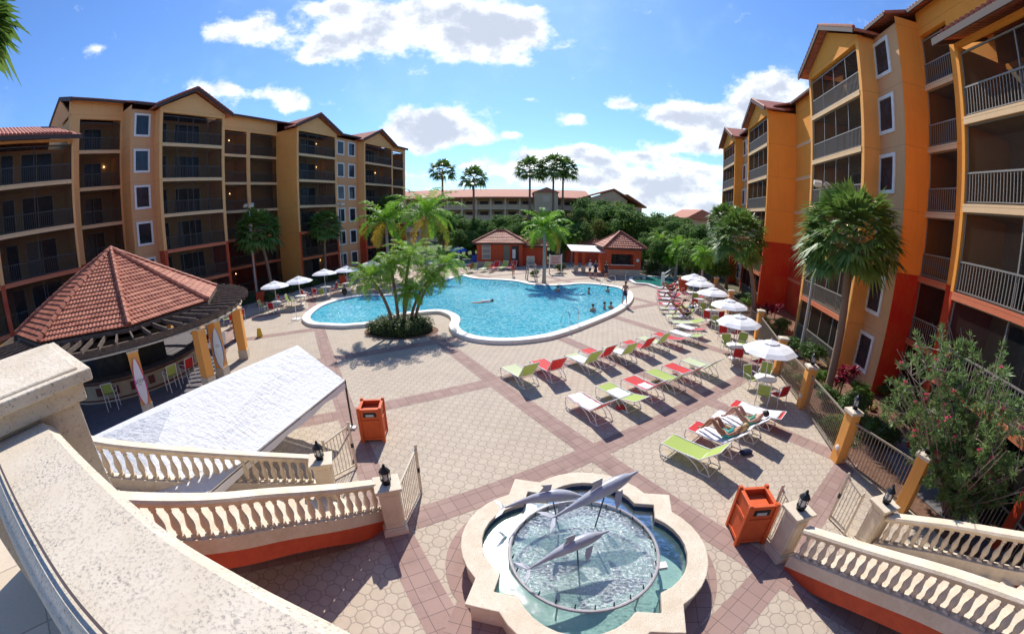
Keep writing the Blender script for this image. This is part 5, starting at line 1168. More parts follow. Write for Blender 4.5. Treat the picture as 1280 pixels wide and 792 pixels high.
# lone umbrella stand by the pool
p=gp(371,399); t=thing('umbrella_stand','thin white pole on a square base beside the left end of the pool','umbrella stand',(p.x,p.y,0)); b=MB(); b.box((-.28,-.28,0),(.28,.28,.05)); b.build('base',whiteM,t,world=False,bevel=.01); b=MB(); b.tube([(0,0,.05),(0,0,1.35)],.022,8); b.build('pole',frameM,t,world=False)
p=gp(431.3,372); t=thing('deck_urn','small black urn on the pool edge left of the palms','urn',(p.x,p.y,.19)); b=MB(); b.lathe([(.12,0),(.2,.2),(.22,.4),(.14,.52),(.16,.58)],n=10); b.build('body',blackM,t,world=False,smooth=True)
p=gp(325,421); t=thing('wet_floor_sign','yellow folding floor sign beside the bar column','floor sign',(p.x,p.y,0),.5); 
for s in (-1,1): b=MB(); b.hexa([(-.16,s*.13,0),(.16,s*.13,0),(.16,s*.145,0),(-.16,s*.145,0)],[(-.10,s*.01,.5),(.10,s*.01,.5),(.10,s*.025,.5),(-.10,s*.025,.5)]); b.build('panel',yellowM,t,world=False)
# pool ladder and handrails
def rail(pts,lab,r=.022,nm='pool_ladder',cat='ladder',m=None):
    t=thing(nm,lab,cat,(pts[0][0][0],pts[0][0][1],0)); 
    for P in pts: b=MB(); b.tube(smoothpath(P,4),r,6); b.build('rail',m or mat('steel',(.55,.57,.58),.25,metal=.8),t,smooth=True)
a_=gp(711,413.5,.0); b_=gp(722,409,.0); inw=Vector((-.25,.75,0))
rail([[q+Vector((0,0,.2)),q+Vector((0,0,.85)),q+inw*.4+Vector((0,0,.98)),q+inw+Vector((0,0,.7)),q+inw*1.3+Vector((0,0,.15))] for q in (a_,b_)],'steel pool ladder on the near right pool edge')
a_=gp(768,356,.0); rail([[a_+Vector((0,0,.1)),a_+Vector((0,0,.8)),a_+Vector((-.9,-.6,.75)),a_+Vector((-1.6,-1.2,.25))]],'thin steel handrail at the far right pool steps',nm='pool_handrail',cat='handrail')
a_=gp(782,351); rail([[a_,a_+Vector((0,0,.8)),a_+Vector((.5,.3,.8)),a_+Vector((1.0,.6,.3))]],'steel handrail at the edge of the small spa pool',nm='pool_handrail',cat='handrail')
a_=gp(828,356); b_=gp(843,347)
t=thing('ramp_handrail','white handrail beside the small spa pool','handrail',(a_.x,a_.y,0)); b=MB(); b.box((a_.x-.13,a_.y-.13,0),(a_.x+.13,a_.y+.13,1.15)); b.build('post',whiteM,t); b=MB(); b.box((b_.x-.1,b_.y-.1,0),(b_.x+.1,b_.y+.1,1.3)); b.build('post',whiteM,t); b=MB(); b.bar(a_+Vector((0,0,.95)),b_+Vector((0,0,1.2)),.07); b.build('rail',whiteM,t); b=MB(); b.bar(a_+Vector((0,0,.55)),b_+Vector((0,0,.8)),.07); b.build('rail',whiteM,t)
# spa pool and children's pool
spx=[(786,348.5),(791,352.7),(800,354),(808.6,354.6),(821,358.4),(834,358.5),(848,354),(850,349),(836,345.8),(815,344.6),(797,343.8),(788,345.3)]
sp=[gp(x,y,.15) for x,y in spx]; sp=smoothpath(sp,3,True); ar=sum(sp[i].x*sp[(i+1)%len(sp)].y-sp[(i+1)%len(sp)].x*sp[i].y for i in range(len(sp))); sg2=1 if ar>0 else -1
t=thing('spa_pool','small dark green spa pool at the far right of the deck','spa pool',(13,38,0)); b=MB(); b.sweep([(p.x,p.y,0) for p in sp],[(0,0),(0,.15),(sg2*.35,.15),(sg2*.35,0)],True); b.build('coping',MATS['pool_coping'],t); struct(fill('spa_water',[(p.x,p.y) for p in sp],.09,mat('spa_teal',(.03,.20,.17),.08,(.05,.27,.23),2,bump=.4,bscale=6,spec=.6)))
kp=gp(580,329); t=thing('children_pool','round children pool with a white rim by the blue umbrella','small pool',(kp.x,kp.y,0)); b=MB(); b.sweep([(kp.x+5.2*math.cos(k*math.pi/20),kp.y+2.6*math.sin(k*math.pi/20),0) for k in range(40)],[(0,0),(0,.25),(.4,.25),(.4,0)],True); b.build('coping',MATS['pool_coping'],t); struct(fill('children_pool_water',[(kp.x+5*math.cos(k*math.pi/20),kp.y+2.5*math.sin(k*math.pi/20)) for k in range(40)],.16,mat('shallow_water',(.30,.62,.66),.08,(.4,.7,.72),2,bump=.5,bscale=5)))
g_=gp(573.5,309,2.3); g_=at_dist(573.5,309,math.hypot(kp.x,kp.y)-1)
t=thing('water_mushroom','blue umbrella-shaped fountain over the children pool','water feature',(g_.x,g_.y,0)); b=MB(); b.lathe([(.02,.5),(.5,.42),(.95,.15),(1.05,-.02),(.9,.05),(.02,.3)],(0,0,g_.z-.45),16); b.build('cap',blueM,t,world=False,smooth=True); b=MB(); b.tube([(0,0,0),(0,0,g_.z-.2)],.14,10); b.build('stem',whiteM,t,world=False)
# ------------------------------------------------------------------ lamp posts
def floodlamp(px,base,lab):
    p=Vector(base); z=ht(p,*px); t=thing('flood_light',lab,'lamp post',(p.x,p.y,0),group='flood light posts'); b=MB(); b.tube([(0,0,0),(0,0,z)],[.09,.055],8); b.build('pole',mat('grey_pole',(.42,.41,.38),.5),t,world=False)
    b=MB(); b.bar((-.35,0,z-.05),(.35,0,z-.05),.05); b.build('arm',creamM,t,world=False)
    for s in (-1,1):
        T_=Matrix.Translation((s*.32,-.1,z+.12))@Matrix.Rotation(s*.5,4,'Z')@Matrix.Rotation(R(35),4,'X'); b=MB(); b.box((-.2,-.16,-.11),(.2,.12,.11),T_); b.build('lamp_head',creamM,t,world=False,bevel=.02); b=MB(); b.box((-.17,-.168,-.09),(.17,-.162,.09),T_); b.build('lens',whiteM,t,world=False)
q=gp(322,373); floodlamp((316,258),q,'twin flood light pole behind the nearest left umbrella')
q=LW(16.7,-.9); az_=ray(428,300); 
def on_line(px,f,w):   # where the pixel column meets a line parallel to a facade
    d=ray(*px).to_2d(); a=f['a']; u=Vector((math.sin(a),math.cos(a))); n_=Vector((-math.cos(a),math.sin(a))) if f is FL else Vector((math.cos(a),-math.sin(a))); O=f['O']+n_*w
    det=d.x*(-u.y)+u.x*d.y; t=(O.x*(-u.y)+u.x*O.y)/det; return Vector((d.x*t,d.y*t,0))
floodlamp((427,256),on_line((429,330),FL,-1.0),'twin flood light pole in front of the paired windows'); floodlamp((1011,232),on_line((1008,400),FR,-1.0),'twin flood light pole beside the big fan palm on the right')
# ------------------------------------------------------------------ people
def person(lab,J,loc,rz,skin=None,hair=None,hairlong=False,clothes=(),scale=.92,face=None,group=None):
    """one continuous skinned body over joints J; hair and clothes are children"""
    t=thing('person',lab,'person',loc,rz,group); t.scale=(scale,)*3
    names=list(J); V=[Vector(J[k][0]) for k in names]; Rr=[J[k][1] for k in names]; ix={k:i for i,k in enumerate(names)}
    E=[('pelvis','waist'),('waist','chest'),('chest','neck'),('neck','jaw'),('jaw','crown')]
    for s in 'lr': E+=[('pelvis','hip'+s),('hip'+s,'knee'+s),('knee'+s,'ankle'+s),('ankle'+s,'toe'+s),('chest','sho'+s),('sho'+s,'elb'+s),('elb'+s,'wri'+s)]
    E=[(a,b) for a,b in E if a in ix and b in ix]; edges=[(ix[a],ix[b]) for a,b in E]
    for s in 'lr':
        if 'wri'+s in ix:
            w_=V[ix['wri'+s]]; d=(w_-V[ix['elb'+s]]).normalized(); side=d.cross(Vector((.3,.2,1))).normalized(); nrm=side.cross(d)
            V.append(w_+d*.06); Rr.append(.026); pi=len(V)-1; edges.append((ix['wri'+s],pi))
            for k in range(4):
                o=(k-1.5)*.018; a=w_+d*.10+side*o; b_=w_+d*(.135-.008*abs(k-1.3))+side*o*1.15+nrm*.012
                V+= [a,b_]; Rr+=[.009,.008]; edges+=[(pi,len(V)-2),(len(V)-2,len(V)-1)]
            a=w_+d*.05+side*.035; V+=[a,a+d*.035+side*.01]; Rr+=[.010,.008]; edges+=[(pi,len(V)-2),(len(V)-2,len(V)-1)]
    me=bpy.data.meshes.new('body'); me.from_pydata(V,edges,[]); o=bpy.data.objects.new('body',me); COL.objects.link(o); o.parent=t; me.materials.append(skin or skinM)
    sk=o.modifiers.new('skin','SKIN'); sk.use_smooth_shade=True
    for i,v in enumerate(me.skin_vertices[0].data): v.radius=(Rr[i],Rr[i]); v.use_root=(i==0)
    sb=o.modifiers.new('smooth','SUBSURF'); sb.levels=1; sb.render_levels=1
    cr,jw=Vector(J['crown'][0]),Vector(J['jaw'][0]); hd=(cr-jw).normalized(); fdir=Vector(face or (0,1,0)).normalized(); c=cr*.55+jw*.45
    b=MB(); T_=Matrix.Translation(c+hd*.025-fdir*.018)@hd.to_track_quat('Z','Y').to_matrix().to_4x4(); n=10
    b.lathe([(.03,-.06),(.094,-.03),(.104,.03),(.085,.085),(.03,.112),(.004,.116)],n=n,T=T_)
    if hairlong: b.tube([c-fdir*.07+hd*.03,c-fdir*.10-hd*.10,c-fdir*.09-hd*.2],[.07,.06,.02],7)
    b.build('hair',hair or hairM,t,world=False,smooth=True)
    sd_=fdir.cross(hd).normalized(); b=MB()
    b.tube([c+fdir*.07+hd*.0,c+fdir*.105-hd*.025],[.010,.014],5); b.build('nose',skin or skinM,t,world=False,smooth=True)
    for s in (-1,1): b=MB(); b.sphere(tuple(c+fdir*.083+sd_*s*.032+hd*.012),.011,6,4); b.build('eye',blackM,t,world=False)
    for nm,m,segs in clothes:
        b=MB()
        for pts,rs in segs: b.tube([Vector(J[p][0]) if isinstance(p,str) else Vector(p) for p in pts],rs,10)
        b.build(nm,m,t,world=False,smooth=True)
    return t
def stand(arm=0,step=0):
    J=dict(pelvis=((0,0,.88),.125),waist=((0,0,1.04),.105),chest=((0,0,1.26),.13),neck=((0,0,1.43),.05),jaw=((0,.01,1.50),.065),crown=((0,0,1.62),.085))
    for s,k in (('l',-1),('r',1)):
        J['hip'+s]=((k*.085,0,.84),.095); J['knee'+s]=((k*.09,.03+step*k,.47),.058); J['ankle'+s]=((k*.09,-.03+step*k*1.6,.07),.036); J['toe'+s]=((k*.10,.12+step*k*1.6,.035),.028)
        J['sho'+s]=((k*.165,0,1.36),.052); J['elb'+s]=((k*.22,-.02+arm*.08,1.10),.038); J['wri'+s]=((k*.20,.10+arm*.12,.90+arm*.15),.026)
    return J
trunks=lambda m:('trunks',m,[(['waist','pelvis'],[.115,.15]),((['hipl','kneel']),[.115,.085]),((['hipr','kneer']),[.115,.085])])
def shorts(m):
    return ('shorts',m,[([(0,0,.98),(0,0,.80)],[.125,.16]),([(-.085,0,.86),(-.09,.015,.62)],[.105,.10]),([(.085,0,.86),(.09,.015,.62)],[.105,.10])])
def shirt(m): return ('shirt',m,[([(0,0,.90),(0,0,1.1),(0,0,1.30),(0,0,1.42)],[.145,.13,.155,.07]),([(-.13,0,1.37),(-.215,-.01,1.16)],[.075,.058]),([(.13,0,1.37),(.215,-.01,1.16)],[.075,.058])])
p=gp(781,380,.19); person('person in dark trunks walking on the white pool edge',stand(.2,.09),(p.x-.0,p.y+.1,.19),2.4,tanM,hairM,False,[shorts(navyM)])
p=gp(641.5,345.5); person('small child in red standing on the far side of the pool',stand(.6),(p.x,p.y,0),3.6,tanM,hairM,False,[('swimsuit',redclothM,[([(0,0,.84),(0,0,1.1),(0,0,1.34)],[.15,.125,.14])])],scale=.85)
for px,l,m,a in (((744,348),'person in a dark shirt standing in the shade by the snack bar',navyM,.3),((771-14,349),'person in black standing beside the snack bar post',MATS['black_iron'],3.3),((737,346),'person in white standing under the awning',towM,1.)):
    p=gp(*px); person(l,stand(.5),(p.x,p.y,0),a,skinM,hairM,False,[shorts(navyM),shirt(m)],scale=1.0)
def sunbather(base,rz,lab,back,skin,hair,suit,lng):
    ca,sa=math.cos(back),math.sin(back); B_=lambda s,y,h=0:(1.16+s*ca-h*sa,y,.49+s*sa+h*ca)
    J=dict(pelvis=((1.02,0,.50),.12),waist=(B_(.05,0,.0),.10),chest=(B_(.28,0,.02),.125),neck=(B_(.45,0,.03),.05),jaw=(B_(.50,0,.06),.062),crown=(B_(.62,0,.05),.085))
    for s,k in (('l',-1),('r',1)):
        J['hip'+s]=((1.0,k*.09,.50),.095); J['knee'+s]=((.66+.05*k,k*.11,.84),.06); J['ankle'+s]=((.42+.04*k,k*.10,.45),.036); J['toe'+s]=((.28+.04*k,k*.11,.41),.028)
        J['sho'+s]=(B_(.38,k*.16,.02),.05); J['elb'+s]=(B_(.16,k*.27,.04),.037); J['wri'+s]=(B_(.04,k*.12,.14),.026)
    return person(lab,J,base,rz,skin,hair,lng,[('swimsuit',suit,[([(.98,0,.50),B_(.05,0),B_(.30,0,.02)],[.128,.112,.135])])],scale=1,face=(-sa,0,ca))
sunbather((*L3[1],.0),RZ3,'blond woman in a teal swimsuit lying with her knees up on the second near lounger',B2,tanM,blondM,tealM,True)
sunbather((*L3[2],.0),RZ3,'dark-haired sunbather in a green suit with knees up, on the white-towelled lounger',B2,skinM,hairM,mat('green_cloth',(.08,.35,.22),.8),False)
for i,(k,l,m) in enumerate(((1,'sunbather in dark clothes on the far right loungers',navyM),(3,'sunbather in purple sitting on the far right loungers',purpleM),(5,'tanned sunbather with knees up on a pale far right lounger',redclothM),(6,'sunbather lying beside the white towel at the far right',tealM),(0,'sunbather in red on the farthest right-hand lounger',redclothM),(7,'sunbather in dark swimwear on a pale far right lounger',navyM))):
    x,y,rz=LF_[k]; sunbather((x,y,.0),rz,l,B1 if k==3 else B2,tanM,hairM if k!=6 else blondM,m,False)
for px,l,m,s_ in (((589,336),'person in orange sitting on a lounger by the children pool',redclothM,tanM),((614,336),'person in red lying on a lounger in front of the bath house',redclothM,skinM)):
    p=gp(*px,.3); sunbather((p.x-.5,p.y-1.1,.0),R(62),l,B1,s_,hairM,m,False)
def swimmer(px,lab,rz,prone=False,hair=None):
    p=gp(*px,.15)
    J=stand(.8)
    if prone:
        J={k:((v[0][0],v[0][2]-1.2,.02+(.08 if k in('crown','jaw') else 0)-abs(v[0][1])*.2),v[1]) for k,v in J.items()}; z=.10
        person(lab,J,(p.x,p.y,z),rz,skinM,hair or hairM,False,[('shirt',towM,[([(0,-.35,.03),(0,-.1,.04),(0,.12,.03)],[.13,.135,.145])])],scale=.92,face=(0,.6,-.5))
    else: person(lab,J,(p.x,p.y,.10-1.17*.92),rz,skinM,hair or hairM,False,[('swimwear',navyM,[([(0,0,.80),(0,0,.98)],[.15,.13])])],scale=.92)
swimmer((609,376.5),'swimmer in a white shirt crossing the middle of the pool',-1.2,True)
for i,(px,l) in enumerate([((697,363.5),'swimmer alone in the shaded far part of the pool'),((736,366),'bather standing in the shade near the far pool wall'),((759.5,364),'bather near the far right pool steps'),((741,388),'leftmost of three bathers at the right pool wall'),((755.4,385),'middle one of three bathers at the right pool wall'),((763.5,385),'rightmost of three bathers at the right pool wall')]): swimmer(px,l,i*1.1)
# flip flops and bag on the ground
for px,l in (((932,567),'dark blue bag lying behind the sunbathers'),):
    p=gp(*px); b=MB(); b.lathe([(.06,0),(.16,.03),(.17,.09),(.09,.15),(.03,.17)],n=9,sx=1.3,sy=.7); o=b.build('beach_bag',navyM,None,world=False,smooth=True); o.location=(p.x,p.y,.0); tag(o,l,'bag')
p=gp(*Z5(617,512),.03); b=MB(); b.lathe([(.05,0),(.15,.02),(.14,.08),(.04,.11)],n=8,sx=1.2); o=b.build('beach_bag',redclothM,None,world=False,smooth=True); o.location=(p.x,p.y,0); tag(o,'red bag under the second lounger of the middle row','bag')
# ------------------------------------------------------------------ plants
rng=np.random.default_rng(11)
def leafcloud(centres,radii,n,size,aspect=.5,seed=0,shell=.45,droop=.3):
    r=np.random.default_rng(seed); C_=np.array(centres,float); Rd=np.array(radii,float)
    if Rd.ndim==1: Rd=np.stack([Rd,Rd,Rd*.8],1)
    w=(Rd.prod(1))**(2/3); idx=r.choice(len(C_),n,p=w/w.sum()); d=r.normal(size=(n,3)); d/=np.linalg.norm(d,axis=1)[:,None]; d[:,2]=np.where(d[:,2]<-.55,-d[:,2],d[:,2])
    rad=r.uniform(shell,1.,n)**.6*(1+.16*r.normal(size=n)); P=C_[idx]+d*Rd[idx]*rad[:,None]
    nr=d+r.normal(size=(n,3))*.55+np.array([0,0,.35]); nr/=np.linalg.norm(nr,axis=1)[:,None]; u=np.cross(nr,r.normal(size=(n,3))); u/=np.linalg.norm(u,axis=1)[:,None]; v=np.cross(nr,u)
    s=size*r.uniform(.6,1.35,n)[:,None]; u=u*s; v=v*s*aspect
    q=np.stack([P-u,P+v*.9-u*.1,P+u,P-v*.9-u*.1],1).reshape(-1,3); f=np.arange(4*n).reshape(-1,4)
    return q,f
def np_mesh(name,q,f,mats,parent=None,mi=None):
    me=bpy.data.meshes.new(name); me.vertices.add(len(q)); me.vertices.foreach_set('co',np.asarray(q,dtype=np.float32).ravel()); k=f.shape[1]
    me.loops.add(f.size); me.loops.foreach_set('vertex_index',f.ravel().astype(np.int32)); me.polygons.add(len(f)); me.polygons.foreach_set('loop_start',(np.arange(len(f))*k).astype(np.int32)); 
    me.update(calc_edges=True); me.validate()
    for m in (mats if isinstance(mats,(list,tuple)) else [mats]): me.materials.append(m)
    if mi is not None: me.polygons.foreach_set('material_index',mi)
    o=bpy.data.objects.new(name,me); COL.objects.link(o); W0[o.name]=Vector((0,0,0))
    if parent is not None: o.parent=parent; KIDS.setdefault(parent.name,[]).append(o)
    return o
def broadtree(name,h,r,n,m,seed,size=.2,trunkm=None,clumps=16):
    rr=random.Random(seed); t=thing(name,'t','tree'); cs=[];rs=[]; th=h*.38
    for k in range(clumps):
        a=rr.uniform(0,6.28); q=r*math.sqrt(rr.uniform(.0,1))*.72; z=rr.uniform(th*1.0,h*.88); f=1-abs((z-h*.6)/(h*.6))*.55; cs.append((q*f*math.cos(a),q*f*math.sin(a),z)); rs.append(r*rr.uniform(.24,.46))
    q,f=leafcloud(cs,rs,n,size,.55,seed,.35); np_mesh('crown',q,f,m,t)
    b=MB(); b.tube([(0,0,0),(.05,0,th*.6),(0,.06,th)],[.16*r/2,.12*r/2,.09*r/2],7)
    for c in cs[:8]: b.tube([(0,.04,th*.8),((c[0])*.5,c[1]*.5,(th+c[2])/2),c],[.07*r/2,.05*r/2,.015],5)
    b.build('trunk',trunkm or brbarkM,t,world=False,smooth=True); return t
def fan_leaf(vs,fs,base,dirn,length,fan_r,rs,nb=11,fold=.35,spread=2.6,droop=.35):
    d=Vector(dirn).normalized(); side=d.cross(Vector((0,0,1)))
    if side.length<.1: side=Vector((1,0,0))
    side.normalize(); up=side.cross(d).normalized(); base=Vector(base); tip=base+d*length-Vector((0,0,droop*length*.25))
    # petiole
    w=.012; i=len(vs); vs+=[base+side*w,base-side*w,tip-side*w*.6,tip+side*w*.6]; fs.append((i,i+1,i+2,i+3))
    for k in range(nb):
        a=(k/(nb-1)-.5)*spread; e=d*math.cos(a)+side*math.sin(a)+up*(-fold*abs(math.sin(a))*.6+rs.uniform(-.08,.08)); e.normalize(); L=fan_r*(1-.22*abs(a)/spread*2)*rs.uniform(.85,1.1)
        m=tip+e*L*.55; en=m+e*L*.45-Vector((0,0,droop*L*rs.uniform(.25,.75))); ws=e.cross(up)*(.5*fan_r*spread/nb*.9)
        if ws.length<1e-4: ws=side*.02
        i=len(vs); vs+=[tip-ws*.12,tip+ws*.12,m+ws+up*.012,m-ws-up*.012,en]; fs+=[(i,i+1,i+2,i+3),(i+3,i+2,i+4,i+4)]
def fan_crown(rp,nl,seed,low=-.75,fan=.55,droop=.45,nb=11,zc=0,stretch=1.):
    rs=random.Random(seed); vs=[];fs=[]
    for k in range(nl):
        s=(k+.5)/nl; el=math.asin(max(-1,min(1,low+(1-low)*s))); a=k*2.39996+rs.uniform(-.2,.2); d=(math.cos(el)*math.cos(a),math.cos(el)*math.sin(a),math.sin(el)*stretch); L=rp*rs.uniform(.8,1.1)*(1-.15*s)
        fan_leaf(vs,fs,(0,0,zc),d,L,fan*rs.uniform(.85,1.1),rs,nb,droop=droop*(1.2-.5*s))
    q=np.array([tuple(v) for v in vs]); tri=[f for f in fs if f[3]==f[2]]; quad=[f for f in fs if f[3]!=f[2]]
    return vs,[f if f[3]!=f[2] else f[:3] for f in fs]
def addfaces(name,vs,fs,mats,parent,mi=None): return raw(name,vs,fs,mats,parent,mi)
def trunk(b,h,r0,r1,lean=(0,0),n=9,rings=0):
    pts=[];rs=[]; m=max(6,int(h/.35)*1)
    for i in range(m+1):
        s=i/m; pts.append((lean[0]*s*s,lean[1]*s*s,h*s)); rs.append((r0+(r1-r0)*s)*(1.25 if i==0 else 1)*(1+.06*(i%2)))
    b.tube(pts,rs,n); return pts[-1]
def fanpalm(name,h,rp,fan,nl,seed,r0=.16,r1=.12,lean=(0,0),low=-.7,dead=True,nb=11,droop=.5,bark=None,m=None):
    t=thing(name,'p','palm tree'); b=MB(); top=trunk(b,h,r0,r1,lean); b.build('trunk',bark or barkM,t,world=False,smooth=True)
    vs,fs=fan_crown(rp,nl,seed,low,fan,droop,nb); vs=[v+Vector(top) for v in vs]; addfaces('crown',vs,fs,m or fanM,t)
    if dead:
        vs,fs=fan_crown(rp*.5,max(6,nl//5),seed+5,-.98,fan*.75,1.1,7); 
        vs=[Vector((v.x*.6,v.y*.6,v.z if v.z<0 else -v.z*.3))+Vector(top) for v in vs]; addfaces('dead_fronds',vs,fs,deadM,t)
    return t
def frond(vs,fs,base,a,el,L,rs,nl=26,lw=.34,curl=1.0,vee=.5,wid=.018):
    P=[];n=nl; d=Vector((math.cos(a),math.sin(a),0)); p=Vector(base); e=el; side=Vector((-math.sin(a),math.cos(a),0))
    for i in range(n+1): P.append(p.copy()); dd=d*math.cos(e)+Vector((0,0,math.sin(e))); p=p+dd*(L/n); e-=curl*(1.5/n)*(0.4+1.2*i/n)
    for i in range(n):
        k=len(vs); w=.016*(1-i/n)+.004; vs+=[P[i]+side*w,P[i]-side*w,P[i+1]-side*w*.9,P[i+1]+side*w*.9]; fs.append((k,k+1,k+2,k+3))
        if i<3: continue
        s=i/n; ll=lw*math.sin(math.pi*min(.97,.12+s*.88))**.6; t=(P[min(i+1,n)]-P[i]).normalized(); upn=t.cross(side).normalized()*-1
        for sg in (-1,1):
            o=(side*sg*(.85)+t*.55+upn*rs.uniform(-vee,vee)*.7).normalized(); m=P[i]+o*ll*.5; en=P[i]+o*ll-Vector((0,0,ll*rs.uniform(.15,.5))); ws=t*wid*rs.uniform(.8,1.2)
            k=len(vs); vs+=[P[i]-ws*.5,P[i]+ws*.5,m+ws,m-ws,en]; fs+=[(k,k+1,k+2,k+3),(k+3,k+2,k+4)]
def featherpalm(name,h,L,nf,seed,r0=.13,r1=.09,lean=(0,0),m=None,bark=None,lw=.36,curl=1.0,low=-.5,golden=0,nl=26,wid=.018,shaft=True):
    rs=random.Random(seed); t=thing(name,'p','palm tree'); b=MB(); top=trunk(b,h,r0,r1,lean); b.build('trunk',bark or greybarkM,t,world=False,smooth=True)
    vs=[];fs=[];mi=[]
    for k in range(nf):
        s=k/nf; el=low+(1.35-low)*s; a=k*2.39996+rs.uniform(-.25,.25); n0=len(fs); frond(vs,fs,top,a,el,L*rs.uniform(.85,1.08),rs,nl,lw,curl*rs.uniform(.8,1.2),wid=wid); mi+=[1 if k<golden else 0]*(len(fs)-n0)
    addfaces('crown',vs,fs,[m or queenM,goldM],t,mi)
    if shaft: b=MB(); b.tube([Vector(top)-Vector((0,0,.1)),Vector(top)+Vector((0,0,.55))],[r1*1.1,r1*.5],7); b.build('crownshaft',m or queenM,t,world=False,smooth=True)
    return t
def setp(t,loc,rz,lab,group=None,sc=None):
    t.location=loc; t.rotation_euler=(0,0,rz); t['label']=lab
    if group: t['group']=group
    if sc: t.scale=(sc,)*3 if not isinstance(sc,tuple) else sc
    return t
# big sabal palm on the right, with the crown px radius about 72
b0=on_line((1043,455),FR,-1.5); top=ht(b0,1062,292); Dm=b0.length
cc=at_dist(1062,292,Dm); lean=((cc.x-b0.x),(cc.y-b0.y)); a_=b0
sab=fanpalm('fan_palm',cc.z,1.5,1.08,88,3,.17,.14,(cc.x-b0.x,cc.y-b0.y),low=-.6,nb=17,droop=.5,bark=barkM); setp(sab,(b0.x,b0.y,0),0,'big full fan palm with a dense round crown in front of the right apartment block')
b1=on_line((940,400),FR,-1.6)
c1=at_dist(925,295,b1.length*1.02); sb2=fanpalm('fan_palm',c1.z,1.4,1.1,72,8,.17,.14,(c1.x-b1.x,c1.y-b1.y),nb=15,low=-.7); setp(sb2,(b1.x,b1.y,0),0,'dense fan palm beside the orange wing behind the umbrellas')
b2=on_line((906,372),FR,-1.0); c2=at_dist(907,275,b2.length+1); sb3=fanpalm('fan_palm',c2.z,1.35,1.1,60,9,.17,.14,(c2.x-b2.x,c2.y-b2.y),nb=11,low=-.6); setp(sb3,(b2.x,b2.y,0),0,'fan palm farther back, left of the dense one at the orange wing')
# left side sabals
for px,bx_,w,l,sd_,sc_ in (((322,287),(342,378),-1.1,'fan palm between the flood light and the left balconies',4,1.15),((406,280),(408,350),-1.1,'fan palm in front of the second balcony stack on the left',5,.95),((487,260),(492,330),-1.5,'dark fan palm at the far end of the left block',6,1.0)):
    d=on_line((bx_[0],bx_[1]),FL,w); c=at_dist(px[0],px[1],d.length); q=fanpalm('fan_palm',c.z,1.25*sc_,1.1*sc_,60,sd_,.15,.12,(c.x-d.x,c.y-d.y),nb=11,low=-.65); setp(q,(d.x,d.y,0),0,l)
# queen palms behind the pool island
def queen(px_top,px_base,D,L,nf,seed,lab,gold=3,m=None,lw=.5,name='feather_palm',curl=1.0):
    c=at_dist(*px_top,D); b=at_dist(*px_base,D); b.z=0; q=featherpalm(name,c.z,L*1.35,int(nf*1.35),seed,.17,.12,(c.x-b.x,c.y-b.y),m=m,golden=gold,lw=lw*1.35,curl=curl,nl=34,wid=.055,low=-.5); setp(q,(b.x,b.y,0),0,lab); return q
queen((533,268),(533,330),39,3.3,24,21,'bright green feather palm behind the pool island, taller of the pair',4)
queen((482,276),(486,330),37,2.6,17,22,'yellowing feather palm left of the taller one behind the pool island',5)
queen((681,284),(680,353),34,2.0,15,23,'slim feather palm at the far pool edge, in front of the jungle of trees',1,lw=.45)
# tall washingtonias
for px,D,l,sd_,hh in (((553,213),62,'tall fan palm, leftmost against the sky',31,1.),((592,222),58,'tall slim fan palm second from the left against the sky',32,.95),((662.5,211),60,'tall fan palm left of the close pair against the sky',33,1.1),((692,208),61,'tall fan palm at the left of the close pair against the sky',34,1.15),((704,210),64,'tall fan palm at the right of the close pair against the sky',35,1.1)):
    c=at_dist(*px,D); q=fanpalm('tall_palm',c.z,1.5*hh,1.35*hh,34,sd_,.2,.14,(.0,.0),nb=13,low=-.45,droop=.7); setp(q,(c.x,c.y,0),0,l,'tall fan palms against the sky')
c=at_dist(574,236,1) if False else None
# palm frond tip in the top left corner
c=at_dist(-46,28,13.0); q=fanpalm('tall_palm',c.z,.9,1.15,40,41,.16,.13,(0,0),nb=11,low=-.6); setp(q,(c.x,c.y,0),.4,'palm whose fronds hang into the top left corner of the view')
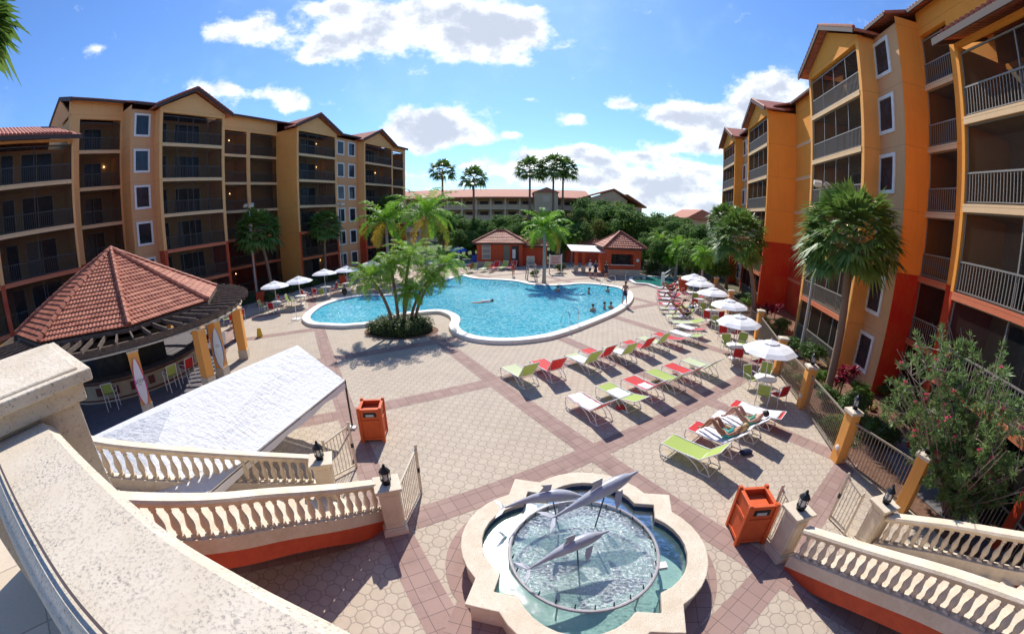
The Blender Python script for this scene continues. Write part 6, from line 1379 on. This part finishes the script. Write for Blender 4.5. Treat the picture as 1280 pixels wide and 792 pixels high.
# pool island: clipped hedge and a clump of pygmy date palms
isl=gp(499,416); hp=gp(500,412)
hx=(gp(543,413)-gp(458,413)).length/2
cs=[];rs_=[]
for k in range(26):
    a=k*2.4; q=math.sqrt((k+.5)/26); cs.append((hx*.80*q*math.cos(a),1.05*q*math.sin(a),.32+.08*math.sin(k))); rs_.append((.42,.42,.36))
q_,f_=leafcloud(cs,rs_,15000,.045,.6,51,.75); t=thing('hedge','low clipped dark green hedge around the foot of the island palms','hedge',(isl.x,isl.y+.35,0),.05); np_mesh('foliage',q_,f_,hedgeM,t)
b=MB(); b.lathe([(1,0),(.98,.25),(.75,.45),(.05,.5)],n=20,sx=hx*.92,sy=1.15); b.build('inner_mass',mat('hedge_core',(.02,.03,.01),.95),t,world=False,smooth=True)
for i,(px,h_,ln) in enumerate((((512,340),0,(.3,0)),((488,350),0,(-.2,.1)),((463,366),0,(-.6,.1)),((538,366),0,(.7,.2)),((556,350),0,(.9,.0)),((512,384),0,(.2,-.4)))):
    D=isl.length+[.5,.2,.0,.6,.9,-.5,.7][i]; c=at_dist(px[0],px[1]-20,D); bs=Vector((isl.x+(c.x-isl.x)*.30,isl.y+.4+(c.y-isl.y-.4)*.30,0)); q=featherpalm('date_palm',c.z-.05,[1.75,1.5,1.55,1.3,1.6,1.15][i],[30,24,26,22,28,20][i],60+i,.09,.07,(c.x-bs.x,c.y-bs.y),m=dateM,lw=.31,curl=[1.2,1.35,1.15,1.4,1.25,1.3][i],low=-.35,nl=28,wid=.022,bark=barkM,shaft=False)
    setp(q,(bs.x,bs.y,0),0,['pygmy date palm at the centre of the pool island','pygmy date palm left of centre on the pool island','low pygmy date palm leaning left on the pool island','pygmy date palm right of centre on the pool island','pygmy date palm at the right end of the pool island','lowest pygmy date palm at the front of the pool island','pygmy date palm at the left end of the pool island'][i],'date palms on the pool island')
struct(fill('island_bed',[(isl.x+hx*1.08*math.cos(k*.25),isl.y+.35+1.45*math.sin(k*.25)) for k in range(25)],.012,mulchM))
# tree belt behind the bath houses
PT=[broadtree('broadleaf_tree',6.2,2.9,7500,treeM,71,.15,clumps=26),broadtree('broadleaf_tree',5.6,2.6,7000,tree2M,72,.15,clumps=24),broadtree('broadleaf_tree',6.8,3.0,7500,tree3M,73,.15,clumps=26),broadtree('broadleaf_tree',5.0,2.5,6500,treeM,74,.16,clumps=20)]
TR=[(548,262,66,0),(566,268,60,3),(583,272,58,0),(603,275,60,0),(622,272,62,3),(640,268,64,1),(655,276,56,0),(632,282,54,0),(610,286,53,3),(700,272,56,1),(716,262,60,2),(735,258,62,0),(752,255,64,1),(742,272,54,2),(768,262,58,0),(786,268,56,0),(760,250,72,0),(800,274,56,1),(690,262,64,0),(722,278,52,1),(668,262,68,2),(706,285,50,0),(822,283,50,0),(835,276,54,3),(850,272,58,1),(868,280,50,1),(884,278,48,0),(845,292,44,1),(862,298,42,1),(830,300,43,0),(812,296,46,0),(878,300,38,1),(895,296,36,0),(746,246,66,0),(760,252,62,2),(772,254,58,0),(790,262,54,1),(806,268,54,0),(836,266,60,0),(590,288,50,0),(576,290,49,3)]
kn=['dark green','light green','olive green','dense dark']
usedT=set()
for i,(x,y,D,k) in enumerate(TR):
    c=at_dist(x,y,D); h=[6.2,5.6,6.8,5.0][k]; s=max(.5,(c.z+.2)/h); loc=(c.x,c.y,-.05)
    where=('behind the left bath house' if x<660 else 'between the two red bath houses' if x<745 else 'behind the snack bar' if x<815 else 'right of the snack bar'); dep='nearer' if D<55 else 'farther'
    lab=f'{kn[k]} tree {where}, top {"at the far roof" if y<265 else "at the far balconies" if y<280 else "at bath house roof height"}'
    if k not in usedT: usedT.add(k); setp(PT[k],loc,i*1.3,lab,'trees behind the pool',(s*1.05,s*1.05,s)); 
    else: copy_tree(PT[k],loc,i*1.3,lab,'trees behind the pool',scale=(s*1.05,s*1.05,s))
# jungle palms between and beside the bath houses
for i,(x,y,D,L,l) in enumerate([(700,292,48,2.0,'feather palm in the planting left of the snack bar awning'),(667,297,47,2.0,'feather palm just left of the slim pool palm'),(715,298,49,1.7,'low feather palm beside the awning'),(826,300,44,2.0,'feather palm right of the snack bar roof'),(848,308,40,1.9,'broad palm above the spa pool'),(868,312,38,1.9,'palm behind the farthest right umbrella'),(838,322,42,1.5,'low palm beside the spa pool'),(604,296,58,1.8,'palm behind the left bath house'),(880,318,33,1.5,'low palm near the far right umbrellas')]):
    c=at_dist(x,y,D); q=featherpalm('jungle_palm',c.z,L,22,80+i,.11,.09,m=dateM if i%2 else queenM,lw=.42,curl=1.15,low=-.7,nl=22,wid=.035); setp(q,(c.x,c.y,0),i,l,'palms among the far planting')
# shrubs: generic and special
def shrub(name,r,h,n,m,seed,size,cat='shrub',clumps=9,asp=.55):
    rr=random.Random(seed); t=thing(name,'s',cat); cs=[(rr.uniform(-.6,.6)*r,rr.uniform(-.6,.6)*r,rr.uniform(.25,.75)*h) for _ in range(clumps)]; rs=[(r*.5,r*.5,h*.34)]*clumps
    q,f=leafcloud(cs,rs,n,size,asp,seed,.3); np_mesh('foliage',q,f,m,t); b=MB()
    for c in cs[:5]: b.tube([(0,0,0),(c[0]*.5,c[1]*.5,c[2]*.5),c],[.02,.015,.006],4)
    b.build('stems',brbarkM,t,world=False); return t
SH={'g':shrub('green_shrub',.75,1.0,3200,shrubM,91,.055),'d':shrub('dark_shrub',.8,1.1,3200,hedgeM,92,.055),'l':shrub('light_shrub',.6,.75,2400,tree2M,93,.055)}
def tiplant(seed,n=26,h=1.1):
    rr=random.Random(seed); t=thing('red_cordyline','r','plant'); vs=[];fs=[]
    for s in range(6):
        bx_,by=rr.uniform(-.3,.3),rr.uniform(-.3,.3); bh=h*rr.uniform(.4,.9)
        for k in range(n):
            a=k*2.4; e=rr.uniform(.1,1.3); L=.42*rr.uniform(.7,1.1); d=Vector((math.cos(a)*math.cos(e),math.sin(a)*math.cos(e),math.sin(e))); sd=Vector((-math.sin(a),math.cos(a),0))*.045; p=Vector((bx_,by,bh-.25*rr.random())); m=p+d*L*.55; en=p+d*L-Vector((0,0,L*.35)); i=len(vs); vs+=[p-sd*.3,p+sd*.3,m+sd,m-sd,en]; fs+=[(i,i+1,i+2,i+3),(i+3,i+2,i+4)]
    raw('foliage',vs,fs,tiM,t); b=MB(); b.tube([(0,0,0),(0,0,h*.7)],.03,5); b.tube([(.15,.1,0),(.2,.15,h*.6)],.025,5); b.build('stems',brbarkM,t,world=False); return t
TI=tiplant(5)
usedS=set()
def plant(P,key,loc,rz,lab,sc,group='garden shrubs'):
    if key not in usedS: usedS.add(key); return setp(P,loc,rz,lab,group,sc)
    return copy_tree(P,loc,rz,lab,group,scale=sc)
for i,(px,k,sc,l) in enumerate([((1015,455),'g',1.0,'green shrub behind the nearest umbrella, by the fence'),((1022,437),'l',1.0,'light shrub at the foot of the dark balcony screen'),((975,413),'g',.8,'green shrub between the railing and the dark ground-floor balcony'),((928,388),'l',1.1,'light green shrub below the dense fan palm'),((936,380),'g',.9,'green shrub at the foot of the orange wing'),((905,373),'g',.9,'green shrub behind the far right umbrellas'),
    ((1040,540),'l',.8,'leafy shrub right behind the bronze railing by the big table'),((1032,505),'g',.7,'green shrub beside the red cordyline'),((1075,500),'l',.9,'pale shrub between the red cordyline and the brown wall window'),((1100,490),'g',.8,'green shrub under the oleander twigs near the red wing'),((1125,520),'d',.95,'round dark clipped shrub on the mulch by the path'),((1210,632),'g',.9,'bright green shrub behind the far right balustrade'),((1262,650),'g',.8,'green shrub at the right edge behind the balustrade'),
    ((1060,520),'g',.9,'leafy green shrub in front of the red cordyline'),((1020,480),'l',.8,'pale shrub right behind the railing of the big table'),((990,440),'g',.8,'green shrub behind the railing below the first umbrella'),((960,418),'l',.8,'pale shrub between two fence posts'),((1085,545),'g',.7,'small green shrub on the mulch behind the railing'),((1105,560),'d',.7,'dark low shrub near the path edge'),((1150,540),'g',1.,'green shrub under the oleander branches'),((1230,600),'d',1.,'dark shrub at the oleander foot'),
    ((338,379),'d',.8,'dark shrub behind the umbrella nearest the bar'),((362,366),'d',.9,'dark shrub below the second stack of left balconies'),((392,358),'g',.8,'shrub behind the third left umbrella'),((418,352),'d',.8,'shrub beside the fourth left umbrella'),((668,345),'l',.8,'flowering yellow-green shrub left of the slim pool palm'),((700,341),'d',1.0,'dark shrub behind the pool rules sign'),((815,343),'d',1.3,'dark shrub behind the spa pool'),((846,341),'g',1.2,'green shrub above the spa pool handrail'),((864,345),'g',1.2,'green shrub behind the red pot'),((1145,470),'d',.9,'dark shrub at the foot of the red wing'),((1165,500),'d',1.,'dark shrub under the oleander')]):
    p=gp(*px); plant(SH[k],k,(p.x,p.y,-.02),i*1.7,l,sc)
for px,sc,l in (((1050,492),1.15,'dark red cordyline beside the brown wall, behind the fence'),((955,402),1.2,'dark red cordyline behind the second umbrella'),((968,398),1.0,'smaller red cordyline next to the railing'),((942,396),.9,'red cordyline half hidden by the third umbrella')):
    p=gp(*px); plant(TI,'ti',(p.x,p.y,0),px[0],l,sc,'red cordylines')
# oleander
def oleander(base,tips,seed):
    rr=random.Random(seed); t=thing('oleander','sprawling oleander with narrow leaves, bare twigs and pink flowers by the right stairs','oleander',base); b=MB(); vs=[];fs=[];fv=[];ff=[]
    base=Vector(base)
    for tp in tips:
        tp=Vector(tp)-base; mid=tp*.5+Vector((rr.uniform(-.3,.3),rr.uniform(-.3,.3),rr.uniform(-.1,.4))); st=Vector((rr.uniform(-.25,.25),rr.uniform(-.25,.25),0))
        P=smoothpath([st,st*.5+mid*.5+Vector((0,0,.2)),mid,tp],3); b.tube(P,[.035-.028*i/(len(P)-1) for i in range(len(P))],5)
        for _ in range(11):
            s=rr.uniform(.35,1); q=P[min(len(P)-1,int(s*(len(P)-1)))]; e=q+Vector((rr.gauss(0,.30),rr.gauss(0,.30),rr.gauss(.18,.22))); b.tube([q,(q+e)/2+Vector((0,0,.03)),e],[.012,.008,.004],4)
            for w in range(3):
                c=q.lerp(e,1-.22*w); dd=(e-q).normalized()
                for k in range(13):
                    d=(dd*rr.uniform(.3,1)+Vector((rr.gauss(0,.7),rr.gauss(0,.7),rr.gauss(.15,.55)))).normalized(); L=rr.uniform(.12,.21); sd=d.cross(Vector((rr.gauss(0,1),rr.gauss(0,1),rr.gauss(0,1)))).normalized()*.017; i=len(vs); vs+=[c,c+d*L*.45+sd,c+d*L,c+d*L*.45-sd]; fs.append((i,i+1,i+2,i+3))
            if rr.random()<.15:
                for k in range(14):
                    d=Vector((rr.gauss(0,1),rr.gauss(0,1),rr.gauss(.6,1))).normalized(); c=e+d*.03; sd=d.cross(Vector((0,.3,1))).normalized()*.034; i=len(fv); fv+=[c-sd*.4,c+d*.03+sd,c+d*.07,c+d*.03-sd]; ff.append((i,i+1,i+2,i+3))
    b.build('branches',mat('twig_bark',(.30,.24,.20),.9,(.22,.17,.14),9),t,world=False); raw('foliage',vs,fs,olM,t); raw('flowers',fv,ff,pinkM,t); return t
Do=8.6
tips=[]
rr=random.Random(3)
for px,py in [(1150,415),(1135,430),(1175,400),(1200,405),(1190,440),(1165,470),(1140,490),(1110,480),(1100,500),(1210,470),(1235,460),(1250,490),(1270,470),(1225,500),(1190,500),(1160,520),(1200,540),(1240,530),(1275,520),(1255,560),(1220,570),(1190,575),(1170,600),(1210,610),(1245,600),(1275,585),(1268,620),(1235,635),(1130,460),(1180,455),(1290,500),(1300,560),(1125,505),(1150,440),(1215,435),(1260,440)]:
    tips+=[at_dist(px+rr.uniform(-14,14),py+rr.uniform(-10,10),rr.uniform(8.6,11.5)) for _ in range(2)]
tips=[q for q in tips if q.z>.3]
oleander((10.9,3.6,0),tips,4)
# stones and edging in the bed
for px,s,l in (((1090,512),.16,'orange round stone on the mulch by the fence'),((1100,530),.14,'grey stone on the mulch below the clipped shrub'),((1085,526),.12,'pale stone on the mulch near the fence')):
    p=gp(*px); b=MB(); b.sphere((0,0,s*.5),s,8,6,sz=.7,sx=1.3); o=b.build('garden_stone',rockM if 'orange' in l else mat('pale_stone',(.4,.38,.35),.8,(.3,.28,.26),8),None,world=False,smooth=True); o.location=p; tag(o,l,'stone')
for px,l in (((1258,510),'orange tile plate half hidden in the oleander'),((1275,523),'second orange plate behind the oleander')):
    p=at_dist(*px,10.5); 
# ------------------------------------------------------------------ bath house, snack bar, awning, far buildings
def hut(c,w,d,h,rz,rh,lab,name,opening=None,base=False,over=.45):
    t=thing(name,lab,'pool house',(c[0],c[1],0),rz); T_=Matrix.Identity(4)
    wl=B=MB(); 
    if opening: 
        x0,x1,z0,z1=opening; B.box((-w/2,-d/2,0),(x0,d/2,h)); B.box((x1,-d/2,0),(w/2,d/2,h)); B.box((x0,-d/2,0),(x1,-d/2+.25,z0)); B.box((x0,-d/2,z1),(x1,-d/2+.25,h)); B.box((x0,-d/2+1.2,0),(x1,-d/2+1.3,h))
    else: B.box((-w/2,-d/2,0),(w/2,d/2,h))
    B.build('wall',mat('hut_red',(.60,.105,.04),.8,(.52,.085,.035),2,bump=.2),t,world=False)
    if opening:
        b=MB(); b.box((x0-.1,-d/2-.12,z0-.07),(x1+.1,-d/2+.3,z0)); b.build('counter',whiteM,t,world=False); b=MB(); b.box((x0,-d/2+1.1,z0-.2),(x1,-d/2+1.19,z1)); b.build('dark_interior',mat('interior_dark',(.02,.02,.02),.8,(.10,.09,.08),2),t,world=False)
    if base: b=MB(); b.box((-w/2-.03,-d/2-.03,0),(w/2+.03,-d/2-.001,.62)); b.build('base_course',creamM,t,world=False)
    o_=over; vs=[(-w/2-o_,-d/2-o_,h),(w/2+o_,-d/2-o_,h),(w/2+o_,d/2+o_,h),(-w/2-o_,d/2+o_,h)]; rl=max(0,(w-d)/2)
    A=Vector((-rl,0,h+rh)); Bv=Vector((rl,0,h+rh)); rs=[(vs[0],vs[1],A,Bv),(vs[1],vs[2],Bv,Bv),(vs[2],vs[3],Bv,A),(vs[3],vs[0],A,A)]; q=MB()
    for P,Q,a,b_ in rs:
        v_,f_=tiled(P,Q,a,b_,.26,.36,.05,3); q.add(v_,f_)
    q.build('roof',clayM,t,world=False,smooth=True)
    b=MB(); b.box((-w/2-o_,-d/2-o_,h-.16),(w/2+o_,d/2+o_,h-.01)); b.build('eave_board',fasciaM,t,world=False)
    for P,a in ((vs[0],A),(vs[1],Bv),(vs[2],Bv),(vs[3],A)):
        b=MB(); b.tube([Vector(P)+Vector((0,0,.08)),a+Vector((0,0,.1))],.11,6); b.build('hip_ridge',clayM,t,world=False)
    b=MB(); b.tube([A+Vector((0,0,.1)),Bv+Vector((0,0,.1))],.11,6); b.build('ridge_cap',clayM,t,world=False)
    return t
k0,k1=gp(598,332),gp(653,334); cK=(k0+k1)/2; wK=(k1-k0).length; hK=ht(k0,600,303); D=cK.length
h1=hut((cK.x,cK.y+2.2),wK,4.2,hK,0.05-.08,1.25,'red bath house with tiled hip roof on the far left side of the pool','bath_house')
for x in (-.29,):
    b=MB(); b.box((wK*x-.5,-2.16,.8),(wK*x+.5,-2.101,hK-.3)); fr=b.build('window',creamM,h1,world=False)
    for i in range(3): b=MB(); b.box((wK*x-.42,-2.18,.9+i*.62),(wK*x+.42,-2.161,1.4+i*.62)); b.build('pane',mat('grey_pane',(.30,.28,.30),.4),fr,world=False)
b=MB(); b.box((wK*.09,-2.15,.0),(wK*.22,-2.101,hK-.25)); b.build('door',mat('grey_green',(.22,.22,.16),.7),h1,world=False)
b=MB(); b.box((wK*.27,-2.14,0),(wK*.42,-2.102,hK-.35)); b.build('doorway',blackM,h1,world=False)
b=MB(); b.box((wK*.28,-2.35,.95),(wK*.35,-2.30,2.0)); b.build('notice_board',whiteM,h1,world=False)
b=MB(); b.box((-wK/2-.02,-2.13,0),(wK*.05,-2.103,.55)); b.build('base_course',mat('hut_base',(.5,.42,.34),.8),h1,world=False)
h3=hut((gp(668,332).x,gp(668,332).y+2),3.0,3.0,ht(gp(668,332),668,306)*.95,0,.7,'small red annex right of the bath house','bath_annex')
s0,s1=gp(757,344),gp(800,345); cS=(s0+s1)/2; wS=(s1-s0).length; hS=ht(s0,757,309)
rzS=math.atan2((s1-s0).y,(s1-s0).x)
h2=hut((cS.x-math.sin(rzS)*1.8,cS.y+math.cos(rzS)*1.8),wS,3.6,hS,rzS,ht(cS,793,291)-hS-.1,'red snack bar kiosk with a serving hatch and steep tiled roof','snack_bar',(-wS*.36,wS*.28,1.15,2.2),True,.4)
b=MB(); b.lathe([(.17,0),(.17,.04)],n=14,T=Matrix.Translation((wS*.40,-1.83,1.62))@Matrix.Rotation(math.pi/2,4,'X')); b.build('wall_clock',whiteM,h2,world=False)
a0_=gp(714,338); a1_=gp(756,340); zt_=ht(a1_,750,311); t=thing('awning','flat white awning on posts between the planting and the snack bar','awning',((a0_.x+a1_.x)/2,a0_.y,0))
b=MB(); b.hexa([(a0_.x-.3,a0_.y-1.6,zt_-.25),(a1_.x+.2,a1_.y-1.6,zt_-.25),(a1_.x+.2,a1_.y+2,zt_+.1),(a0_.x-.3,a0_.y+2,zt_+.1)],[(a0_.x-.3,a0_.y-1.6,zt_-.17),(a1_.x+.2,a1_.y-1.6,zt_-.17),(a1_.x+.2,a1_.y+2,zt_+.18),(a0_.x-.3,a0_.y+2,zt_+.18)]); b.build('canopy',whiteM,t)
for x in (a0_.x+.4,a0_.x+1.2,a1_.x-.1): b=MB(); b.box((x-.16,a0_.y-.9,0),(x+.16,a0_.y-.58,zt_-.15)); b.build('post',MATS['hut_red'],t); b=MB(); b.box((x-.2,a0_.y-.94,0),(x+.2,a0_.y-.54,.7)); b.build('post_base',creamM,t)
h4=hut((at_dist(727,306,52).x,at_dist(727,306,52).y),4.5,3.5,2.3,0,1.2,'small tiled roof showing above the awning','garden_house')
# pool rules sign
p=gp(694,342); zt_=ht(p,694,318); t=thing('rules_sign','pool rules board on two white posts at the far pool deck','sign',(p.x,p.y,0),.1)
for s in (-1,1): b=MB(); b.box((s*.62-.05,-.05,0),(s*.62+.05,.05,zt_)); b.build('post',whiteM,t,world=False)
b=MB(); b.box((-.58,-.04,zt_-1.0),(.58,.04,zt_-.1)); b.build('board',mat('sign_board',(.62,.50,.48),.6),t,world=False)
for i in range(5): b=MB(); b.box((-.48+.06*(i%2),-.05,zt_-.30-.15*i),(.45-.09*(i%3),-.041,zt_-.24-.15*i)); b.build('text_line',mat('sign_ink',(.35,.12,.12),.6),t,world=False)
# blue cart, lifeguard chair
p=gp(603,330); t=thing('towel_cart','blue towel cart beside the bath house wall','cart',(p.x,p.y,0)); b=MB(); b.box((-1.2,-.5,.25),(1.1,.5,1.15)); b.build('body',blueM,t,world=False,bevel=.05); b=MB(); b.box((-1.25,-.55,1.15),(1.15,.55,1.22)); b.build('lid',navyM,t,world=False)
for s in (-.9,.8): b=MB(); b.lathe([(.14,-.05),(.14,.05)],n=10,T=Matrix.Translation((s,-.42,.14))@Matrix.Rotation(math.pi/2,4,'X')); b.build('wheel',blackM,t,world=False)
p=gp(664,349); t=thing('lifeguard_chair','high wooden chair beside the slim palm at the far pool edge','lifeguard chair',(p.x,p.y,0),.2)
for sx in (-1,1):
    for sy in (-1,1): b=MB(); b.bar((sx*.45,sy*.4,0),(sx*.33,sy*.3,1.35),.07); b.build('leg',mat('weathered_wood',(.42,.38,.36),.8,(.34,.30,.28),5),t,world=False)
b=MB(); b.box((-.38,-.35,1.35),(.38,.35,1.42)); b.build('seat',MATS['weathered_wood'],t,world=False); b=MB(); b.box((-.38,.30,1.42),(.38,.36,2.1)); b.build('backrest',MATS['weathered_wood'],t,world=False)
# far hotel building
DB=84
L0,R0=at_dist(505,268,DB+6),at_dist(800,268,DB+4); 
ze=at_dist(640,247,DB).z; zr=at_dist(640,236,DB+5).z
t=thing('far_hotel','long low tan hotel with red roof beyond the trees','hotel',((L0.x+R0.x)/2,DB,0))
yB=DB+3; wallF=mat('hotel_tan',(.60,.45,.30),.85,(.54,.40,.26),1); openF=mat('hotel_dark',(.07,.06,.055),.7); trimF=mat('hotel_trim',(.62,.52,.38),.8); roofF=mat('hotel_roof',(.50,.19,.11),.8,(.42,.15,.09),1.5)
xa,xb=L0.x-6,at_dist(745,268,DB).x
b=MB(); b.box((xa,yB+2,0),(xb,yB+14,ze)); b.build('wall',wallF,t)
st=ze/4.
for lv in range(4):
    b=MB(); b.box((xa,yB-.05,lv*st-.12),(xb,yB+2,lv*st+.12)); b.build('gallery_slab',trimF,t)
    b=MB(); b.box((xa,yB+.02,lv*st+.12),(xb,yB+.06,lv*st+1.0)); b.build('gallery_parapet',wallF,t)
n=int((xb-xa)/3.1)
for i in range(n+1): x=xa+(xb-xa)*i/n; b=MB(); b.box((x-.16,yB-.1,0),(x+.16,yB+.3,ze)); b.build('gallery_post',trimF,t)
for i in range(n):
    x=xa+(xb-xa)*(i+.5)/n
    for lv in (2,3): b=MB(); b.box((x-.9,yB+1.93,lv*st+.15),(x+.9,yB+1.99,lv*st+st*.75)); b.build('window',openF,t)
b=MB(); b.hexa([(xa,yB-.8,ze),(xb,yB-.8,ze),(xb,yB+8,zr),(xa,yB+8,zr)],[(xa,yB-.8,ze+.3),(xb,yB-.8,ze+.3),(xb,yB+8,zr+.3),(xa,yB+8,zr+.3)]); b.hexa([(xa,yB+8,zr),(xb,yB+8,zr),(xb,yB+17,ze),(xa,yB+17,ze)],[(xa,yB+8,zr+.3),(xb,yB+8,zr+.3),(xb,yB+17,ze+.3),(xa,yB+17,ze+.3)]); b.build('roof',roofF,t)
# stair tower in the middle and right wing with gable
c=at_dist(684,268,DB-2); zt_=at_dist(684,236,DB-2).z; b=MB(); w=at_dist(699,268,DB-2).x-c.x; b.box((c.x-w,yB-3,0),(c.x+w,yB+3,zt_-.6)); b.build('stair_tower',wallF,t); b=MB(); b.extrude([(c.x-w*1.15,yB-3.3,zt_-.6),(c.x+w*1.15,yB-3.3,zt_-.6),(c.x,yB-3.3,zt_+.5)],(0,6.5,0)); b.build('tower_roof',roofF,t)
for i in range(3): b=MB(); b.box((c.x-.7,yB-3.06,zt_-2.6-i*2.6),(c.x+.7,yB-3.01,zt_-1.3-i*2.6)); b.build('window',trimF,t)
xr0,xr1=at_dist(738,268,DB-6).x,at_dist(800,268,DB-8).x; y0=yB-6
b=MB(); b.box((xr0,y0,0),(xr1,y0+14,ze)); b.build('wing_wall',wallF,t)
pk=at_dist(780,235,DB-8); b=MB(); xm=pk.x; 
b.extrude([(xr0-1,y0-.6,ze+.0),(xm,y0-.6,pk.z),(xr1+1,y0-.6,ze+.0),(xr1+1,y0-.6,ze+.3),(xm,y0-.6,pk.z+.35),(xr0-1,y0-.6,ze+.3)],(0,15,0)); b.build('wing_roof',roofF,t)
b=MB(); b.extrude([(xr0,y0-.1,ze),(xr1,y0-.1,ze),(xm,y0-.1,pk.z-.1)],(0,.3,0)); b.build('gable_wall',wallF,t)
x2=at_dist(826,268,DB-10).x; z2=at_dist(820,256,DB-10).z; b=MB(); b.box((xr1,y0-1,0),(x2,y0+10,z2-.4)); b.build('end_block',wallF,t); b=MB(); b.hexa([(xr1-.5,y0-1.8,z2+1.9),(x2+.8,y0-1.8,z2-.5),(x2+.8,y0+11,z2-.5),(xr1-.5,y0+11,z2+1.9)],[(xr1-.5,y0-1.8,z2+2.2),(x2+.8,y0-1.8,z2-.2),(x2+.8,y0+11,z2-.2),(xr1-.5,y0+11,z2+2.2)]); b.build('end_roof',roofF,t)
for i in range(2): b=MB(); b.box((x2-2.6,y0-1.06,z2-2.6-i*2.6),(x2-1.4,y0-1.01,z2-1.2-i*2.6)); b.build('window',openF,t)
c=at_dist(878,280,75); zc=at_dist(876,262,75).z; t=thing('far_house','distant house with an orange tiled roof above the trees on the right','house',(c.x,c.y,0)); b=MB(); b.box((c.x-3,c.y,0),(c.x+6,c.y+8,zc-1.6)); b.build('wall',wallF,t); b=MB(); b.extrude([(c.x-3.6,c.y-.6,zc-1.7),(c.x-.5,c.y-.6,zc),(c.x+7,c.y-.6,zc-2.2)],(0,9,0)); b.build('roof',roofF,t)
# far tree line on the horizon
b=MB(); q,f=[],[]
for i in range(34):
    a=R(-38+i*2.6); D=150+40*math.sin(i*1.7); s=7+2.5*math.sin(i*2.3); cs=[(D*math.sin(a)+6*math.cos(k*2.4),D*math.cos(a)+6*math.sin(k*2.4),s*.35+.5*k*.3) for k in range(4)]; q0,f0=leafcloud(cs,[(6,6,s*.4)]*4,420,.9,.7,200+i,.5); f.append(f0+len(np.concatenate(q)) if q else f0); q.append(q0)
o=np_mesh('far_woods',np.concatenate(q),np.concatenate(f),treeM); tag(o,'low line of distant woods on the horizon','woods',None,'stuff')
# ground cover strip in the right bed
r=np.random.default_rng(5); q,f=[],[]
cs=[];
for k in range(120):
    s=r.uniform(-12,14); w=r.uniform(-3.4,-.4); p=RW(s,w)
    if inside(p.x,p.y,[tuple(x) for x in gb]+[tuple(RW(x,0)[:2]) for x in (14,0,-10,-12)]): cs.append((p.x,p.y,.05))
q,f=leafcloud(cs,[(.35,.35,.16)]*len(cs),9000,.05,.4,77,.1); o=np_mesh('ground_cover',q,f,shrubM); tag(o,'low leafy ground cover between the fence and the right building','ground cover',None,'stuff')
cs=[tuple(LW(s,w,.1)) for s in np.arange(-4,32,.8) for w in (-1.2,-.5) ]; q,f=leafcloud(cs,[(.5,.5,.28)]*len(cs),14000,.06,.5,78,.2); o=np_mesh('border_planting',q,f,hedgeM); tag(o,'dark border planting along the foot of the left building','ground cover',None,'stuff')
# ------------------------------------------------------------------ every label singles out one thing
_seen={}
for o in [o for o in bpy.data.objects if o.parent is None and o.get('label') and not o.get('kind')]: _seen.setdefault(o['label'],[]).append(o)
_dist=lambda o:math.hypot(o.location.x,o.location.y)
_w={1:[''],2:['nearer','farther'],3:['nearest','middle','farthest'],4:['nearest','second nearest','third nearest','farthest'],5:['nearest','second nearest','third nearest','fourth nearest','farthest']}
for l,os_ in _seen.items():
    if len(os_)>1:
        os_.sort(key=_dist)
        for i,o in enumerate(os_):
            nm=_w.get(len(os_),[ 'nearest' ]+[ordn[k]+' nearest' for k in range(1,len(os_))])[i]; o['label']=f'{nm} {l}'
